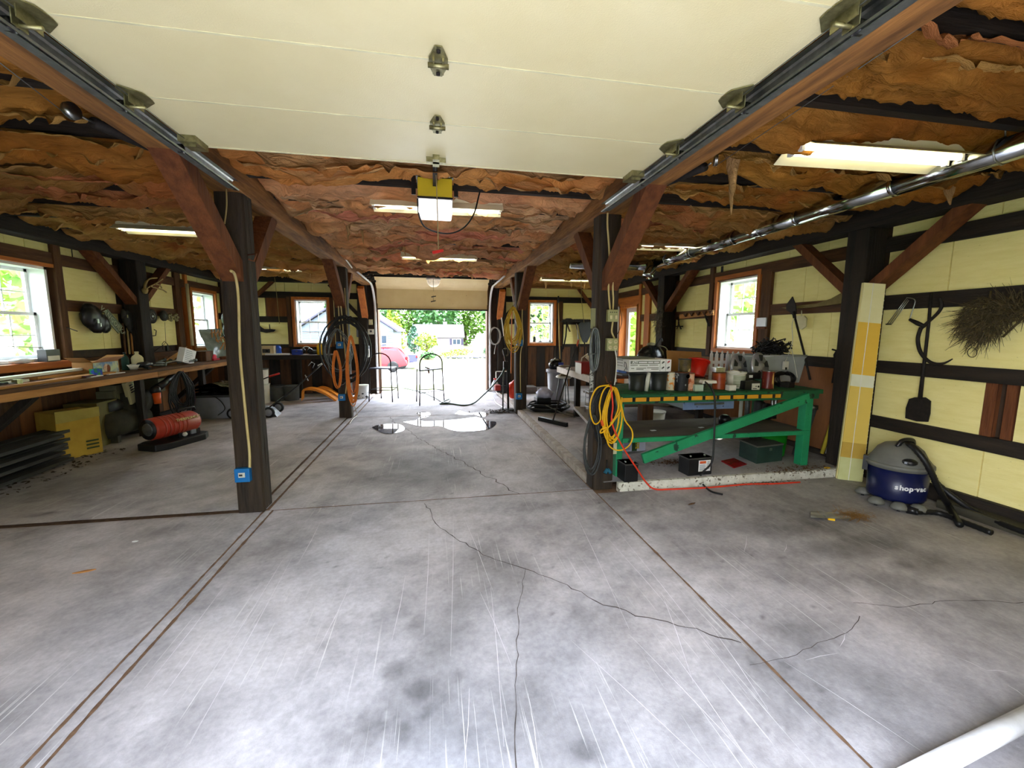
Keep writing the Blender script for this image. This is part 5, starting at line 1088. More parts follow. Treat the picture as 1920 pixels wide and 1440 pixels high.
# tote with sacks
c = at(405, 786, z=.022) + Vector((-.02, .28, 0)); t = thing('storage_tote', 'grey plastic tote left of the nearest left post', 'tote', c)
part('body', MB().hexa([c + Vector(p) for p in ((-.33, -.24, 0), (.30, -.24, 0), (.30, .24, 0), (-.33, .24, 0), (-.38, -.28, .40), (.34, -.28, .40), (.34, .28, .40), (-.38, .28, .40))]), M_GREYP, t, bevel=.01)
part('rim', MB().box(c + Vector((-.40, -.30, .39)), c + Vector((.36, .30, .43))), M_DKGREY, t)
t = thing('bin_bag', 'heap of black plastic sacks folded on the grey tote', 'bag', c + Vector((0, 0, .43)))
for k in range(4):
    part('fold', MB().grid(lambda u, v: c + Vector((-.42 + .86 * u + .05 * math.sin(v * 9 + k), -.30 + .6 * v, .44 + .055 * k + .07 * float(fbm(u * 6 + k, v * 5, 3, k)) - .10 * abs(u - .5) * (1 if k < 3 else 2))), 22, 14), M_BAG, t)
cable('tote_strap', 'loose black cable drooping over the side of the grey tote', [c + Vector(p) for p in ((-.1, -.32, .46), (.1, -.34, .38), (.2, -.33, .2), (.08, -.33, .08))], .007, M_BLACK)

# ---------------------------------------------------------------- back left corner
c = Vector((-3.28, 8.45, .022)); t = thing('lawn_mower', 'old push mower with a grey deck and long black handle', 'mower', c)
part('deck', MB().lathe([(0, .17), (.18, .17), (.30, .13), (.36, .06), (.37, .05), (.33, .05), (0, .06)], c, 24, sx=1., sy=.72), M_GREYP, t)
part('engine', MB().lathe([(.12, .17), (.13, .26), (.10, .33), (.0, .34)], c, 16), M_DKGREY, t); part('skirt_plate', MB().hexa([c + Vector(p) for p in ((.28, -.2, .0), (.42, -.24, .0), (.42, .0, .02), (.28, 0, .02), (.26, -.18, .1), (.34, -.2, .1), (.34, 0, .1), (.26, 0, .1))]), M_STEEL, t)
for px, py, yy in ((504, 771, 8.18), (437, 776, 8.18), (522, 764, 8.72), (462, 768, 8.72)):
    q = at(px, py, y=yy); q.z = .115; w_ = part('wheel', MB().lathe([(.03, -.025), (.085, -.03), (.10, -.015), (.10, .015), (.085, .03), (.03, .025)], q, 20, Matrix.Rotation(R(90), 4, 'X')), M_BLACK, t)
    part('hubcap', MB().lathe([(0, .034), (.06, .03), (.075, .022)], q, 18, Matrix.Rotation(R(90), 4, 'X')), M_GREYP, w_)
for s in (0, .34): part('handle_tube', MB().tube(smooth_path([c + Vector((.22, -.05 + s, .14)), at(560, 722, y=8.75 + s), at(602, 684, y=9.1 + s)], 3), .013, 7), M_BLACKP, t)
part('crossbar', MB().tube([at(602, 684, y=9.1), at(600, 684, y=9.44)], .014, 7), M_BLACKP, t); part('grip', MB().tube([at(596, 686, y=9.1), at(604, 682, y=9.1)], .018, 7), M_WPL, t); part('lever', MB().tube([at(578, 686, y=9.1), at(584, 679, y=9.1), at(590, 682, y=9.1), at(586, 690, y=9.1)], .008, 6), M_STEEL, t); part('lever', MB().tube([at(572, 703, y=9.0), at(578, 714, y=9.0)], .010, 6), M_STEEL, t)
c = Vector((-3.72, 9.9, .022)); pail('tall_bucket', 'tall stack of white plastic buckets behind the nearest left post', c, .14, .16, .42, M_WPL, rim=M_WPL); pail('tall_bucket', 'upper white bucket standing inside the tall white stack', c + Vector((0, 0, .42)), .135, .155, .33, M_WPL, lid=None, rim=M_DKGREY)
t = thing('loppers', 'red-handled loppers propped on the white buckets', 'loppers', at(510, 705, y=9.6)); part('handle', MB().tube([at(505, 706, y=9.6), at(524, 700, y=9.6)], .02, 8), M_REDP, t); part('shaft', MB().tube([at(490, 712, y=9.6), at(506, 706, y=9.6)], .012, 7), M_IRON, t); part('shaft', MB().tube([at(492, 722, y=9.6), at(494, 757, y=9.6)], .014, 7), M_RUST, t)
for i, (px, yy, r) in enumerate(((521, 10.15, .16), (547, 10.2, .17))):
    c = at(px, 745, y=yy); c.z = .022; pail('dark_pail', ['dark grey lidded pail beside the white buckets', 'dark grey pail left of the orange fender'][i], c, r * .9, r, .34, mat('pail_dim', (84, 88, 86), (60, 62, 62)), lid=(M_DKGREY if i == 0 else None))
t = thing('tractor_fender', 'pair of yellow-orange arched tractor fenders lying on the floor', 'fender', (-2.6, 10.0, .022)); M_FEN = mat('fender_orange', (224, 140, 30), (196, 112, 20), rough=.5)
for k, (y, pts) in enumerate(((9.85, [(565, 748), (566, 733), (574, 728), (590, 729), (610, 737), (630, 750)]), (10.2, [(588, 730), (598, 726), (610, 728), (625, 736), (638, 746)]))):
    P = smooth_path([at(*p, y=y) for p in pts], 4); vs = []
    for p in P: vs += [p, p + Vector((0, .22, .0)), p + Vector((0, .22, -.012)), p + Vector((0, 0, -.05))]
    n = len(P); part('fender', MB().add([Vector((v.x, v.y, max(v.z, .024))) for v in vs], [(4 * i + j, 4 * i + (j + 1) % 4, 4 * i + 4 + (j + 1) % 4, 4 * i + 4 + j) for i in range(n - 1) for j in range(4)]), M_FEN, t)
c = Vector((-1.98, 10.25, .022)); c = at(681, 748, y=10.3); c.z = .022; pail('plaster_bucket', 'splattered white bucket on the floor beside the far door', c, .125, .14, .31, mat('splattered_white', (226, 226, 226), (206, 206, 206), c3=(40, 40, 42), s3=14, t3=.58), rim=M_WPL, bail=1)
solo('wood_offcut', MB().box((-2.02, 10.82, .1), (-1.88, 10.88, .62)), M_RUST, 'rust-brown board standing behind the splattered bucket', 'board')
# back bench
t = thing('workbench', 'shelf-like bench under the left rear window', 'workbench', (-3.2, 10.8, 0)); part('top', MB().box((-4.3, 10.42, .985), (-2.02, 11.1, 1.03)), W_BROWN['x'], t)
part('apron', MB().box((-4.3, 10.40, .93), (-2.02, 10.42, 1.03)), W_DARK['x'], t)
for x in (-4.2, -3.1, -2.12): part('leg', MB().box((x - .04, 10.45, .02), (x + .04, 10.53, .985)), W_DARK['z'], t)
def bb(px, y=10.6): q = at(px, 660, y=y); q.z = 1.03; return q
c = bb(501); t = thing('camera_carton', 'tan product box with a dark camera picture on the rear bench', 'box', c); part('carton', MB().box(c + Vector((-.19, -.08, 0)), c + Vector((.17, .12, .21))), mat('tan_print', (206, 186, 150), (186, 160, 120)), t); part('picture', MB().box(c + Vector((-.07, -.083, .05)), c + Vector((.09, -.08, .14))), M_DKGREY, t); part('lens_picture', MB().lathe([(0, 0), (.025, .0)], c + Vector((.03, -.086, .095)), 14, Matrix.Rotation(R(90), 4, 'X')), M_GREYP, t)
c = bb(520, 10.75); solo('water_jug', MB().lathe([(0, 0), (.09, 0), (.095, .05), (.085, .10), (.095, .15), (.07, .21), (0, .22)], c, 18), mat('blue_jug', (30, 90, 200), (24, 70, 170), rough=.3), 'blue translucent jug on the rear bench', 'jug')
c = bb(525, 10.48); solo('paper_stack', MB().cbox(c + Vector((-.05, .0, .02)), (.5, .1, .035), R(2)), M_PAPER, 'stack of white paper at the edge of the rear bench', 'paper')
c = bb(558, 10.58); t = thing('blue_case', 'small blue plastic case on the rear bench', 'case', c); part('case', MB().box(c + Vector((-.11, -.07, 0)), c + Vector((.10, .07, .12))), M_BLUE, t, bevel=.008); part('latch', MB().cbox(c + Vector((0, -.075, .09)), (.04, .01, .02)), M_STEELD, t)
c = bb(574, 10.7); t = thing('tool_clutter', 'black goggles and ear-muffs heaped on the rear bench', 'goggles', c)
for k in range(2): part('cup', MB().ball(c + Vector((-.07 + .16 * k, 0, .08)), .07, 12, (1, .8, 1), .05), M_BLACKP, t)
part('band', MB().tube(arc(c + Vector((.01, 0, .10)), .09, 0, math.pi, 8), .010, 6), M_WPL, t)
c = bb(590, 10.8); solo('rag', MB().ball(c + Vector((0, 0, .05)), .11, 12, (1.3, .6, .5), .2), M_DKGREY, 'dark crumpled rag beside the yellow bottle', 'rag')
c = bb(600, 10.6); t = thing('oil_bottle', 'yellow oil bottle with a thin spout on the rear bench', 'bottle', c); part('body', MB().lathe([(0, 0), (.065, 0), (.065, .20), (.03, .26), (.02, .28), (0, .28)], c, 16, sx=1.05, sy=.6), M_YEL, t); part('spout', MB().tube([c + Vector((0, 0, .28)), c + Vector((.01, 0, .44))], [.008, .003], 6), M_RUST, t)
t = thing('wall_saw', 'dark toothed antler-shaped tool hung left of the rear window', 'tool', at(502, 622, y=11.08)); P = [(485, 608), (483, 616), (488, 622), (500, 624), (514, 622), (517, 618), (508, 617), (496, 617), (490, 613)]
part('blade', MB().prism([at(*p, y=11.10) for p in P], (0, -.02, 0)), M_IRON, t); part('hook', MB().tube([at(505, 608, y=11.08), at(506, 617, y=11.08)], .01, 6), M_IRON, t)
solo('hanging_wire', MB().tube([at(515, 520, y=10.6), at(519, 555, y=10.6), at(524, 607, y=10.6)], .006, 5), M_ROPE, 'pale cord hanging down from the ceiling in front of the rear bench', 'cord')
# electrics on the rear wall and jamb post
t = thing('fuse_box', 'grey fuse box on the rear wall left of the far door', 'fuse box', at(679, 618, y=11.1)); a, b = at(669, 606, y=11.08), at(688, 632, y=11.1)
part('cabinet', MB().box((a.x, 10.98, b.z), (b.x, 11.1, a.z)), M_GREYP, t); part('breaker', MB().box((a.x + .1, 10.97, b.z + .1), (a.x + .16, 10.98, b.z + .18)), M_BLACKP, t); part('breaker', MB().box((a.x + .18, 10.97, b.z + .1), (a.x + .24, 10.98, b.z + .18)), M_BLACKP, t)
for px, py, w_, h_, lab in ((695, 604, .09, .13, 'cream light switch plate on the post left of the far door'), (695.5, 622, .14, .13, 'white thermostat below the cream switch plate')):
    q = at(px, py, y=10.905); t = thing('wall_switch', lab, 'switch', q); part('plate', MB().cbox(q, (w_, .02, h_)), M_CREAM if py < 610 else M_WPL, t); part('toggle', MB().cbox(q + Vector((0, -.014, .01)), (w_ * .35, .012, h_ * .35)), M_DKGREY if py > 610 else M_WPL, t)
t = thing('hose_reel', 'grey and white plug-in timer box hung by the far door', 'timer', at(688, 660, y=10.7)); part('body', MB().cbox(at(687, 658, y=10.7), (.14, .08, .26)), M_GREYP, t, bevel=.02); part('front', MB().cbox(at(690, 662, y=10.65), (.07, .05, .2)), M_WPL, t, bevel=.02)

# ---------------------------------------------------------------- things on the near and far posts
def blue_box(px, py, y, label, plate=True, s=.12):
    q = at(px, py, y=y); t = thing('outlet_box', label, 'outlet', q)
    part('box', MB().cbox(q, (s, .055, s)), M_BLUEBOX, t, bevel=.006); part('cover', MB().cbox(q + Vector((0, -.03, .005)), (s * .42, .006, s * .34)), M_WPL, t)
    part('slot', MB().cbox(q + Vector((-.006, -.034, .005)), (s * .22, .004, s * .14)), M_DKGREY, t); return t
blue_box(456, 890, 3.86, 'blue outlet box low on the nearest left post')
cable('conduit_cable', 'cream cable stapled down the nearest left post', [at(433, 508, y=3.70), at(441, 517, y=3.84), at(447, 560, y=3.872), at(450, 660, y=3.872), at(457, 740, y=3.872), at(463, 800, y=3.872), at(468, 850, y=3.872), at(468, 882, y=3.872)], .011, M_ROMEX)
cable('loose_wire', 'thin pale wire dangling beside the top of the nearest left post', [at(412, 328, y=3.8), at(423, 350, y=3.82), at(425, 385, y=3.82), at(421, 420, y=3.84)], .006, M_ROPE, 'wire')
t = thing('hook', 'bent iron hook screwed into the nearest left post', 'hook', at(468, 480, y=3.87)); part('hook', MB().tube([at(465, 478, y=3.86), at(481, 476, y=3.8), at(476, 490, y=3.78), at(466, 486, y=3.78)], .006, 6), M_RUST, t)
FP = 7.925
blue_box(637, 647, FP, 'blue outlet box at chest height on the far left post'); blue_box(641, 745, FP, 'blue outlet box low on the far left post')
blue_box(974, 643, FP, 'blue outlet box at chest height on the far right post'); blue_box(973, 743, FP, 'blue outlet box low on the far right post', )
for i, P in enumerate((((638, 566), (641, 590), (645, 640), (650, 700), (648, 738)), ((634, 566), (636, 600), (640, 640)), ((646, 540), (648, 570), (651, 610), (655, 670), (653, 730)))):
    cable('conduit_cable', ['right-hand cream cable', 'short middle cable', 'outermost cable'][i] + ' running down the far left post', [at(*p, y=FP - .01) for p in P], .009, M_ROMEX if i < 2 else M_ROPE)
hank('hose_coil', 'big coil of black hose hanging round the far left post', 'hose', at(649, 655, y=7.80), .36, .54, 9, M_BLACK, .013, jit=.16, seed=21, hang=False)
hank('grey_cable_coil', 'grey cable loops hung inside the black hose on the far left post', 'cable', at(634, 662, y=7.74), .18, .42, 4, M_STEELD, .007, jit=.2, seed=22)
hank('orange_cord_hank', 'long orange cord hank hanging down beside the far left post', 'cord', at(661, 690, y=7.70), .085, .56, 9, M_OCORD, .009, jit=.12, seed=23)
hank('amber_cord_hank', 'short amber cord hank left of the far left post', 'cord', at(631, 690, y=7.72), .06, .30, 5, M_OCORD, .008, jit=.12, seed=24)
cable('floor_cable', 'pale cord trailing from the far left post onto the floor', [at(660, 745, y=7.75), at(666, 765, y=7.8), at(670, 778, z=.03), at(662, 785, z=.03), at(655, 795, z=.02)], .007, M_WPL, 'cord')
hank('yellow_rope_coil', 'yellow rope coil hanging beside the far right post', 'rope', at(962, 612, y=7.82), .13, .36, 12, mat('yellow_rope', (206, 170, 50), (170, 134, 30)), .009, jit=.18, seed=31)
cable('rope_tail', 'tan rope tails falling from the yellow coil', [at(960, 585, y=7.82), at(959, 640, y=7.8), at(958, 700, y=7.8)], .010, M_OCORD, 'rope')
cable('white_cable', 'white cord looped from the beam down to the far right post', [at(957, 530, y=7.9), at(965, 580, y=7.85), at(976, 610, y=7.82), at(972, 618, y=7.82), at(966, 600, y=7.82)], .006, M_WPL, 'cord')
cable('tied_rope', 'pale cord slanting from the beam to the rope coil', [at(985, 500, y=7.7), at(975, 550, y=7.75), at(967, 582, y=7.8)], .008, M_ROPE, 'cord')
cable('conduit_cable', 'cream cable running down the far right post', [at(980, 568, y=FP), at(979, 600, y=FP), at(981, 640, y=FP), at(976, 665, y=FP), at(976, 735, y=FP)], .010, M_ROMEX)
hank('grey_cord_coil', 'grey extension cord coil hung on the right door jamb', 'cord', at(928, 630, y=10.85), .13, .21, 4, mat('grey_cord', (190, 186, 180)), .008, jit=.1, seed=33, hang=False)
cable('grey_cord_tail', 'tail of grey cord with a plug hanging below the coil', [at(930, 645, y=10.85), at(928, 655, y=10.85), at(927, 664, y=10.85)], .009, mat('grey_cord', (190, 186, 180)), 'cord')

# ---------------------------------------------------------------- bar stools in the far doorway
M_LEG = mat('stool_leg', (34, 24, 26), (24, 18, 20), rough=.8)
def stool(label, A, B, C, D, hz=.74, top=1.10):
    """A, B: feet under the hooped back; C, D: the other feet (photo points on the floor)"""
    A, B, C, D = [at(*p, z=0) for p in (A, B, C, D)]; c = (A + B + C + D) / 4; t = thing('bar_stool', label, 'stool', c)
    F = [p.lerp(c, .10) for p in (A, B, D, C)]; S = [Vector((p.x, p.y, hz)) for p in F]
    for f, s_ in zip((A, B, D, C), S): part('leg', MB().tube([f, s_], .013, 8), M_LEG, t)
    for i in range(4): part('rung', MB().tube([(A, B, D, C)[i].lerp(S[i], .36), (A, B, D, C)[(i + 1) % 4].lerp(S[(i + 1) % 4], .36)], .009, 6), M_LEG, t)
    part('seat', MB().prism([s_ + (s_ - Vector((c.x, c.y, hz))) * .06 for s_ in S], (0, 0, .025)), mat('seat_vinyl', (60, 60, 86), (48, 48, 72), rough=.5), t, bevel=.006)
    w_ = (S[1] - S[0]); m_ = S[0].lerp(S[1], .5); r = w_.length / 2; u = w_.normalized()
    P = [S[0], S[0] + Vector((0, 0, .16))] + [m_ + u * (-r * math.cos(a)) + Vector((0, 0, .16 + (top - hz - .16) * math.sin(a))) for a in [math.pi * k / 10 for k in range(1, 10)]] + [S[1] + Vector((0, 0, .16)), S[1]]
    part('back_hoop', MB().tube(P, .014, 8), M_LEG, t)
    return t, S
stool('left black bar stool with a hooped back, in the far doorway', (692, 753), (736, 754), (715, 747), (747, 747))
t, S = stool('right black bar stool with a hooped back, clamp on its seat', (787, 761), (833, 753), (781, 753), (814, 751))
c = sum(S, Vector()) / 4 + Vector((0, -.08, .03)); t = thing('spring_clamp', 'rusty clamp lying on the right bar stool', 'clamp', c); part('jaw', MB().bar(c + Vector((-.06, .04, .03)), c + Vector((.03, -.04, .0)), .03, .02), M_IRON, t); part('screw', MB().cyl(c + Vector((0, -.05, .01)), c + Vector((.02, -.07, -.10)), .02, n=10), M_RUST, t)
# ---------------------------------------------------------------- green workbench, right
M_GRN = mat('green_paint', (34, 150, 98), (30, 132, 86), rough=.6, scale=6, c3=(20, 60, 44), s3=9, t3=.66, bump=.2); M_GRND = mat('green_paint_dark', (30, 104, 62), (24, 80, 50), rough=.65, scale=6, c3=(20, 36, 28), s3=12, t3=.6)
M_DUSTW = mat('dusty_planks', (116, 104, 88), (74, 66, 56), rough=.9, scale=5, stretch=(.3, 1, 1), bump=.2)
FZ = .088
GT = at(1300, 735, y=4.0).z
gb = thing('workbench', 'green painted timber workbench with a diagonal brace and yellow-black edge strip', 'workbench', (3.0, 4.4, FZ))
for i in range(4): part('top_plank', MB().box((1.84, 3.97 + i * .21, GT - .05), (4.30, 4.172 + i * .21, GT - (0 if i % 2 else .002))), M_GRND, gb, bevel=.003)
part('front_rail', MB().box((1.86, 3.945, GT - .10), (4.22, 3.968, GT - .01)), M_GRND, gb)
hz = part('edge_strip', MB().box((1.95, 3.930, GT - .075), (at(1466, 740, y=3.93).x, 3.944, GT - .035)), M_BLACKP, gb)
for i in range(12):
    a, b = at(1165.5 + i * 26.2, 740, y=3.93).x, at(1185.5 + i * 26.2, 740, y=3.93).x
    if i == 11: b = at(1463, 740, y=3.93).x
    part('yellow_segment', MB().box((a, 3.922, GT - .074), (b, 3.931, GT - .034)), mat('hazard_yellow', (232, 170, 40), (206, 140, 24), rough=.5), hz)
for x, y, m in ((1.845, 3.99, M_GRN), (1.86, 4.72, M_GRND), (4.10, 3.98, M_GRN), (4.10, 4.70, M_GRND)): part('leg', MB().box((x, y, FZ), (x + (.07 if x < 2 else .09), y + .10, GT - .05)), m, gb, bevel=.004)
part('brace', MB().bar(at(1205, 860, y=3.93), at(1516, 745, y=3.93), .04, .105, (0, 0, 1)), M_GRN, gb, bevel=.004)
part('shelf', MB().box((1.90, 4.0, .475), (4.18, 4.78, .50)), M_DUSTW, gb); part('shelf_rail', MB().box((1.90, 3.965, .455), (4.16, 3.995, .50)), M_GRN, gb)
part('side_rail', MB().box((1.85, 4.0, GT - .14), (1.90, 4.8, GT - .05)), M_GRND, gb); part('side_rail', MB().box((4.12, 4.0, GT - .14), (4.17, 4.8, GT - .05)), M_GRND, gb)
# shallow blue-grey tray slung below
c0 = at(1283, 742, y=4.15); x1 = at(1374, 742, y=4.15).x; M_DRW = mat('drawer_blue', (120, 140, 176), (96, 114, 146), rough=.6, c3=(60, 66, 84), s3=18, t3=.68)
zz = at(1300, 766, y=4.15).z
t = part('drawer', MB().box((c0.x, 4.15, zz), (x1, 4.98, GT - .11)), mat('drawer_side', (112, 126, 124), (90, 102, 100), rough=.6), gb, label='blue-grey steel drawer'); part('drawer_front', MB().box((c0.x - .01, 4.135, zz - .01), (x1 + .01, 4.15, GT - .10)), M_DRW, t); part('pull', MB().box((c0.x + .12, 4.125, zz + .04), (x1 - .12, 4.135, zz + .06)), M_STEELD, t)

def gt(px, y=4.2): q = at(px, 700, y=y); q.z = GT; return q
for i, px in enumerate((1195, 1235)): pail('black_pail', ['left black plastic pail under the long white box', 'right black plastic pail, wire bail drooping in front'][i], gt(px, 4.22), .082, .096, .205, M_DKGREY if False else mat('black_pail', (44, 46, 44), (34, 36, 34), rough=.45), bail=(1 if i else -1))
q = gt(1215, 4.14); solo('caulk_tube', MB().tube([q + Vector((-.012, 0, 0)), q + Vector((.0, .0, .13)), q + Vector((.012, 0, .20))], [.02, .024, .018], 12), M_WPL, 'white caulk tube standing between the two black pails', 'tube')
# long white carton across the pails
A, B = at(1179, 698, y=4.10), at(1258, 697, y=4.10); yb = at(1152, 690, x=A.x).y; H_ = at(1179, 675, y=4.10).z - A.z; z0 = GT + .212
t = thing('long_carton', 'long white printed carton lying across the two black pails', 'box', ((A.x + B.x) / 2, 4.3, z0)); yb = min(yb, 4.75)
part('carton', MB().box((A.x, 4.10, z0), (B.x, yb, z0 + H_)), M_PAPER, t, bevel=.003)
fx = Vector((1, 0, 0)); fz = Vector((0, 0, 1)); W_ = B.x - A.x; O = Vector((A.x, 4.098, z0))
part('grey_band', MB().box(O + Vector((.03 * W_, 0, H_ * .66)), O + Vector((.72 * W_, -.001, H_ * .90))), mat('band_grey', (132, 136, 124), (118, 122, 110)), t)
lettering(t, 'ATV', H_ * .26, plane_M(O + Vector((.135 * W_, -.002, H_ * .78)), fx, fz), M_PAPER, bold=.002)
for k, (u0, u1) in enumerate(((.22, .42), (.44, .56), (.58, .70))): part('white_bar', MB().box(O + Vector((u0 * W_, -.001, H_ * .72)), O + Vector((u1 * W_, -.003, H_ * .84))), M_PAPER, t)
for k, (u0, u1, v) in enumerate(((.03, .20, .52), (.24, .44, .50), (.47, .68, .52), (.05, .12, .26), (.17, .40, .28), (.42, .70, .30), (.52, .70, .18), (.17, .34, .18))): part('print_line', MB().box(O + Vector((u0 * W_, 0, H_ * v)), O + Vector((u1 * W_, -.001, H_ * (v + .06)))), mat('band_grey', (132, 136, 124)), t)
for u in (.73, .865): part('rule', MB().box(O + Vector((u * W_, 0, .004)), O + Vector(((u + .004) * W_, -.001, H_ * .97))), M_INK, t)
for u, v, m in ((.80, .74, M_INK), (.93, .78, M_REDP), (.80, .30, M_INK), (.93, .30, M_INK)):
    for k in range(2): part('icon', MB().bar(O + Vector(((u - .03) * W_, -.002, H_ * (v - .08 + .1 * k))), O + Vector(((u + .025) * W_, -.002, H_ * (v + .06 + .05 * k))), .003, .006), m, t)
part('pencil_mark', MB().tube([Vector((A.x - .002, 4.14 + dy, z0 + dz)) for dy, dz in ((0, .02), (.03, .09), (.06, .10), (.07, .05), (.03, .04), (.07, .0))], .003, 5), M_INK, t)
for k in range(3): part('print_line', MB().box((A.x - .001, 4.25, z0 + .05 + k * .03), (A.x, min(yb, 4.6), z0 + .056 + k * .03)), mat('band_grey', (132, 136, 124)), t)
solo('steel_sheet', MB().cbox((A.x + .16, 4.42, z0 + H_ + .006), (.42, .34, .010), R(8)), M_STEELD, 'dull grey sheet lying on top of the long white carton', 'sheet')
# tins and pots
def spl(n, a, b, c3, s3=26, t3=.56): return mat(n, a, b, rough=.6, scale=14, c3=c3, s3=s3, t3=t3)
can('splattered white jar with orange drips beside the right black pail', gt(1258, 4.2), .052, .19, spl('jar_mix', (232, 222, 200), (214, 196, 160), (226, 140, 50)), rimm=M_WPL, name='jar', cat='jar')
t = can('black and rust mottled square-labelled can under the small gold tin', gt(1278, 4.14), .073, .20, spl('can_black', (30, 30, 34), (18, 18, 20), (150, 150, 150), 22, .62), rimm=M_RUST)
part('round_badge', MB().lathe([(0, 0), (.022, 0)], gt(1283, 4.14) + Vector((.0, -.0745, .16)), 16, Matrix.Rotation(R(90), 4, 'X')), M_RUST, t)
can('white tin with heavy rust-orange runs, right of the black can', gt(1296, 4.12), .036, .19, spl('can_orange_white', (226, 210, 180), (196, 96, 30), (170, 80, 26), 18, .5), rimm=M_RUST)
can('small gold and black tin standing on the mottled black can', gt(1283, 4.16) + Vector((0, 0, .205)), .065, .135, spl('tin_gold', (110, 92, 44), (40, 34, 26), (196, 170, 110), 8, .62), rimm=M_DKGREY)
Mr = Matrix.Rotation(R(16), 4, 'Y') @ Matrix.Rotation(R(-14), 4, 'X'); q = gt(1306, 4.42); q.z = GT + .12; pail('red_bucket', 'bright red plastic bucket tipped over among the tins', q, .085, .12, .19, M_REDP, M=Mr)
q = gt(1306, 4.42); solo('solder_tin', MB().lathe([(0, 0), (.10, 0), (.10, .09), (.085, .10), (0, .10)], q, 20), mat('battered_tin', (176, 166, 146), (120, 110, 94), rough=.5, metal=.4, scale=16), 'battered shallow tin under the red bucket', 'tin')
solo('mint_box', MB().cbox(gt(1309, 4.08) + Vector((0, 0, .035)), (.10, .07, .07)), mat('mint', (196, 214, 190)), 'pale mint box in front of the red bucket', 'box')
t = thing('desk_lamp', 'white flat lamp head on a dark arm lying on the green bench', 'lamp', gt(1328, 4.1)); q = gt(1328, 4.06) + Vector((0, 0, .085))
part('head', MB().hexa([q + Vector(p) for p in ((-.10, -.05, 0), (.08, -.05, 0), (.09, .06, 0), (-.07, .06, 0), (-.08, -.04, .035), (.08, -.04, .03), (.08, .05, .03), (-.06, .05, .035))]), M_WPL, t, bevel=.004); part('arm', MB().tube([q + Vector((0, .03, 0)), q + Vector((-.02, .1, -.08))], .010, 7), M_BLACKP, t)
can('tall orange-brown varnish can with ribs', gt(1349, 4.18), .068, .185, mat('varnish_brown', (176, 84, 30), (130, 40, 20), rough=.35, scale=3, stretch=(1, 1, 4)), rimm=M_RUST)
q = gt(1345, 4.2); q.z = GT + .188; solo('butter_tub', MB().cbox(q + Vector((0, 0, .03)), (.11, .10, .05)), M_STEEL, 'dented square tin on top of the varnish can', 'tin')
t = pail('joint_bucket', 'white joint-compound bucket with a printed label', gt(1380, 4.24), .088, .104, .185, M_WPL, bail=0)
part('printed_label', MB().grid(lambda u, v: gt(1380, 4.24) + Vector(((.092 + .012 * v) * math.sin(-.9 + 1.7 * u), -(.092 + .012 * v) * math.cos(-.9 + 1.7 * u) - .0015, .02 + .13 * v)), 10, 2), mat('label_lines', (206, 210, 190), (120, 130, 100), scale=3, stretch=(.5, .5, 16)), t)
solo('paint_rag', MB().ball(gt(1378, 4.2) + Vector((0, 0, .19)), .06, 10, (1, .8, .3), .25), M_PAPER, 'white crumpled rag on the joint-compound bucket', 'rag')
t = thing('adapter', 'small white power adapter with a black knob in front of the white bucket', 'adapter', gt(1372, 4.06)); q = gt(1372, 4.05) + Vector((0, 0, .032)); part('body', MB().cbox(q, (.085, .07, .062)), M_WPL, t, bevel=.004); part('knob', MB().ball(q + Vector((.055, 0, .02)), .012, 8), M_BLACKP, t)
t = thing('meter', 'black box with a white gauge face, right of the white bucket', 'meter', gt(1418, 4.12)); q = gt(1419, 4.06); part('face', MB().cbox(q + Vector((0, 0, .035)), (.095, .01, .07)), M_WPL, t); part('body', MB().box(q + Vector((-.13, .006, 0)), q + Vector((.055, .12, .095))), M_BLACKP, t); part('dial', MB().lathe([(0, 0), (.012, 0)], q + Vector((.03, -.006, .035)), 12, Matrix.Rotation(R(90), 4, 'X')), M_INK, t)
for k in range(2): part('print_line', MB().box(q + Vector((-.04 + .03 * k, -.007, .01 + .025 * k)), q + Vector((.01, -.005, .018 + .025 * k))), M_INK, t)
t = thing('black_box', 'black shelf-like caddy box behind the gauge', 'box', gt(1405, 4.3)); q = gt(1405, 4.28); part('case', MB().box(q + Vector((-.08, -.05, 0)), q + Vector((.10, .1, .17))), M_BLACKP, t); part('tag', MB().cbox(q + Vector((-.02, -.053, .13)), (.045, .004, .03)), M_PAPER, t)
solo('green_carton', MB().cbox(gt(1424, 4.22) + Vector((0, 0, .05)), (.11, .1, .10)), mat('dark_green_box', (40, 90, 70), (26, 64, 50)), 'little dark green box beside the red-brown pot', 'box')
can('red-brown flared pot streaked with white and yellow paint', gt(1441, 4.14), .062, .20, mat('pot_streak', (126, 44, 34), (96, 30, 24), rough=.35, scale=3, stretch=(8, 8, 1), c3=(220, 190, 110), s3=6, t3=.60), rimm=M_STEEL)
t = thing('clutter_bundle', 'dark tangle of cables and brackets at the right end of the green bench', 'bundle', gt(1472, 4.3))
hz_ = loops(gt(1470, 4.3) + Vector((0, 0, .08)), .15, .07, 9, (1, .2, 0), (0, .2, 1), .008, jit=.3, seed=41, hang=False); part('cable', MB().tube(hz_, .008, 6), M_BLACK, t); part('bracket', MB().cbox(gt(1478, 4.2) + Vector((0, 0, .03)), (.12, .1, .06), R(20)), M_IRON, t)
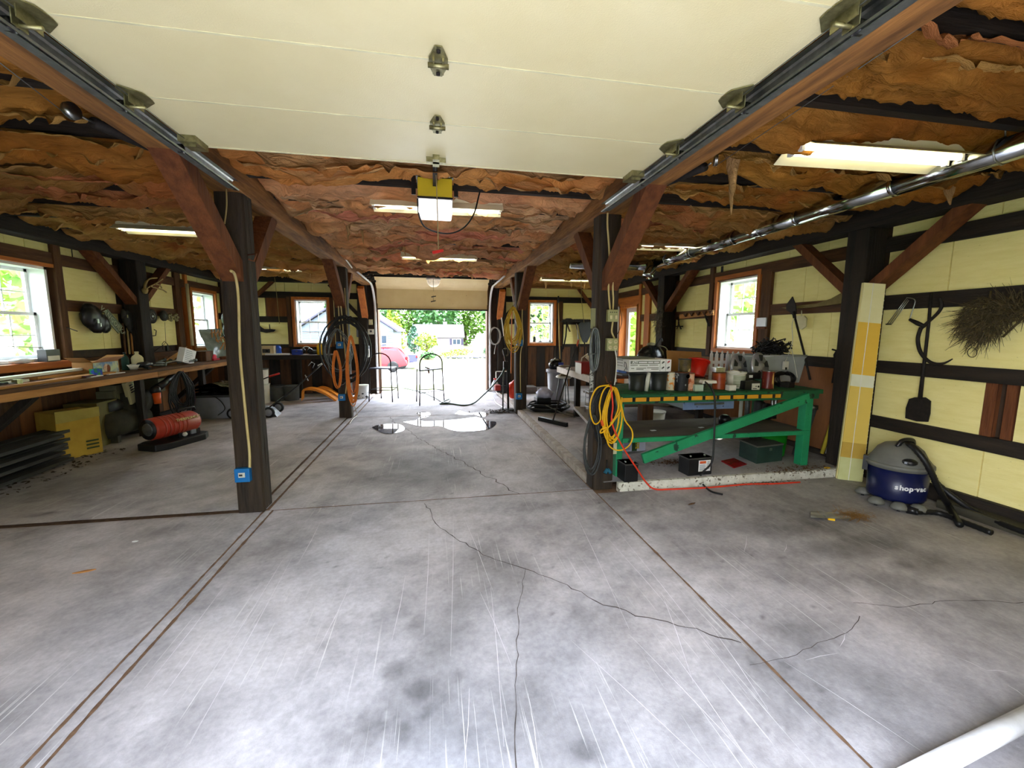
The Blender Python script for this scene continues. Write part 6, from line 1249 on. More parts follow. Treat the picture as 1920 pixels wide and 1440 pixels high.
# cardboard, picket fence, tote
t = thing('cardboard_sheet', 'flat tan cardboard leaned upright behind the tins', 'cardboard', at(1285, 700, y=4.72)); a, b = at(1251, 657, y=4.73), at(1315, 660, y=4.76)
part('sheet', MB().hexa([Vector((a.x, 4.66, GT)), Vector((b.x, 4.68, GT)), Vector((b.x, 4.69, GT)), Vector((a.x, 4.67, GT)), Vector((a.x, 4.74, a.z)), Vector((b.x, 4.76, b.z)), Vector((b.x, 4.77, b.z)), Vector((a.x, 4.75, a.z))]), M_CARD, t)
t = thing('picket_fence', 'short section of white toy picket fence behind the white bucket', 'fence', at(1362, 690, y=4.62)); M_PK = mat('picket_white', (226, 222, 222), (200, 196, 196), rough=.6)
for i in range(7):
    px = 1335 + i * 10; a = at(px, 659 + i * .4, y=4.62); b = at(px + 1, 697, y=4.62); w_ = .019
    part('picket', MB().prism([(a.x - w_, 4.62, b.z - .1), (a.x + w_, 4.62, b.z - .1), (a.x + w_, 4.62, a.z - .03), (a.x + w_ * .4, 4.62, a.z - .015), (a.x + w_ * .6, 4.62, a.z - .005), (a.x, 4.62, a.z + .012), (a.x - w_ * .6, 4.62, a.z - .005), (a.x - w_ * .4, 4.62, a.z - .015), (a.x - w_, 4.62, a.z - .03)], (0, .012, 0)), M_PK, t)
a, b = at(1331, 679, y=4.63), at(1400, 681, y=4.63); part('rail', MB().box((a.x, 4.632, a.z - .02), (b.x, 4.65, a.z + .015)), M_PK, t)
for i, (px, py, r) in enumerate(((1386, 688, .17), (1425, 688, .18))):
    c = at(px, py, y=4.50 - .06 * i); M = Matrix.Rotation(R(78), 4, 'X') @ Matrix.Rotation(R(20), 4, 'Y'); t = thing('wheel_cover', ['silver wheel cover standing behind the white bucket', 'larger silver wheel cover in front of the clear tote'][i], 'wheel cover', c)
    part('disc', MB().lathe([(0, .03), (r * .25, .035), (r * .3, .015), (r * .85, .02), (r, 0), (r * .97, -.012)], c, 28, M), mat('hubcap_silver', (196, 196, 204), (150, 150, 160), rough=.3, metal=.5), t)
    for k in range(5): a_ = k * 1.257 + .3; part('slot', MB(Matrix.Translation(c) @ M @ Matrix.Rotation(a_, 4, 'Z')).hexa([(r * .4, -.02, .018), (r * .8, -.045, .018), (r * .8, .045, .018), (r * .4, .02, .018), (r * .4, -.02, .024), (r * .8, -.045, .024), (r * .8, .045, .024), (r * .4, .02, .024)]), M_DKGREY, t)
a, b, c_ = at(1396, 667, y=4.55), at(1502, 668, y=4.55), at(1420, 716, y=4.55); t = thing('clear_tote', 'cloudy clear plastic tote filled with black string lights', 'tote', ((a.x + b.x) / 2, 4.6, GT))
x0, x1, zt = a.x, b.x, a.z
for nm, P in (('wall', [(x0 + .05, 4.50, GT + .01), (x1 - .05, 4.50, GT + .01), (x1, 4.47, zt), (x0, 4.47, zt)]), ('wall', [(x0 + .05, 4.80, GT + .01), (x1 - .05, 4.80, GT + .01), (x1, 4.86, zt), (x0, 4.86, zt)]), ('wall', [(x0 + .05, 4.50, GT + .01), (x0 + .05, 4.80, GT + .01), (x0, 4.86, zt), (x0, 4.47, zt)]), ('wall', [(x1 - .05, 4.50, GT + .01), (x1 - .05, 4.80, GT + .01), (x1, 4.86, zt), (x1, 4.47, zt)])):
    part(nm, MB().prism(P, (0, .004, 0) if P[0][1] == P[1][1] else (.004, 0, 0)), M_CLEAR, t)
part('rim', MB().tube([(x0, 4.47, zt), (x1, 4.47, zt), (x1, 4.86, zt), (x0, 4.86, zt)], .012, 6, closed=True), M_CLEAR, t)
q = Vector(((x0 + x1) / 2 + .04, 4.64, zt + .02)); rnd = random.Random(8); t = thing('string_lights', 'black tangled string lights heaped on top of the clear tote', 'string lights', q)
P = [q + Vector((max(-.2, min(.2, rnd.gauss(0, .11))), rnd.gauss(0, .06), min(.19, abs(rnd.gauss(.04, .07))))) for _ in range(170)]; P += [q + Vector((rnd.uniform(-.2, .2), rnd.uniform(-.12, .1), rnd.uniform(-.2, .0))) for _ in range(16)]
part('wire', MB().tube(smooth_path(P, 2), .006, 5), M_BLACK, t)
for i in range(200):
    p = rnd.choice(P) + Vector((rnd.uniform(-.03, .03), rnd.uniform(-.03, .03), rnd.uniform(-.01, .03))); d = Vector((rnd.uniform(-1, 1), rnd.uniform(-1, 1), rnd.uniform(-.5, 1))).normalized() * .026
    part('bulb', MB().tube([p - d, p, p + d], [.007, .009, .002], 5), M_BLACKP, t)
t = thing('plug_timer', 'white plug-in timer hanging on a white cord before the clear tote', 'timer', at(1473, 685, y=4.42)); part('body', MB().cbox(at(1473, 685, y=4.42), (.06, .035, .10)), M_WPL, t, bevel=.004); part('socket', MB().cbox(at(1474, 691, y=4.40), (.025, .006, .03)), M_DKGREY, t)
part('cord', MB().tube(smooth_path([at(1473, 677, y=4.43), at(1480, 660, y=4.5), at(1486, 640, y=4.52), at(1485, 610, y=4.55), at(1489, 597, y=4.58)], 4), .004, 5), M_WPL, t); part('cord', MB().tube(smooth_path([at(1484, 655, y=4.5), at(1490, 680, y=4.42), at(1495, 708, y=4.36)], 4), .004, 5), M_WPL, t)
cable('black_cable', 'black cord drooping from the green bench onto the floor with a frayed end', [at(1322, 716, y=4.02), at(1333, 727, y=3.9), at(1340, 745, y=3.86), at(1340, 790, y=3.83), at(1338, 840, y=3.80), at(1334, 868, y=3.78), at(1318, 885, y=3.78), at(1313, 895, z=.05), at(1318, 908, z=.012), at(1333, 921, z=.012), at(1355, 927, z=.012)], .010, M_BLACK, 'cord')

# ---------------------------------------------------------------- under the green bench
def fl(px, py): return at(px, py, z=FZ)
def battery(label, P0, P1, h, lbl=False, dark=True):
    a, b = fl(*P0), fl(*P1); d = b - a; n_ = Vector((-d.y, d.x, 0)).normalized() * .17; c = (a + b) / 2 + n_ / 2; t = thing('car_battery', label, 'battery', c)
    H = Vector((0, 0, h)); part('case', MB().hexa([a, b, b + n_, a + n_, a + H, b + H, b + n_ + H, a + n_ + H]), M_BLACKP, t, bevel=.006)
    u = d * .02 - n_ * .02; part('lid', MB().hexa([a - u + H * .92 - n_ * .03, b + d * .02 + H * .92 - n_ * .03, b + d * .02 + n_ * 1.03 + H * .92, a - d * .02 + n_ * 1.03 + H * .92, a - d * .02 - n_ * .03 + H, b + d * .02 - n_ * .03 + H, b + d * .02 + n_ * 1.03 + H, a - d * .02 + n_ * 1.03 + H]), mat('dusty_lid', (70, 68, 62), (44, 44, 42)), t, bevel=.004)
    for k in (.2, .8): part('terminal', MB().cyl(a + d * k + n_ * .3 + H, a + d * k + n_ * .3 + H * 1.10, .011, n=10), M_STEEL, t)
    if lbl:
        n0 = n_.normalized(); L0 = a + d * .42 - n0 * .003; part('label', MB().hexa([L0 + H * .22, L0 + d * .5 + H * .22, L0 + d * .5 + H * .22 + n0 * .002, L0 + H * .22 + n0 * .002, L0 + H * .85, L0 + d * .5 + H * .85, L0 + d * .5 + H * .85 + n0 * .002, L0 + H * .85 + n0 * .002]), M_PAPER, t)
        o = L0 - n0 * .002; part('orange_panel', MB().bar(o + d * .04 + H * .74, o + d * .30 + H * .74, .002, h * .14), mat('label_orange', (226, 120, 50), (200, 60, 40), scale=30), t)
        for k in range(5): part('print_line', MB().bar(o + d * .04 + H * (.58 - k * .07), o + d * (.26 + .02 * (k % 2)) + H * (.58 - k * .07), .001, .004), mat('print_blue', (110, 120, 150)), t)
        for k in range(6): part('print_line', MB().bar(o + d * .36 + H * (.76 - k * .08), o + d * .45 + H * (.76 - k * .08), .001, .005), mat('print_blue', (110, 120, 150)), t)
    return t
battery('small plain black battery at the foot of the near right post', (1171, 905), (1196, 903), .19)
battery('black car battery with a white label under the green bench', (1290, 893), (1334, 889), .19, True)
c = fl(1190, 850); t = thing('concrete_sack', 'white and green sack of ready concrete mix standing on edge under the shelf', 'sack', c); c = Vector((c.x, 4.9, FZ))
a, b = at(1165, 850, y=4.82), at(1211, 848, y=4.82); zt = at(1190, 806, y=4.82).z; w_ = b.x - a.x
part('sack', MB().hexa([Vector(p) for p in ((a.x, 4.82, FZ), (b.x, 4.82, FZ), (b.x, 4.96, FZ), (a.x, 4.96, FZ), (a.x, 4.83, zt), (b.x, 4.83, zt), (b.x, 4.95, zt), (a.x, 4.95, zt))]), mat('sack_white', (214, 214, 236), (196, 196, 224)), t, bevel=.02)
part('green_stripe', MB().box((a.x + w_ * .42, 4.817, FZ + .01), (a.x + w_ * .62, 4.824, zt - .02)), mat('sack_green', (60, 96, 50), (30, 40, 24), scale=3), t)
part('badge', MB().lathe([(0, 0), (.048, 0)], (a.x + w_ * .24, 4.818, zt - .07), 20, Matrix.Rotation(R(90), 4, 'X')), mat('sack_badge', (232, 166, 40), (206, 110, 30), scale=30), t)
lettering(t, 'CRETE', .062, plane_M(Vector((a.x + w_ * .62, 4.814, FZ + .13)), (0, 0, -1), (1, 0, 0)), mat('letter_yellow', (246, 214, 70)), ext=.001, bold=.003)
for k in range(6): part('print_line', MB().box((a.x + w_ * .1, 4.817, FZ + .03 + k * .018), (a.x + w_ * .34, 4.82, FZ + .036 + k * .018)), mat('print_blue', (110, 120, 150)), t)
a, b, c_ = fl(1385, 855), fl(1418, 870), fl(1466, 864); h = Vector((0, 0, .20)); d4 = a + c_ - b; t = thing('steel_chest', 'dusty dark green steel box on the slab under the green bench', 'chest', (a + c_) / 2)
part('case', MB().hexa([b, c_, d4, a, b + h, c_ + h, d4 + h, a + h]), mat('chest_green', (40, 66, 56), (26, 44, 38), rough=.7), t, bevel=.004); m_ = (a + c_) / 2
part('lid', MB().hexa([m_ + (p - m_) * 1.03 + h * .97 for p in (b, c_, d4, a)] + [m_ + (p - m_) * 1.03 + h * 1.05 for p in (b, c_, d4, a)]), mat('dusty_lid2', (104, 102, 90), (80, 78, 70)), t); part('latch', MB().bar(b.lerp(c_, .45) + h * .8 + Vector((0, -.008, 0)), b.lerp(c_, .55) + h * .8 + Vector((0, -.008, 0)), .01, .03), M_STEEL, t)
c = fl(1478, 862) + Vector((0, .25, 0)); pail('green_bin', 'bright green plastic bin behind the steel box', c, .13, .155, .32, M_GREENP)
m = MB(); q = [fl(1352, 866), fl(1376, 879), fl(1400, 872), fl(1376, 861)]; t = solo('red_folder', MB().prism([p + Vector((0, 0, .004)) for p in q], (0, 0, .012)), mat('red_folder', (150, 20, 24), (120, 14, 18), rough=.25), 'shiny dark red folder lying under the green bench', 'folder')
solo('newspaper', MB().prism([p + Vector((0, 0, .004 + .02 * (i % 2))) for i, p in enumerate((fl(1252, 826), fl(1275, 832), fl(1300, 822), fl(1282, 815)))], (0, 0, .006)), M_PAPER, 'crumpled newspaper on the slab below the shelf', 'paper')
rnd = random.Random(17)
for lab, px, py, w_, d_, n in (('dry brown leaves gathered by the labelled battery', 1255, 868, .22, .10, 320), ('dry leaves and twigs at the foot of the right bench leg', 1500, 880, .45, .12, 380), ('brown leaf scraps at the front of the white kerb', 1430, 908, .35, .03, 160)):
    c = at(px, py, z=(FZ if py < 895 else 0)); m = MB()
    for i in range(n):
        p = c + Vector((rnd.gauss(0, w_ * .5), rnd.gauss(0, d_ * .5), rnd.uniform(.004, .02))); a = rnd.uniform(0, 6.3); s_ = rnd.uniform(.006, .02); u = Vector((math.cos(a), math.sin(a), rnd.uniform(-.3, .3))) * s_; v = Vector((-math.sin(a), math.cos(a), .2)) * s_ * .45
        if py > 895: p.y = min(p.y, 3.80)
        m.add([p - u, p + v, p + u, p - v], [(0, 1, 2, 3)])
    tag(part('leaf_litter', m, mat('leaf_dry', (128, 88, 56), (70, 48, 32), scale=20)), lab, 'leaves', kind='stuff')
# shelf things
def sh(px, y=4.4): q = at(px, 780, y=y); q.z = .50; return q
q = sh(1359, 4.45); solo('black_tin', MB().lathe([(0, 0), (.065, 0), (.07, .07), (.05, .10), (.03, .11), (0, .11)], q, 18), M_BLACKP, 'squat black tin on the green bench shelf', 'tin')
for px, y, lab in ((1316, 4.3, 'white paper slip in the middle of the bench shelf'), (1372, 4.42, 'white card beside the squat black tin'), (1226, 4.25, 'two pale scraps near the left end of the shelf')): solo('paper_slip', MB().cbox(sh(px, y) + Vector((0, 0, .003)), (.06, .035, .004), R(10)), M_PAPER, lab, 'paper')
for i, (px, h_, r, m) in enumerate(((1388, .30, .022, M_WPL), (1400, .26, .03, M_STEELD), (1420, .24, .05, M_DKGREY), (1446, .26, .02, M_STEEL), (1452, .28, .025, M_STEEL), (1436, .2, .06, M_IRON), (1428, .22, .045, M_DKGREY))):
    q = sh(px, 4.62); solo('spray_can' if i in (3, 4) else 'tube', MB().lathe([(0, 0), (r, 0), (r, h_ * .9), (r * .5, h_), (0, h_)], q, 14), m, ['tall white tube standing on the shelf beside the blue-grey drawer', 'grey tube right of the tall white one', 'dark round container in the middle of the shelf row', 'left silver spray can behind the diagonal brace', 'right silver spray can behind the diagonal brace', 'wide dark iron pot on the shelf', 'dark canister at the right end of the shelf'][i], 'can' if i > 1 else 'tube')
c = at(1288, 782, z=FZ); c = Vector((3.35, 5.9, FZ)); pail('white_pail', 'white pail standing on the slab far under the benches', c, .13, .15, .30, M_WPL)
solo('timber_rest', MB().bar((2.45, 5.2, .30), (3.3, 5.6, .16), .12, .09), mat('grey_beam', (136, 132, 122), (104, 100, 92), scale=8), 'weathered grey beam lying slanted behind the green bench', 'beam')
solo('timber_block', MB().box((2.95, 5.55, FZ), (3.12, 5.7, .55)), W_BROWN['z'], 'short grey post standing behind the green bench', 'post')

# ---------------------------------------------------------------- nearest right post: boxes, cables, yellow cord
PY = 3.865
t = thing('outlet_box', 'grey switch box, upper of the two on the nearest right post', 'outlet', at(1148, 592, y=PY)); q = at(1148, 592, y=PY - .02); part('box', MB().cbox(q, (.105, .05, .115)), mat('box_grey_green', (168, 168, 120), (150, 150, 104), rough=.5), t, bevel=.004)
for dx in (-.025, .025): part('switch', MB().cbox(q + Vector((dx, -.03, -.015)), (.022, .012, .035)), M_CREAM, t)
for dx in (-.03, -.01, .012, .032): part('mark', MB().cbox(q + Vector((dx, -.026, .032)), (.010, .003, .008)), M_INK, t)
t = thing('outlet_box', 'grey box with four round sockets, lower on the nearest right post', 'outlet', at(1147, 646, y=PY)); q = at(1147, 646, y=PY - .02); part('box', MB().cbox(q, (.115, .05, .12)), mat('box_grey_green', (168, 168, 120)), t, bevel=.004)
for dx in (-.027, .027):
    for dz in (-.028, .028):
        s_ = part('socket', MB().lathe([(0, .004), (.019, .004), (.021, 0)], q + Vector((dx, -.027, dz)), 16, Matrix.Rotation(R(90), 4, 'X')), M_CREAM, t)
        part('slot', MB().cbox(q + Vector((dx - .006, -.032, dz + .003)), (.003, .003, .009)).cbox(q + Vector((dx + .006, -.032, dz + .003)), (.003, .003, .009)), M_INK, s_)
for i, P in enumerate((((1142, 515), (1141, 540), (1142, 560), (1144, 582)), ((1150, 518), (1149, 540), (1150, 562), (1149, 582)), ((1149, 603), (1147, 620), (1149, 628), (1152, 634)), ((1140, 385), (1139, 420), (1141, 450), (1143, 482)), ((1160, 570), (1166, 600), (1160, 622), (1152, 632)))):
    cable('conduit_cable', ['left of two cream cables entering the upper switch box', 'right of two cream cables entering the upper switch box', 'short cream cable between the two grey boxes', 'tan cables tied up the top of the nearest right post', 'thin dark wire bowing out beside the grey boxes'][i], [at(*p, y=PY - .005 - (.09 if i == 0 or i == 1 else 0) * (1 if p[1] < 530 else 0)) for p in P], .009 if i < 4 else .003, M_ROMEX if i < 4 else M_BLACK)
cable('white_cable', 'white cord hanging from the socket box behind the yellow cord', [at(1153, 655, y=PY - .04), at(1156, 675, y=PY - .05), at(1155, 700, y=PY - .05), at(1152, 722, y=PY - .04)], .006, M_WPL, 'cord')
q = at(1147, 772, y=3.80)
t = thing('yellow_cord_coil', 'bright yellow extension cord coiled on a hook of the nearest right post', 'cord', q)
hank('cord', None, None, at(1149, 775, y=3.80), .085, .26, 5, M_YCORD, .0075, seed=51, parent=t, jit=.1)
part('cord', MB().tube(smooth_path([at(*p, y=3.79) for p in ((1142, 722), (1120, 727), (1108, 750), (1107, 775), (1115, 795), (1126, 786), (1124, 760), (1130, 735), (1141, 724), (1155, 735), (1160, 760), (1152, 785), (1142, 800), (1128, 805), (1126, 812), (1136, 806), (1150, 790), (1163, 770), (1166, 745))], 4), .0075, 6), M_YCORD, t)
part('cord', MB().tube(smooth_path([at(*p, y=3.78) for p in ((1140, 800), (1138, 815), (1140, 832), (1150, 842), (1165, 844), (1180, 835), (1186, 820), (1184, 805), (1172, 788), (1166, 765), (1160, 740))], 4), .0075, 6), M_YCORD, t)
part('plug', MB().bar(at(1127, 788, y=3.78), at(1130, 798, y=3.78), .022, .022), M_ORANGE, t); part('plug', MB().bar(at(1145, 795, y=3.78), at(1151, 786, y=3.78), .022, .022), M_YEL, t)
part('hook', MB().tube([at(*p, y=3.82) for p in ((1135, 705), (1138, 716), (1146, 722), (1145, 715))], .005, 6), M_RUST, t)
cable('extension_cable', 'red-orange extension cord running from the post down and along the kerb', [at(1145, 722, y=3.79), at(1149, 760, y=3.785), at(1147, 790, y=3.78), at(1158, 820, y=3.78), at(1175, 850, y=3.77), at(1195, 880, y=3.77), at(1212, 905, y=3.79), at(1228, 917, z=.012), at(1262, 917, z=.012), at(1330, 914, z=.012), at(1400, 908, z=.012), at(1450, 907, z=.012), at(1500, 904, z=.012)], .0085, M_RCORD, 'cord')
hank('black_cable_coil', 'long black cable loops hanging almost to the floor on the nearest right post', 'cable', at(1112, 835, y=3.82), .075, .31, 4, M_DKGREY, .008, seed=52, u=(1, .1, 0), jit=.12)
hank('black_cable_hank', 'black cable hank hanging behind the yellow cord', 'cable', at(1130, 775, y=3.835), .10, .26, 5, M_BLACK, .007, seed=53, jit=.15)
t = thing('cord_splitter', 'teal three-way plug dangling low on the nearest right post', 'plug', at(1139, 881, y=3.80)); M_TEAL = mat('teal_plastic', (24, 96, 120), (18, 74, 94))
for dx, dz in ((-.03, -.01), (0, .01), (.03, -.01)): part('socket', MB().tube([at(1139, 879, y=3.80) + Vector((0, 0, .0)), at(1139, 881, y=3.80) + Vector((dx, -.01, dz - .02))], [.016, .02], 8), M_TEAL, t)
part('cord', MB().tube([at(1138, 862, y=3.83), at(1138, 877, y=3.80)], .006, 6), M_BLACK, t)
t = thing('wall_plate', 'cream outlet plate on the green bench leg', 'outlet', at(1151, 841, y=3.96)); part('plate', MB().cbox(at(1151, 841, y=3.955), (.06, .01, .115)), mat('cream_plate', (236, 232, 190)), t); part('screw', MB().ball(at(1151, 841, y=3.948), .005, 6), M_STEEL, t)
t = thing('hose_loops', 'grey and black inner-tube loops hung on the left face of the nearest right post', 'hose', at(1112, 655, y=3.9)); part('loop', hank.__globals__['MB']().tube(loops(at(1113, 655, y=3.86), .035, .21, 3, (1, 0, 0), (0, 0, 1), .01, jit=.05, seed=3, hang=False), .011, 7), M_STEELD, t); part('loop', MB().tube(loops(at(1117, 655, y=3.90), .04, .20, 2, (1, 0, 0), (0, 0, 1), .01, jit=.05, seed=4, hang=False), .012, 7), M_BLACK, t)
part('band', MB().tube([at(1104, 664, y=3.85), at(1120, 663, y=3.85)], .008, 6), M_STEELD, t)
solo('metal_strip', MB().box(at(1106, 690, y=3.88), at(1112, 735, y=3.86)), mat('pegged_strip', (180, 180, 176), (60, 60, 60), scale=40, sharp=.05), 'perforated pale metal strip standing behind the tube loops', 'strip')
solo('wood_strip', MB().box(at(1108, 578, y=3.90), at(1116, 616, y=3.89)), mat('strip_grey', (150, 150, 110)), 'short grey-green strip fixed above the tube loops', 'strip')

# ---------------------------------------------------------------- right wall: leaned panel, vacuum, tools
a, b = at(1568, 897, z=.0), at(1617, 903, z=.0); ta, tb = at(1618, 530, y=3.74), at(1661, 533, y=3.60); n_ = (b - a).cross(ta - a).normalized() * .045
if n_.y < 0: n_ = -n_
t = thing('insulated_slab', 'cream and yellow foam-backed door section leaning upright on the right wall post', 'panel', (a + b) / 2)
def pq(u, v): return a.lerp(b, u).lerp(ta.lerp(tb, u), v)
part('core', MB().hexa([pq(0, 0), pq(1, 0), pq(1, 0) + n_, pq(0, 0) + n_, pq(0, 1), pq(1, 1), pq(1, 1) + n_, pq(0, 1) + n_]), mat('panel_cream', (226, 218, 160), (214, 204, 140), scale=2), t)
for v0, v1, m in ((.0, .12, mat('foam_pale', (206, 208, 150), (190, 192, 130))), (.12, .20, mat('foam_brownish', (198, 164, 70), (180, 146, 56), scale=4)), (.20, .49, mat('foam_yellow', (226, 196, 96), (214, 182, 80), scale=2)), (.49, .55, mat('foam_white', (226, 226, 200), (212, 212, 180))), (.55, .81, mat('foam_amber', (232, 190, 70), (222, 176, 56), scale=2)), (.81, 1.0, mat('foam_cream', (228, 222, 172), (220, 212, 156)))):
    part('foam_band', MB().hexa([pq(.03, v0) - n_ * .35, pq(.97, v0) - n_ * .35, pq(.97, v0), pq(.03, v0), pq(.03, v1) - n_ * .35, pq(.97, v1) - n_ * .35, pq(.97, v1), pq(.03, v1)]), m, t)
part('rib', MB().bar(pq(.45, 0) - n_ * .36, pq(.45, 1) - n_ * .36, .006, .006), M_WPL, t)
for k in range(60): part('perforation', MB().cbox(pq(1.0, .01 + k * .0163) + n_ * .3 + Vector((.002, 0, 0)), (.004, .012, .016)), M_BLACKP if k % 2 else M_STEEL, t)
# wet/dry vacuum
c = Vector((4.27, 3.10, .0)); t = thing('shop_vacuum', 'blue and grey wet-dry shop vacuum with a black hose by the right wall', 'vacuum', c)
M_VB = mat('vac_blue', (16, 24, 70), (10, 16, 52), rough=.35); M_VG = mat('vac_grey', (112, 112, 104), (92, 92, 86), rough=.55)
part('drum', MB().lathe([(0, .07), (.205, .07), (.215, .10), (.222, .36), (.0, .36)], c, 32), M_VB, t)
part('lid', MB().lathe([(.0, .36), (.236, .36), (.242, .39), (.23, .42), (.20, .46), (.165, .53), (.12, .57), (.05, .59), (0, .59)], c, 32), M_VG, t)
part('lid_band', MB().lathe([(.236, .375), (.25, .38), (.248, .405), (.234, .41)], c, 32), M_VG, t)
part('handle', MB().tube(smooth_path([c + Vector(p) for p in ((-.10, -.04, .56), (-.06, -.05, .62), (.05, -.05, .62), (.10, -.03, .56))], 4), .02, 8), M_BLACKP, t)
V = (Vector((0, 0, 1.6)) - c); V.z = 0; V.normalize(); S_ = Vector((-V.y, V.x, 0))
if S_.x < 0: S_ = -S_
for k in range(6): part('vent', MB().bar(c + V * .155 + S_ * (-.05 + k * .018) + Vector((0, 0, .50)), c + V * .135 + S_ * (-.05 + k * .018) + Vector((0, 0, .545)), .007, .006), M_BLACKP, t)
part('switch_panel', MB().ball(c + V * .19 + S_ * .07 + Vector((0, 0, .455)), .055, 14, (1, 1, .55)), M_BLACKP, t); part('badge', MB().cbox(c + V * .235 + S_ * .06 + Vector((0, 0, .455)), (.05, .01, .02), math.atan2(S_.y, S_.x)), M_GREYP, t)
for ang in (-1.7, -.55, .15, .75, 2.4, 3.6):
    d = V * math.cos(ang) + S_ * math.sin(ang); q = c + d * .235
    f = part('caster_foot', MB().lathe([(.0, .085), (.035, .08), (.058, .05), (.062, .03), (.0, .03)], q, 16, sx=1.1), M_VG, t); part('caster', MB().cyl(q + S_ * -.012 + Vector((0, 0, .022)), q + S_ * .012 + Vector((0, 0, .022)), .022, n=12), M_BLACKP, f)
part('lid_latch', MB().cbox(c + V * .05 - S_ * .235 + Vector((0, 0, .36)), (.04, .05, .14), math.atan2(S_.y, S_.x)), M_BLACKP, t)
cr_ = [c + V * .2237 + Vector((0, 0, 0))]
tx = 'shop·vac'; M_LW = mat('letter_white', (226, 226, 230))
for i, ch in enumerate(tx):
    th = .02 + (0, .155, .30, .455, .575, .68, .83, .97)[i]; d = V * math.cos(th) + S_ * math.sin(th); tan = -V * math.sin(th) + S_ * math.cos(th)
    lettering(t, ch, .062, plane_M(c + d * .2245 + Vector((0, 0, .215)), tan, (0, 0, 1)), M_LW, ext=.001, bold=.0025)
def ribbed(pts, r, parent):
    P = smooth_path(pts, 10); Q = []
    for i in range(len(P) - 1):
        n = max(1, int((P[i + 1] - P[i]).length / .012))
        for k in range(n): Q.append(P[i].lerp(P[i + 1], k / n))
    part('hose', MB().tube(Q, [r * (1 if i % 2 else .88) for i in range(len(Q))], 10), M_BLACK, parent)
ribbed([c + Vector((.06, 0, .57)), at(1712, 838, x=4.20), at(1738, 870, x=4.22), at(1762, 920, x=4.36), at(1780, 950, z=.05), at(1800, 985, z=.04)], .026, t)
ribbed([at(1750, 900, x=4.5), at(1785, 930, x=4.58), at(1830, 960, z=.06), at(1900, 990, z=.05), at(1960, 1010, z=.05)], .026, t)
ribbed([at(1715, 960, z=.03), at(1760, 962, z=.03), at(1810, 980, z=.03), at(1862, 1000, z=.03)], .024, t); part('nozzle', MB().tube([at(1700, 955, z=.03), at(1722, 960, z=.03)], [.036, .03], 12), M_BLACKP, t)
solo('sill_timber', MB().box((4.55, .4, .0), (4.70, 2.95, .07)), mat('sill_grey', (70, 66, 50), (46, 44, 36)), 'low dark timber lying along the right wall beyond the vacuum', 'timber')
# floor debris in front
rnd = random.Random(23); c = at(1597, 970, z=0); m = MB()
for i in range(420):
    p = c + Vector((rnd.gauss(0, .075), rnd.gauss(0, .05), rnd.uniform(.003, .035))); a_ = rnd.uniform(0, 3.14); d = Vector((math.cos(a_), math.sin(a_), rnd.uniform(-.3, .3))) * rnd.uniform(.015, .04); s_ = Vector((-d.y, d.x, 0)).normalized() * .0014
    m.add([p - d - s_, p - d + s_, p + d + s_, p + d - s_], [(0, 1, 2, 3)])
tag(part('dry_grass', m, mat('dry_grass', (168, 126, 66), (120, 84, 40), scale=20)), 'tuft of dry brown grass on the floor before the vacuum', 'grass', kind='stuff')
t = thing('lighter', 'yellow disposable lighter lying by the dry grass', 'lighter', at(1558, 973, z=0)); part('body', MB().bar(at(1552, 972, z=.012), at(1565, 974, z=.012), .024, .018), M_YEL, t); part('cap', MB().bar(at(1545, 966, z=.012), at(1552, 971, z=.012), .016, .012), M_STEEL, t)
solo('plastic_film', MB().grid(lambda u, v: at(1520 + 75 * u, 958 + 4 * u + 12 * v, z=.01 + .02 * float(vnoise(u * 6, v * 4, 2))), 12, 6), mat('film', (150, 148, 140), (120, 118, 110), rough=.25), 'crumpled grey plastic film under the lighter', 'film')
for lab, px, py, l, m_, ang in (('dry brown leaf flat on the right floor bay', 1297, 945, .05, mat('leaf_dry', (128, 88, 56)), .3), ('thin wood splinter on the left floor bay', 158, 1072, .06, W_PINE['x'], .25)):
    c = at(px, py, z=.004); d = Vector((math.cos(ang), math.sin(ang), 0)) * l; s_ = Vector((-d.y, d.x, 0)) * .22
    solo('fallen_leaf' if 'leaf' in lab else 'splinter', MB().prism([c - d, c - d * .3 - s_, c + d * .5 - s_ * .8, c + d, c + d * .2 + s_, c - d * .4 + s_ * .6], (0, 0, .006)), m_, lab, 'leaf' if 'leaf' in lab else 'wood')
solo('paper_scrap', MB().ball(at(253, 1015, z=.004), .02, 8, (1, .7, .2), .2), M_PAPER, 'tiny white paper scrap on the left floor bay', 'paper')
solo('floor_rail', MB().tube([at(1700, 1462, z=.05), at(1990, 1312, z=.05)], .034, 16), mat('white_rail', (240, 240, 244), rough=.25), 'glossy white metal rail crossing the bottom right corner of the floor', 'rail')

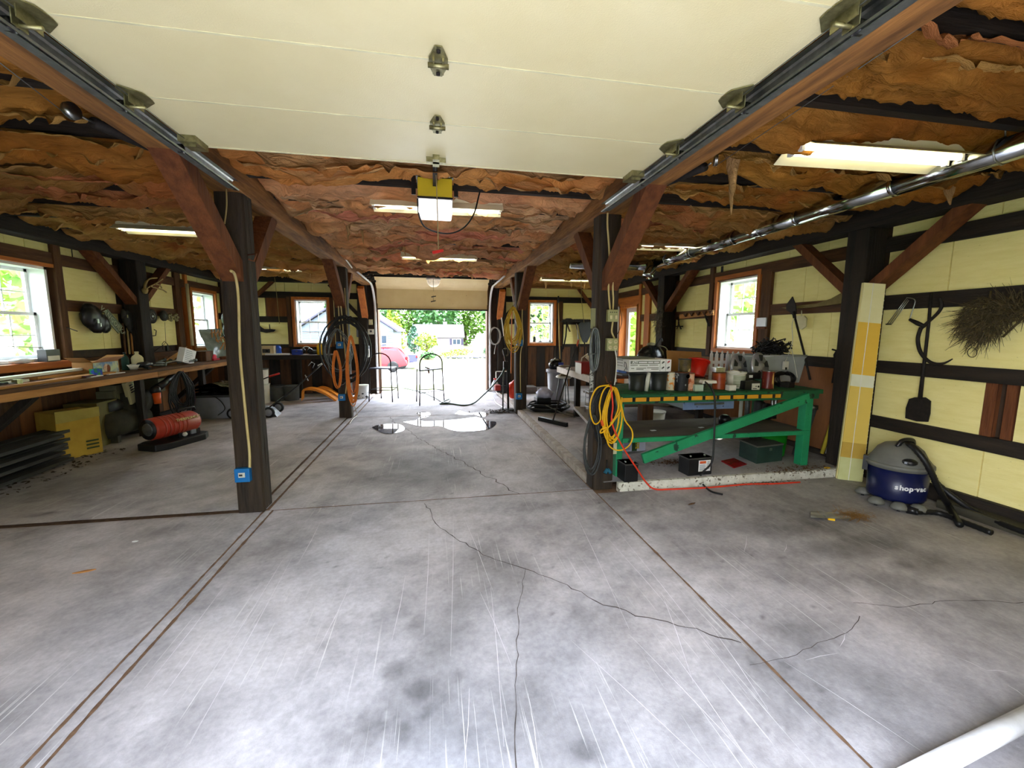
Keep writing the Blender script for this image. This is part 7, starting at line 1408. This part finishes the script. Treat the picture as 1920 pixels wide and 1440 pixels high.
def wl(px, py, d=.03): return at(px, py, x=4.72 - d)
t = thing('ash_shovel', 'long black ash shovel hanging on the right wall', 'shovel', wl(1728, 660)); part('shaft', MB().tube([wl(1746, 548), wl(1742, 600), wl(1733, 680), wl(1725, 748)], [.012, .013, .014, .018], 8), M_IRON, t)
P = [(1706, 748), (1716, 745), (1736, 745), (1746, 752), (1745, 775), (1741, 791), (1720, 790), (1699, 784), (1700, 765)]; part('blade', MB().prism([wl(*p, .01) for p in P], (-.012, 0, 0)), M_IRON, t)
t = thing('sickle', 'curved iron sickle with a bent handle hooked on the right wall', 'sickle', wl(1740, 630)); 
part('upper_hook', MB().tube(smooth_path([wl(*p, .05) for p in ((1762, 558), (1766, 572), (1760, 585), (1748, 597), (1733, 610), (1726, 618))], 4), .014, 8), M_IRON, t)
part('blade', MB().tube(smooth_path([wl(*p, .05) for p in ((1727, 614), (1721, 635), (1725, 658), (1737, 674), (1752, 682), (1770, 681), (1786, 673))], 5), [.016] * 20 + [.016 - .0011 * i for i in range(11)], 8), M_IRON, t)
part('handle', MB().tube([wl(1706, 599, .04), wl(1720, 606, .05), wl(1734, 612, .05)], [.014, .022, .018], 8), M_IRON, t)
t = thing('wire_hook', 'thin bent wire carcass hook hanging left of the sickle', 'hook', wl(1690, 580)); part('wire', MB().tube(smooth_path([wl(*p, .03) for p in ((1700, 558), (1712, 560), (1716, 566), (1710, 585), (1706, 598))], 3), .005, 5), M_STEEL, t)
for k in range(3): part('wire', MB().tube([wl(1700 + k * 2, 559 + k * 2, .03), wl(1664 + k * 4, 607, .03)], .004, 5), M_STEEL, t)
part('tip', MB().tube([wl(1661, 608, .03), wl(1671, 608, .03)], .006, 5), M_IRON, t)
def dried(name, label, c, r, n, stems, m, sz=(1, 1, 1), lean=(0, 0, 0), L=.10):
    t = thing(name, label, 'dried plant', c); rnd = random.Random(int(c[1] * 100)); m_ = MB(); c = Vector(c)
    for i in range(n):
        d = Vector((rnd.uniform(-.5, .2), rnd.gauss(0, 1) * sz[1], rnd.gauss(0, 1) * sz[2])).normalized(); p = c + Vector((d.x * r * .5, d.y * r * sz[1], d.z * r * sz[2])) * rnd.uniform(0, 1) ** .7; d = Vector((rnd.uniform(-.6, .2), rnd.gauss(d.y * .4, .6), rnd.gauss(d.z * .4, .6)))
        q = p + (d + Vector(lean)) * rnd.uniform(.4, 1) * L; s_ = Vector((.3, rnd.uniform(-1, 1), rnd.uniform(-1, 1))).normalized() * .004
        m_.add([p - s_, p + s_, q + s_ * .3, q - s_ * .3], [(0, 1, 2, 3)])
    part('twigs', m_, m, t)
    for s in stems: part('stem', MB().tube(s, .008, 6), m, t)
    return t
M_DRY = mat('dried_foliage', (90, 74, 40), (40, 36, 22), scale=20)
dried('dried_bouquet', 'bushy dried plant bunch hanging on the right wall', wl(1845, 597, .06), .17, 1500, [[wl(1858, 545, .04), wl(1850, 590, .06)], [wl(1868, 600, .05), wl(1900, 585, .05)]], M_DRY, (1, 1, 1.1), (0, .35, -.75))
dried('dried_bouquet', 'second dried plant bunch at the far right edge', wl(1905, 580, .06), .12, 900, [[wl(1880, 632, .05), wl(1925, 590, .05)], [wl(1892, 560, .05), wl(1920, 545, .05)]], M_DRY, (1, 1.2, .8), (0, .1, .2))
dried('dried_bouquet', 'feathery dried flowers hung on the far right wall post', at(1236, 600, x=4.42), .20, 700, [[at(1236, 555, x=4.45), at(1235, 600, x=4.42)]], mat('dried_grey', (120, 110, 90), (40, 38, 30), scale=20), (1, .8, 1.3), (0, .2, -.5))
solo('wire_ring', MB().tube([wl(1823 + 9 * math.cos(k * .45), 661 + 9 * math.sin(k * .45), .02) for k in range(14)], .003, 5, closed=True), M_IRON, 'small wire ring pinned to the right wall panel', 'ring')
# between window 5 and the post
t = thing('gunstock_board', 'long grey-brown paddle-shaped board resting on the right wall girt', 'board', wl(1535, 572, .03)); P = [(1468, 577), (1500, 573), (1535, 569), (1562, 560), (1580, 550), (1594, 548), (1598, 556), (1595, 568), (1560, 572), (1520, 577), (1480, 580)]
part('board', MB().prism([wl(*p, .02) for p in P], (-.03, 0, 0)), mat('board_khaki', (132, 116, 66), (98, 84, 46), scale=8), t)
t = thing('hoe', 'long-handled hoe with a flared dark blade leaning on the right wall', 'hoe', at(1518, 715, x=4.45)); part('shaft', MB().tube([at(1489, 590, x=4.62), at(1507, 660, x=4.55), at(1519, 712, x=4.50)], .013, 8), M_IRON, t)
part('blade', MB().prism([at(*p, x=4.62) for p in ((1487, 556), (1493, 572), (1494, 588), (1488, 592), (1483, 586), (1476, 582), (1475, 572))], (-.012, 0, 0)), M_IRON, t); part('socket', MB().tube([at(1488, 584, x=4.61), at(1490, 596, x=4.61)], .02, 8), M_IRON, t)
t = thing('dustpan', 'cream plastic scoop hanging on a hook behind the hoe blade', 'scoop', wl(1503, 603, .02)); part('pan', MB().prism([wl(*p, .01) for p in ((1495, 592), (1510, 592), (1514, 597), (1513, 612), (1505, 618), (1494, 614))], (-.02, 0, 0)), M_CREAM, t); part('hanger', MB().tube([wl(1503, 582, .03), wl(1503, 593, .03)], .006, 5), M_CREAM, t)
t = thing('pruning_pole', 'red-handled pole tool hanging left of the dark wall post', 'pole tool', wl(1575, 630)); part('handle', MB().tube([wl(1582, 577, .03), wl(1577, 618, .03), wl(1571, 655, .03)], .012, 8), mat('dark_red', (120, 20, 20)), t); part('head', MB().tube([wl(1571, 655, .03), wl(1568, 665, .04), wl(1566, 690, .04), wl(1562, 718, .04)], [.012, .03, .014, .02], 8), M_IRON, t); part('lever', MB().tube([wl(1570, 658, .04), wl(1560, 655, .06)], .010, 6), M_IRON, t)
t = thing('ornament', 'small clear glass ornament hung on the stud right of the window', 'ornament', at(1428, 607, x=4.68)); part('frame', MB().box(at(1421, 596, x=4.69), at(1435, 612, x=4.67)), M_CLEAR, t); part('base', MB().box(at(1421, 613, x=4.69), at(1434, 617, x=4.66)), M_RUST, t)
t = thing('peg_rack', 'tan wooden peg rack fixed on the right wall left of the window', 'rack', wl(1310, 592, .03)); part('board', MB().bar(wl(1275, 594, .03), wl(1338, 586, .03), .03, .085), W_PINE['y'], t)
for i in range(5): part('bracket', MB().prism([wl(1283 + i * 12, 588 - i * 1.2, .05), wl(1290 + i * 12, 587 - i * 1.2, .05), wl(1286.5 + i * 12, 594 - i * 1.2, .05)], (-.03, 0, 0)), W_BROWN['y'], t)
t = thing('pliers', 'old pliers hanging open on the wall panel below the peg rack', 'pliers', wl(1272, 610)); part('grip', MB().tube([wl(1271, 594), wl(1273, 606), wl(1269, 617)], .012, 6), M_IRON, t); part('grip', MB().tube([wl(1274, 594), wl(1272, 606), wl(1277, 617)], .012, 6), M_IRON, t); part('jaw', MB().tube([wl(1266, 612), wl(1280, 612)], .012, 6), M_IRON, t)
solo('hammer', MB().tube([wl(1322, 592, .04), wl(1330, 611, .04)], [.014, .02], 8).tube([wl(1318, 586, .04), wl(1328, 596, .04)], .010, 6), M_IRON, 'dark hammer hanging under the peg rack by the window', 'hammer')
solo('hanging_tag', MB().cbox(wl(1354, 505, .02), (.01, .05, .1)), M_IRON, 'dark leaf-shaped tag hanging above the right window', 'tag')
# leaning pipes behind the panel
q = at(1524, 862, z=FZ); t = thing('stove_pipe', 'grey galvanised stove pipe standing behind the right bench leg', 'pipe', (4.42, 4.36, FZ)); part('pipe', MB().tube([(4.40, 4.34, FZ), at(1523, 762, x=4.46)], .055, 16), M_STEELD, t); part('collar', MB().tube([at(1523, 768, x=4.455), at(1523, 760, x=4.46)], .06, 16), M_STEEL, t)
for i, (pa, pb, m_, r) in enumerate((((1541, 850), (1590, 700), mat('tube_olive', (190, 170, 50), (160, 140, 36)), .022), ((1550, 850), (1582, 735), M_WPL, .016), ((1556, 858), (1590, 745), W_BROWN['z'], .016))):
    solo('leaning_pole', MB().tube([at(*pa, y=4.12), at(*pb, y=3.98)], r, 9), m_, ['olive-yellow pole leaning behind the foam-backed door section', 'pale pole leaning beside the olive-yellow one', 'dark wooden pole leaning beside the olive-yellow one'][i], 'pole')
solo('yellow_scrap', MB().cbox(at(1551, 877, z=FZ + .008), (.06, .03, .01), R(15)), M_YEL, 'bright yellow scrap on the slab beside the right bench leg', 'scrap')
# ---------------------------------------------------------------- second bench and the right rear corner
b2 = thing('workbench', 'rough timber bench with a white edge board behind the green bench', 'workbench', (3.4, 7.1, FZ)); BT = .90
part('top', MB().box((2.42, 6.15, BT - .035), (4.45, 8.05, BT)), mat('bench_red_brown', (110, 72, 58), (80, 52, 42), scale=5), b2); part('edge_board', MB().box((2.395, 6.12, BT - .10), (2.42, 8.05, BT + .005)), mat('edge_white', (226, 216, 206), (200, 188, 178), scale=8), b2)
for x, y in ((2.45, 6.2), (2.45, 7.05), (4.3, 6.2), (4.3, 7.9)): part('leg', MB().box((x, y, FZ), (x + .09, y + .09, BT - .035)), W_DARK['z'], b2)
part('shelf', MB().box((2.9, 6.2, .40), (4.4, 7.9, .43)), M_DUSTW, b2)
def b2p(px, y): q = at(px, 690, y=y); q.z = BT; return q
q = b2p(1094, 6.75); t = thing('toolbox', 'red steel box with a white end on the rough timber bench', 'box', q); part('body', MB().box(q + Vector((-.09, -.15, 0)), q + Vector((.16, .15, .18))), mat('box_red', (150, 36, 24), (120, 26, 18)), t); part('end', MB().box(q + Vector((-.094, -.148, .0)), q + Vector((-.088, .148, .18))), M_WPL, t); part('lid', MB().box(q + Vector((-.1, -.16, .18)), q + Vector((.17, .16, .20))), mat('box_red', (150, 36, 24)), t)
q = q + Vector((.02, 0, .20)); t = thing('clamp_lamp', 'white clamp lamp lying on the red steel box', 'lamp', q); part('shade', MB().tube([q + Vector((.02, 0, .09)), q + Vector((.10, -.03, .03))], [.028, .045], 14), M_WPL, t); part('clip', MB().tube([q + Vector((-.06, 0, .0)), q + Vector((-.05, 0, .06)), q + Vector((.02, 0, .11)), q + Vector((.05, 0, .13))], .010, 6), M_WPL, t)
q = b2p(1065, 7.3); solo('plastic_lump', MB().ball(q + Vector((0, 0, .03)), .035, 10, (1.4, 1, .8)), M_WPL, 'small white lump at the corner of the rough timber bench', 'knob')
q = b2p(1219, 6.9); t = thing('duffel_bag', 'bulging black bag with an olive strap on the rear bench by the side door', 'bag', q)
part('body', MB().ball(q + Vector((0, 0, .24)), .25, 18, (1.05, .7, .95), .03), M_BAG, t); part('end_pocket', MB().ball(q + Vector((-.22, -.03, .14)), .13, 14, (.8, .8, 1), .1), M_BLACKP, t)
part('strap', MB().tube(smooth_path([q + Vector(p) for p in ((.10, -.1, .46), (.20, -.15, .42), (.25, -.18, .26), (.22, -.18, .02))], 5), .02, 7, flat=.5), mat('strap_olive', (120, 118, 80)), t); part('loop_handle', MB().tube(smooth_path([q + Vector(p) for p in ((.06, -.05, .46), (.12, -.05, .56), (.17, -.05, .58), (.18, -.05, .53))], 4), .014, 7), M_BLACKP, t); part('cap', MB().ball(q + Vector((-.0, 0, .48)), .06, 10, (1.4, 1, .6)), mat('cap_khaki', (150, 140, 100)), t)
q = b2p(1165, 6.6); t = thing('blue_bin', 'light blue plastic bin with dark flaps on the rear bench', 'bin', q); part('bin', MB().hexa([q + Vector(p) for p in ((-.08, -.07, .03), (.07, -.07, .0), (.07, .07, .0), (-.08, .07, .03), (-.09, -.08, .15), (.10, -.08, .12), (.10, .08, .12), (-.09, .08, .15))]), mat('light_blue', (110, 150, 236), (90, 130, 220)), t); part('flap', MB().prism([q + Vector(p) for p in ((-.08, -.06, .15), (.06, -.06, .19), (.08, -.06, .13))], (0, .1, 0)), M_BLACKP, t)
for i, (px, m_) in enumerate(((1184, mat('dark_red', (120, 20, 20))), (1194, M_REDP))): q = b2p(px, 6.5); solo('red_grip_tool', MB().tube([q + Vector((-.07, 0, .03)), q + Vector((.07, .02, .04))], .022, 8), m_, ['dark red handled tool beside the light blue bin', 'red handled tool nearest the black bag'][i], 'tool')
q = b2p(1180, 6.7); solo('pry_bar', MB().bar(q + Vector((-.08, 0, .06)), q + Vector((.12, .05, .24)), .03, .02), M_IRON, 'dark bar sticking up behind the light blue bin', 'bar')
solo('gray_sheet', MB().cbox(b2p(1190, 6.3) + Vector((0, 0, .012)), (.5, .25, .02), R(-4)), M_STEELD, 'grey metal sheet on the front edge of the rear bench', 'sheet')
# rack under it
t = thing('wire_rack', 'small chrome wire rack with three shelves under the rough timber bench', 'rack', (2.62, 6.6, FZ)); 
for x in (2.52, 2.80):
    for y in (6.45, 6.75): part('upright', MB().tube([(x, y, FZ), (x, y, .62)], .008, 6), M_STEEL, t)
for z in (.2, .34, .48, .60): part('shelf_wire', MB().tube([(2.52, 6.45, z), (2.80, 6.45, z), (2.80, 6.75, z), (2.52, 6.75, z)], .007, 5, closed=True), M_STEEL, t)
solo('maroon_bundle', MB().ball((3.0, 6.6, .62), .17, 12, (1.2, .9, .8), .2), mat('maroon_cloth', (120, 50, 48), (90, 36, 36)), 'maroon cloth bundle on the shelf under the rough timber bench', 'cloth')
solo('white_chute', MB().prism([(2.40, 7.0, .24), (2.40, 6.3, .12), (2.62, 6.3, .10), (2.62, 7.0, .22)], (0, 0, .05)), mat('chute_white', (216, 212, 210)), 'white sloping trough board beneath the rough timber bench', 'board')
# trash can and friends
c = Vector((2.62, 8.85, FZ)); t = thing('trash_can', 'tall pale grey plastic trash can in the right rear corner', 'trash can', c); part('body', MB().lathe([(0, 0), (.165, 0), (.17, .02), (.20, .66), (.19, .66), (0, .64)], c, 28), mat('trash_grey', (150, 150, 160), (136, 136, 146), rough=.5), t); part('rim', MB().lathe([(.20, .62), (.225, .63), (.225, .69), (.205, .70), (.19, .66)], c, 28), mat('trash_grey', (150, 150, 160)), t)
q = c + Vector((.0, 0, .70)); t = thing('trash_bag', 'black and blue bag bulging out of the grey trash can', 'bag', q); part('bag', MB().ball(q + Vector((-.01, 0, .09)), .15, 14, (1.1, .9, .9), .15), M_BAG, t); part('blue_patch', MB().cbox(q + Vector((.06, -.135, .10)), (.11, .02, .09)), mat('patch_blue', (50, 64, 150)), t); part('strap', MB().tube([q + Vector((-.14, -.05, .05)), q + Vector((-.16, -.05, .14)), q + Vector((-.04, -.05, .24))], .012, 6), M_WPL, t)
c = Vector((2.62, 8.30, FZ)); t = thing('stool', 'round pale-seated stool in front of the grey trash can', 'stool', c); part('seat', MB().lathe([(0, .56), (.15, .56), (.17, .58), (.15, .61), (0, .60)], c, 22), M_WPL, t)
for k in range(3): a_ = k * 2.09 + .5; part('leg', MB().tube([c + Vector((math.cos(a_) * .17, math.sin(a_) * .17, 0)), c + Vector((math.cos(a_) * .09, math.sin(a_) * .09, .56))], .012, 6), M_STEELD, t)
q = c + Vector((0, 0, .61)); t = thing('cable_spool', 'tan cable spool standing on the round stool', 'spool', q); part('core', MB().lathe([(0, .012), (.07, .012), (.07, .20), (0, .20)], q, 18), mat('tan_core', (150, 130, 96)), t)
for z in (0, .19): part('flange', MB().lathe([(0, 0), (.115, 0), (.115, .016), (0, .016)], q + Vector((0, 0, z)), 22), mat('spool_flange', (120, 104, 78)), t)
t = thing('push_broom', 'push broom with a black head leaning beside the far right post', 'broom', (2.1, 6.8, FZ)); hb = at(1037, 790, z=FZ + .05)
part('handle', MB().tube([hb + Vector((0, 0, .02)), at(1081, 648, y=7.45)], .013, 8), M_IRON, t); part('tip', MB().tube([at(1081, 650, y=7.44), at(1085, 637, y=7.5)], .016, 8), M_ORANGE, t)
a, b = at(1011, 783, z=FZ + .05), at(1063, 795, z=FZ + .05); part('head', MB().bar(a, b, .055, .035), M_BLACKP, t); part('bristles', MB().bar(a + Vector((0, 0, -.03)), b + Vector((0, 0, -.03)), .06, .035), M_BLACK, t)
t = thing('hose_pile', 'flat pile of coiled black hoses on the slab by the far right post', 'hose', (2.15, 7.7, FZ)); rnd = random.Random(77)
for k in range(5):
    r_ = .26 + .05 * (k % 3); P = [Vector((2.13 + r_ * 1.15 * math.cos(s * .3) + .01 * rnd.random(), 7.72 + r_ * math.sin(s * .3), FZ + .02 + k * .03 + .006 * math.sin(s))) for s in range(21)]; part('coil', MB().tube(P, .018, 7, closed=True), M_BLACK, t)
cable('grey_cable', 'grey cord loop trailing off the black hose pile', [(2.0, 7.4, FZ + .16), (2.25, 7.15, FZ + .05), (2.42, 7.0, FZ + .01), (2.5, 7.2, FZ + .01), (2.4, 7.4, FZ + .02)], .009, M_STEELD, 'cord')
c = Vector((2.08, 7.95, FZ)); solo('crate', MB().box(c + Vector((-.14, -.12, 0)), c + Vector((.14, .14, .22))), M_BLACKP, 'dark crate under the crumpled white sack', 'crate')
c = c + Vector((0, .0, .22)); solo('white_sack', MB().ball(c + Vector((.04, 0, .07)), .15, 14, (1.1, .9, .75), .22), mat('sack_lilac', (206, 206, 226), (170, 170, 196)), 'crumpled white plastic sack on the dark crate', 'sack')
c = c + Vector((-.10, .06, .12)); 
solo('grey_block', MB().box((2.0, 9.9, FZ), (2.45, 10.3, FZ + .16)), mat('block_grey', (110, 104, 100)), 'low grey block on the slab under the right rear window', 'block')
# against the back wall, right
t = thing('window_pole', 'tall tan pole with a black top standing right of the right rear window', 'pole', at(1049, 668, y=10.95)); part('pole', MB().tube([at(1050, 690, y=10.95), at(1047, 568, y=11.0)], .018, 8), mat('pole_tan', (190, 156, 90)), t); part('tip', MB().tube([at(1047, 568, y=11.0), at(1047, 555, y=11.0)], .022, 8), M_BLACKP, t)
by = 11.04
def bk(px, py, d=0): return at(px, py, y=by - d)
t = thing('bow_saw', 'long toothed saw blade resting along the rear right girt', 'saw', bk(1080, 600)); part('blade', MB().prism([bk(1050, 604), bk(1105, 604), bk(1105, 600), bk(1075, 600), bk(1070, 597), bk(1062, 597), bk(1056, 600)], (0, -.02, 0)), M_IRON, t)
for k in range(10): part('tooth', MB().prism([bk(1076 + k * 3, 600), bk(1078.6 + k * 3, 600), bk(1077.3 + k * 3, 598)], (0, -.01, 0)), M_IRON, t)
for lab, P, m_, r in (('dark axe handle hanging left of the big shovel', [(1063, 602), (1061, 630), (1056, 655)], M_IRON, .02), ('short curved wooden handle on the rear right wall', [(1063, 606), (1067, 618), (1069, 622)], W_BROWN['z'], .02), ('dark spade shaft leaning left on the rear right wall', [(1056, 604), (1055, 640), (1054, 660)], M_IRON, .016), ('fork shaft hanging beside the big shovel', [(1080, 608), (1084, 628), (1088, 660)], M_STEELD, .012), ('pale rake handle hanging on the rear right wall', [(1081, 607), (1083, 625), (1084, 642)], M_WPL, .014)):
    solo('hand_tool', MB().tube([bk(*p) for p in P], r, 7), m_, lab, 'tool')
t = thing('scoop_shovel', 'big dark scoop shovel hanging upside down in the right rear corner', 'shovel', bk(1096, 625)); part('blade', MB().prism([bk(*p, .04) for p in ((1084, 608), (1088, 604), (1104, 604), (1108, 610), (1106, 630), (1100, 642), (1093, 642), (1088, 630))], (0, -.03, 0)), mat('shovel_black', (26, 32, 32), (18, 22, 22), rough=.5), t); part('shaft', MB().tube([bk(1096, 640, .05), bk(1096, 665, .05)], .018, 7), M_IRON, t)
t = thing('candlestick', 'thin candle holder on the sill of the right rear window', 'candlestick', at(1013, 641, y=11.2)); q = at(1013, 641, y=11.22); q.z = 1.315; part('stem', MB().cyl(q, q + Vector((0, 0, .24)), .008, n=8), M_IRON, t); part('foot', MB().lathe([(0, 0), (.05, 0), (.02, .02), (0, .02)], q, 14), M_IRON, t)
q = at(1002, 641, y=11.22); q.z = 1.315; solo('dark_cup', MB().lathe([(0, 0), (.04, 0), (.038, .15), (0, .15)], q, 14), M_BLACKP, 'small dark cup at the left of the right rear window sill', 'cup')
solo('pull_string', MB().tube([at(1089, 480, y=8.2), at(1090, 560, y=8.2), at(1095, 605, y=8.2)], .006, 5), M_ROPE, 'pale cord hanging from the ceiling left of the nearest right post', 'cord')
# tools between the right jamb and the far right post
for lab, P, m_, r in (('white plastic pipe hanging between the door and the right rear window', [(936, 572), (941, 600), (945, 630)], M_WPL, .018), ('dark shaft hanging behind the yellow rope', [(945, 600), (946, 640), (950, 668)], M_IRON, .018), ('black hooked handle by the right door jamb', [(938, 632), (946, 630), (948, 640)], M_BLACKP, .014), ('rust-brown handle leaning by the right door jamb', [(944, 655), (948, 690), (953, 730)], M_RUST, .018)):
    solo('hand_tool', MB().tube([at(*p, y=10.9) for p in P], r, 7), m_, lab, 'tool')
solo('red_reel', MB().lathe([(0, 0), (.08, 0), (.08, .03), (0, .03)], at(937, 654, y=11.05), 18, Matrix.Rotation(R(90), 4, 'X')), mat('dark_red', (120, 20, 20)), 'dark red round reel on the rear wall by the right jamb', 'reel')
solo('hanging_wreath', MB().tube(loops(at(949, 660, y=10.85), .07, .09, 6, (1, 0, 0), (0, 0, 1), .006, jit=.3, seed=6, hang=False), .006, 5), mat('dried_grey', (120, 110, 90)), 'grey tangle of twine on the rear wall by the right jamb', 'twine')
# jack, hose and litter at the far right post
t = thing('farm_jack', 'tall black farm jack standing left of the far right post', 'jack', (1.44, 8.0, 0)); jx = at(953, 770, z=.0)
part('bar', MB().tube([Vector((jx.x, jx.y, .0)), at(952, 690, y=jx.y), at(944, 655, y=jx.y + .1)], .022, 8), M_IRON, t); part('bar', MB().tube([Vector((jx.x - .12, jx.y - .05, .0)), at(943, 725, y=jx.y), at(945, 690, y=jx.y)], .016, 7), M_STEELD, t)
part('foot', MB().cbox((jx.x - .02, jx.y, .02), (.26, .16, .04)), M_IRON, t); part('runner', MB().cbox(at(948, 685, y=jx.y), (.09, .08, .16)), M_IRON, t)
cable('garden_hose', 'dark green garden hose sagging from the jack to the right bar stool', [at(946, 690, y=8.1), at(940, 703, y=8.1), at(925, 722, y=8.3), at(905, 742, y=8.7), at(888, 756, z=.03), at(870, 760, z=.015), at(845, 757, z=.015), at(825, 757, z=.015), at(838, 750, z=.03), at(844, 748, z=.03), at(836, 756, z=.03), at(815, 745, z=.015), at(790, 735, z=.015), at(755, 727, z=.015)], .016, mat('hose_green', (40, 70, 50), (26, 50, 36), rough=.4), 'hose')
cable('floor_cable', 'pale cord curving over the slab from the right jamb to the jack', [at(903, 733, z=.012), at(915, 738, z=.012), at(925, 745, z=.012), at(930, 755, z=.012), at(942, 763, z=.012), at(950, 768, z=.012)], .008, M_STEEL, 'cord')
rnd = random.Random(31); c = at(938, 773, z=0); m = MB()
for i in range(420):
    p = c + Vector((rnd.gauss(0, .16), rnd.gauss(0, .07), rnd.uniform(.003, .05))); a_ = rnd.uniform(0, 6.3); s_ = rnd.uniform(.01, .03); u = Vector((math.cos(a_), math.sin(a_), rnd.uniform(-.5, .5))) * s_; v = Vector((-math.sin(a_), math.cos(a_), .3)) * s_ * .5; m.add([p - u, p + v, p + u, p - v], [(0, 1, 2, 3)])
tag(part('wet_litter', m, mat('dead_leaves', (64, 48, 30))), 'dark wet leaves piled at the foot of the farm jack', 'leaves', kind='stuff')
m = MB(); c = at(712, 801, z=.008)
for i in range(120):
    p = c + Vector((rnd.gauss(0, .06), rnd.gauss(0, .05), rnd.uniform(.003, .015))); a_ = rnd.uniform(0, 6.3); s_ = rnd.uniform(.008, .02); u = Vector((math.cos(a_), math.sin(a_), 0)) * s_; v = Vector((-math.sin(a_), math.cos(a_), .3)) * s_ * .5; m.add([p - u, p + v, p + u, p - v], [(0, 1, 2, 3)])
tag(part('wet_litter', m, mat('dead_leaves', (64, 48, 30))), 'dark leaves floating in the small oval puddle', 'leaves', kind='stuff')
c = at(938, 740, z=FZ); c.y = 10.2; c.x = at(938, 740, y=10.2).x; t = thing('chainsaw', 'red and black chainsaw with a pale handle on the slab by the right jamb', 'chainsaw', (c.x, 10.2, FZ)); c = Vector((c.x, 10.2, FZ))
part('body', MB().cbox(c + Vector((.03, 0, .09)), (.26, .2, .16)), M_BLACKP, t, bevel=.02); part('cover', MB().cbox(c + Vector((-.07, -.02, .13)), (.14, .18, .14)), mat('box_red', (150, 36, 24)), t, bevel=.02); part('front_handle', MB().tube([c + Vector(p) for p in ((-.10, 0, .05), (-.24, 0, .06), (-.25, 0, .15), (-.12, 0, .18))], .016, 7, closed=True), M_WPL, t); part('bar', MB().cbox(c + Vector((.30, 0, .06)), (.34, .012, .08)), M_STEEL, t)
q = at(928, 722, y=10.5); q.z = FZ; q.x -= .0; t = thing('bleach_jug', 'white plastic jug standing by the right door jamb', 'jug', q); part('body', MB().lathe([(0, 0), (.085, 0), (.09, .03), (.085, .19), (.04, .26), (.025, .28), (.025, .30), (0, .30)], q, 18), mat('jug_white', (226, 232, 246)), t); part('cap', MB().lathe([(.03, .29), (.03, .33), (0, .33)], q, 12), M_REDP, t)
q = at(942, 725, y=10.75); t = thing('framed_board', 'black panel with a pale frame leaning on the rear wall by the jamb', 'frame', (q.x, 10.8, FZ)); part('panel', MB().box((q.x - .15, 10.80, FZ), (q.x + .17, 10.82, FZ + .46)), M_BLACKP, t); part('rim', MB().box((q.x - .17, 10.79, FZ), (q.x - .15, 10.83, FZ + .48)).box((q.x - .17, 10.79, FZ + .46), (q.x + .17, 10.83, FZ + .48)), M_WPL, t)
q = at(961, 730, y=9.2); q.z = FZ; t = thing('gas_can', 'bright orange-red plastic bag slumped beside the far right post', 'bag', q); part('bag', MB().ball(q + Vector((0, 0, .20)), .17, 14, (.75, .8, 1.15), .08), mat('bag_orange', (236, 70, 36), (210, 50, 24), rough=.35), t); part('neck', MB().tube([q + Vector((.03, 0, .36)), q + Vector((.06, 0, .44))], [.06, .02], 10), mat('bag_orange', (236, 70, 36)), t)
# beam-top bits
for k, (px, py) in enumerate(((1000, 462), (957, 500))):
    solo('metal_tag', MB().cbox(at(px, py, x=1.535), (.01, .08, .12)), mat('tag_grey', (150, 150, 120)), ['small pale tag nailed on the right beam', 'grey-green plate nailed on the right beam near the far post'][k], 'tag')
cable('beam_conduit', 'pale conduit running along the lower edge of the left beam', [at(625, 455, x=-1.49), at(660, 502, x=-1.49)], .012, M_WPL)
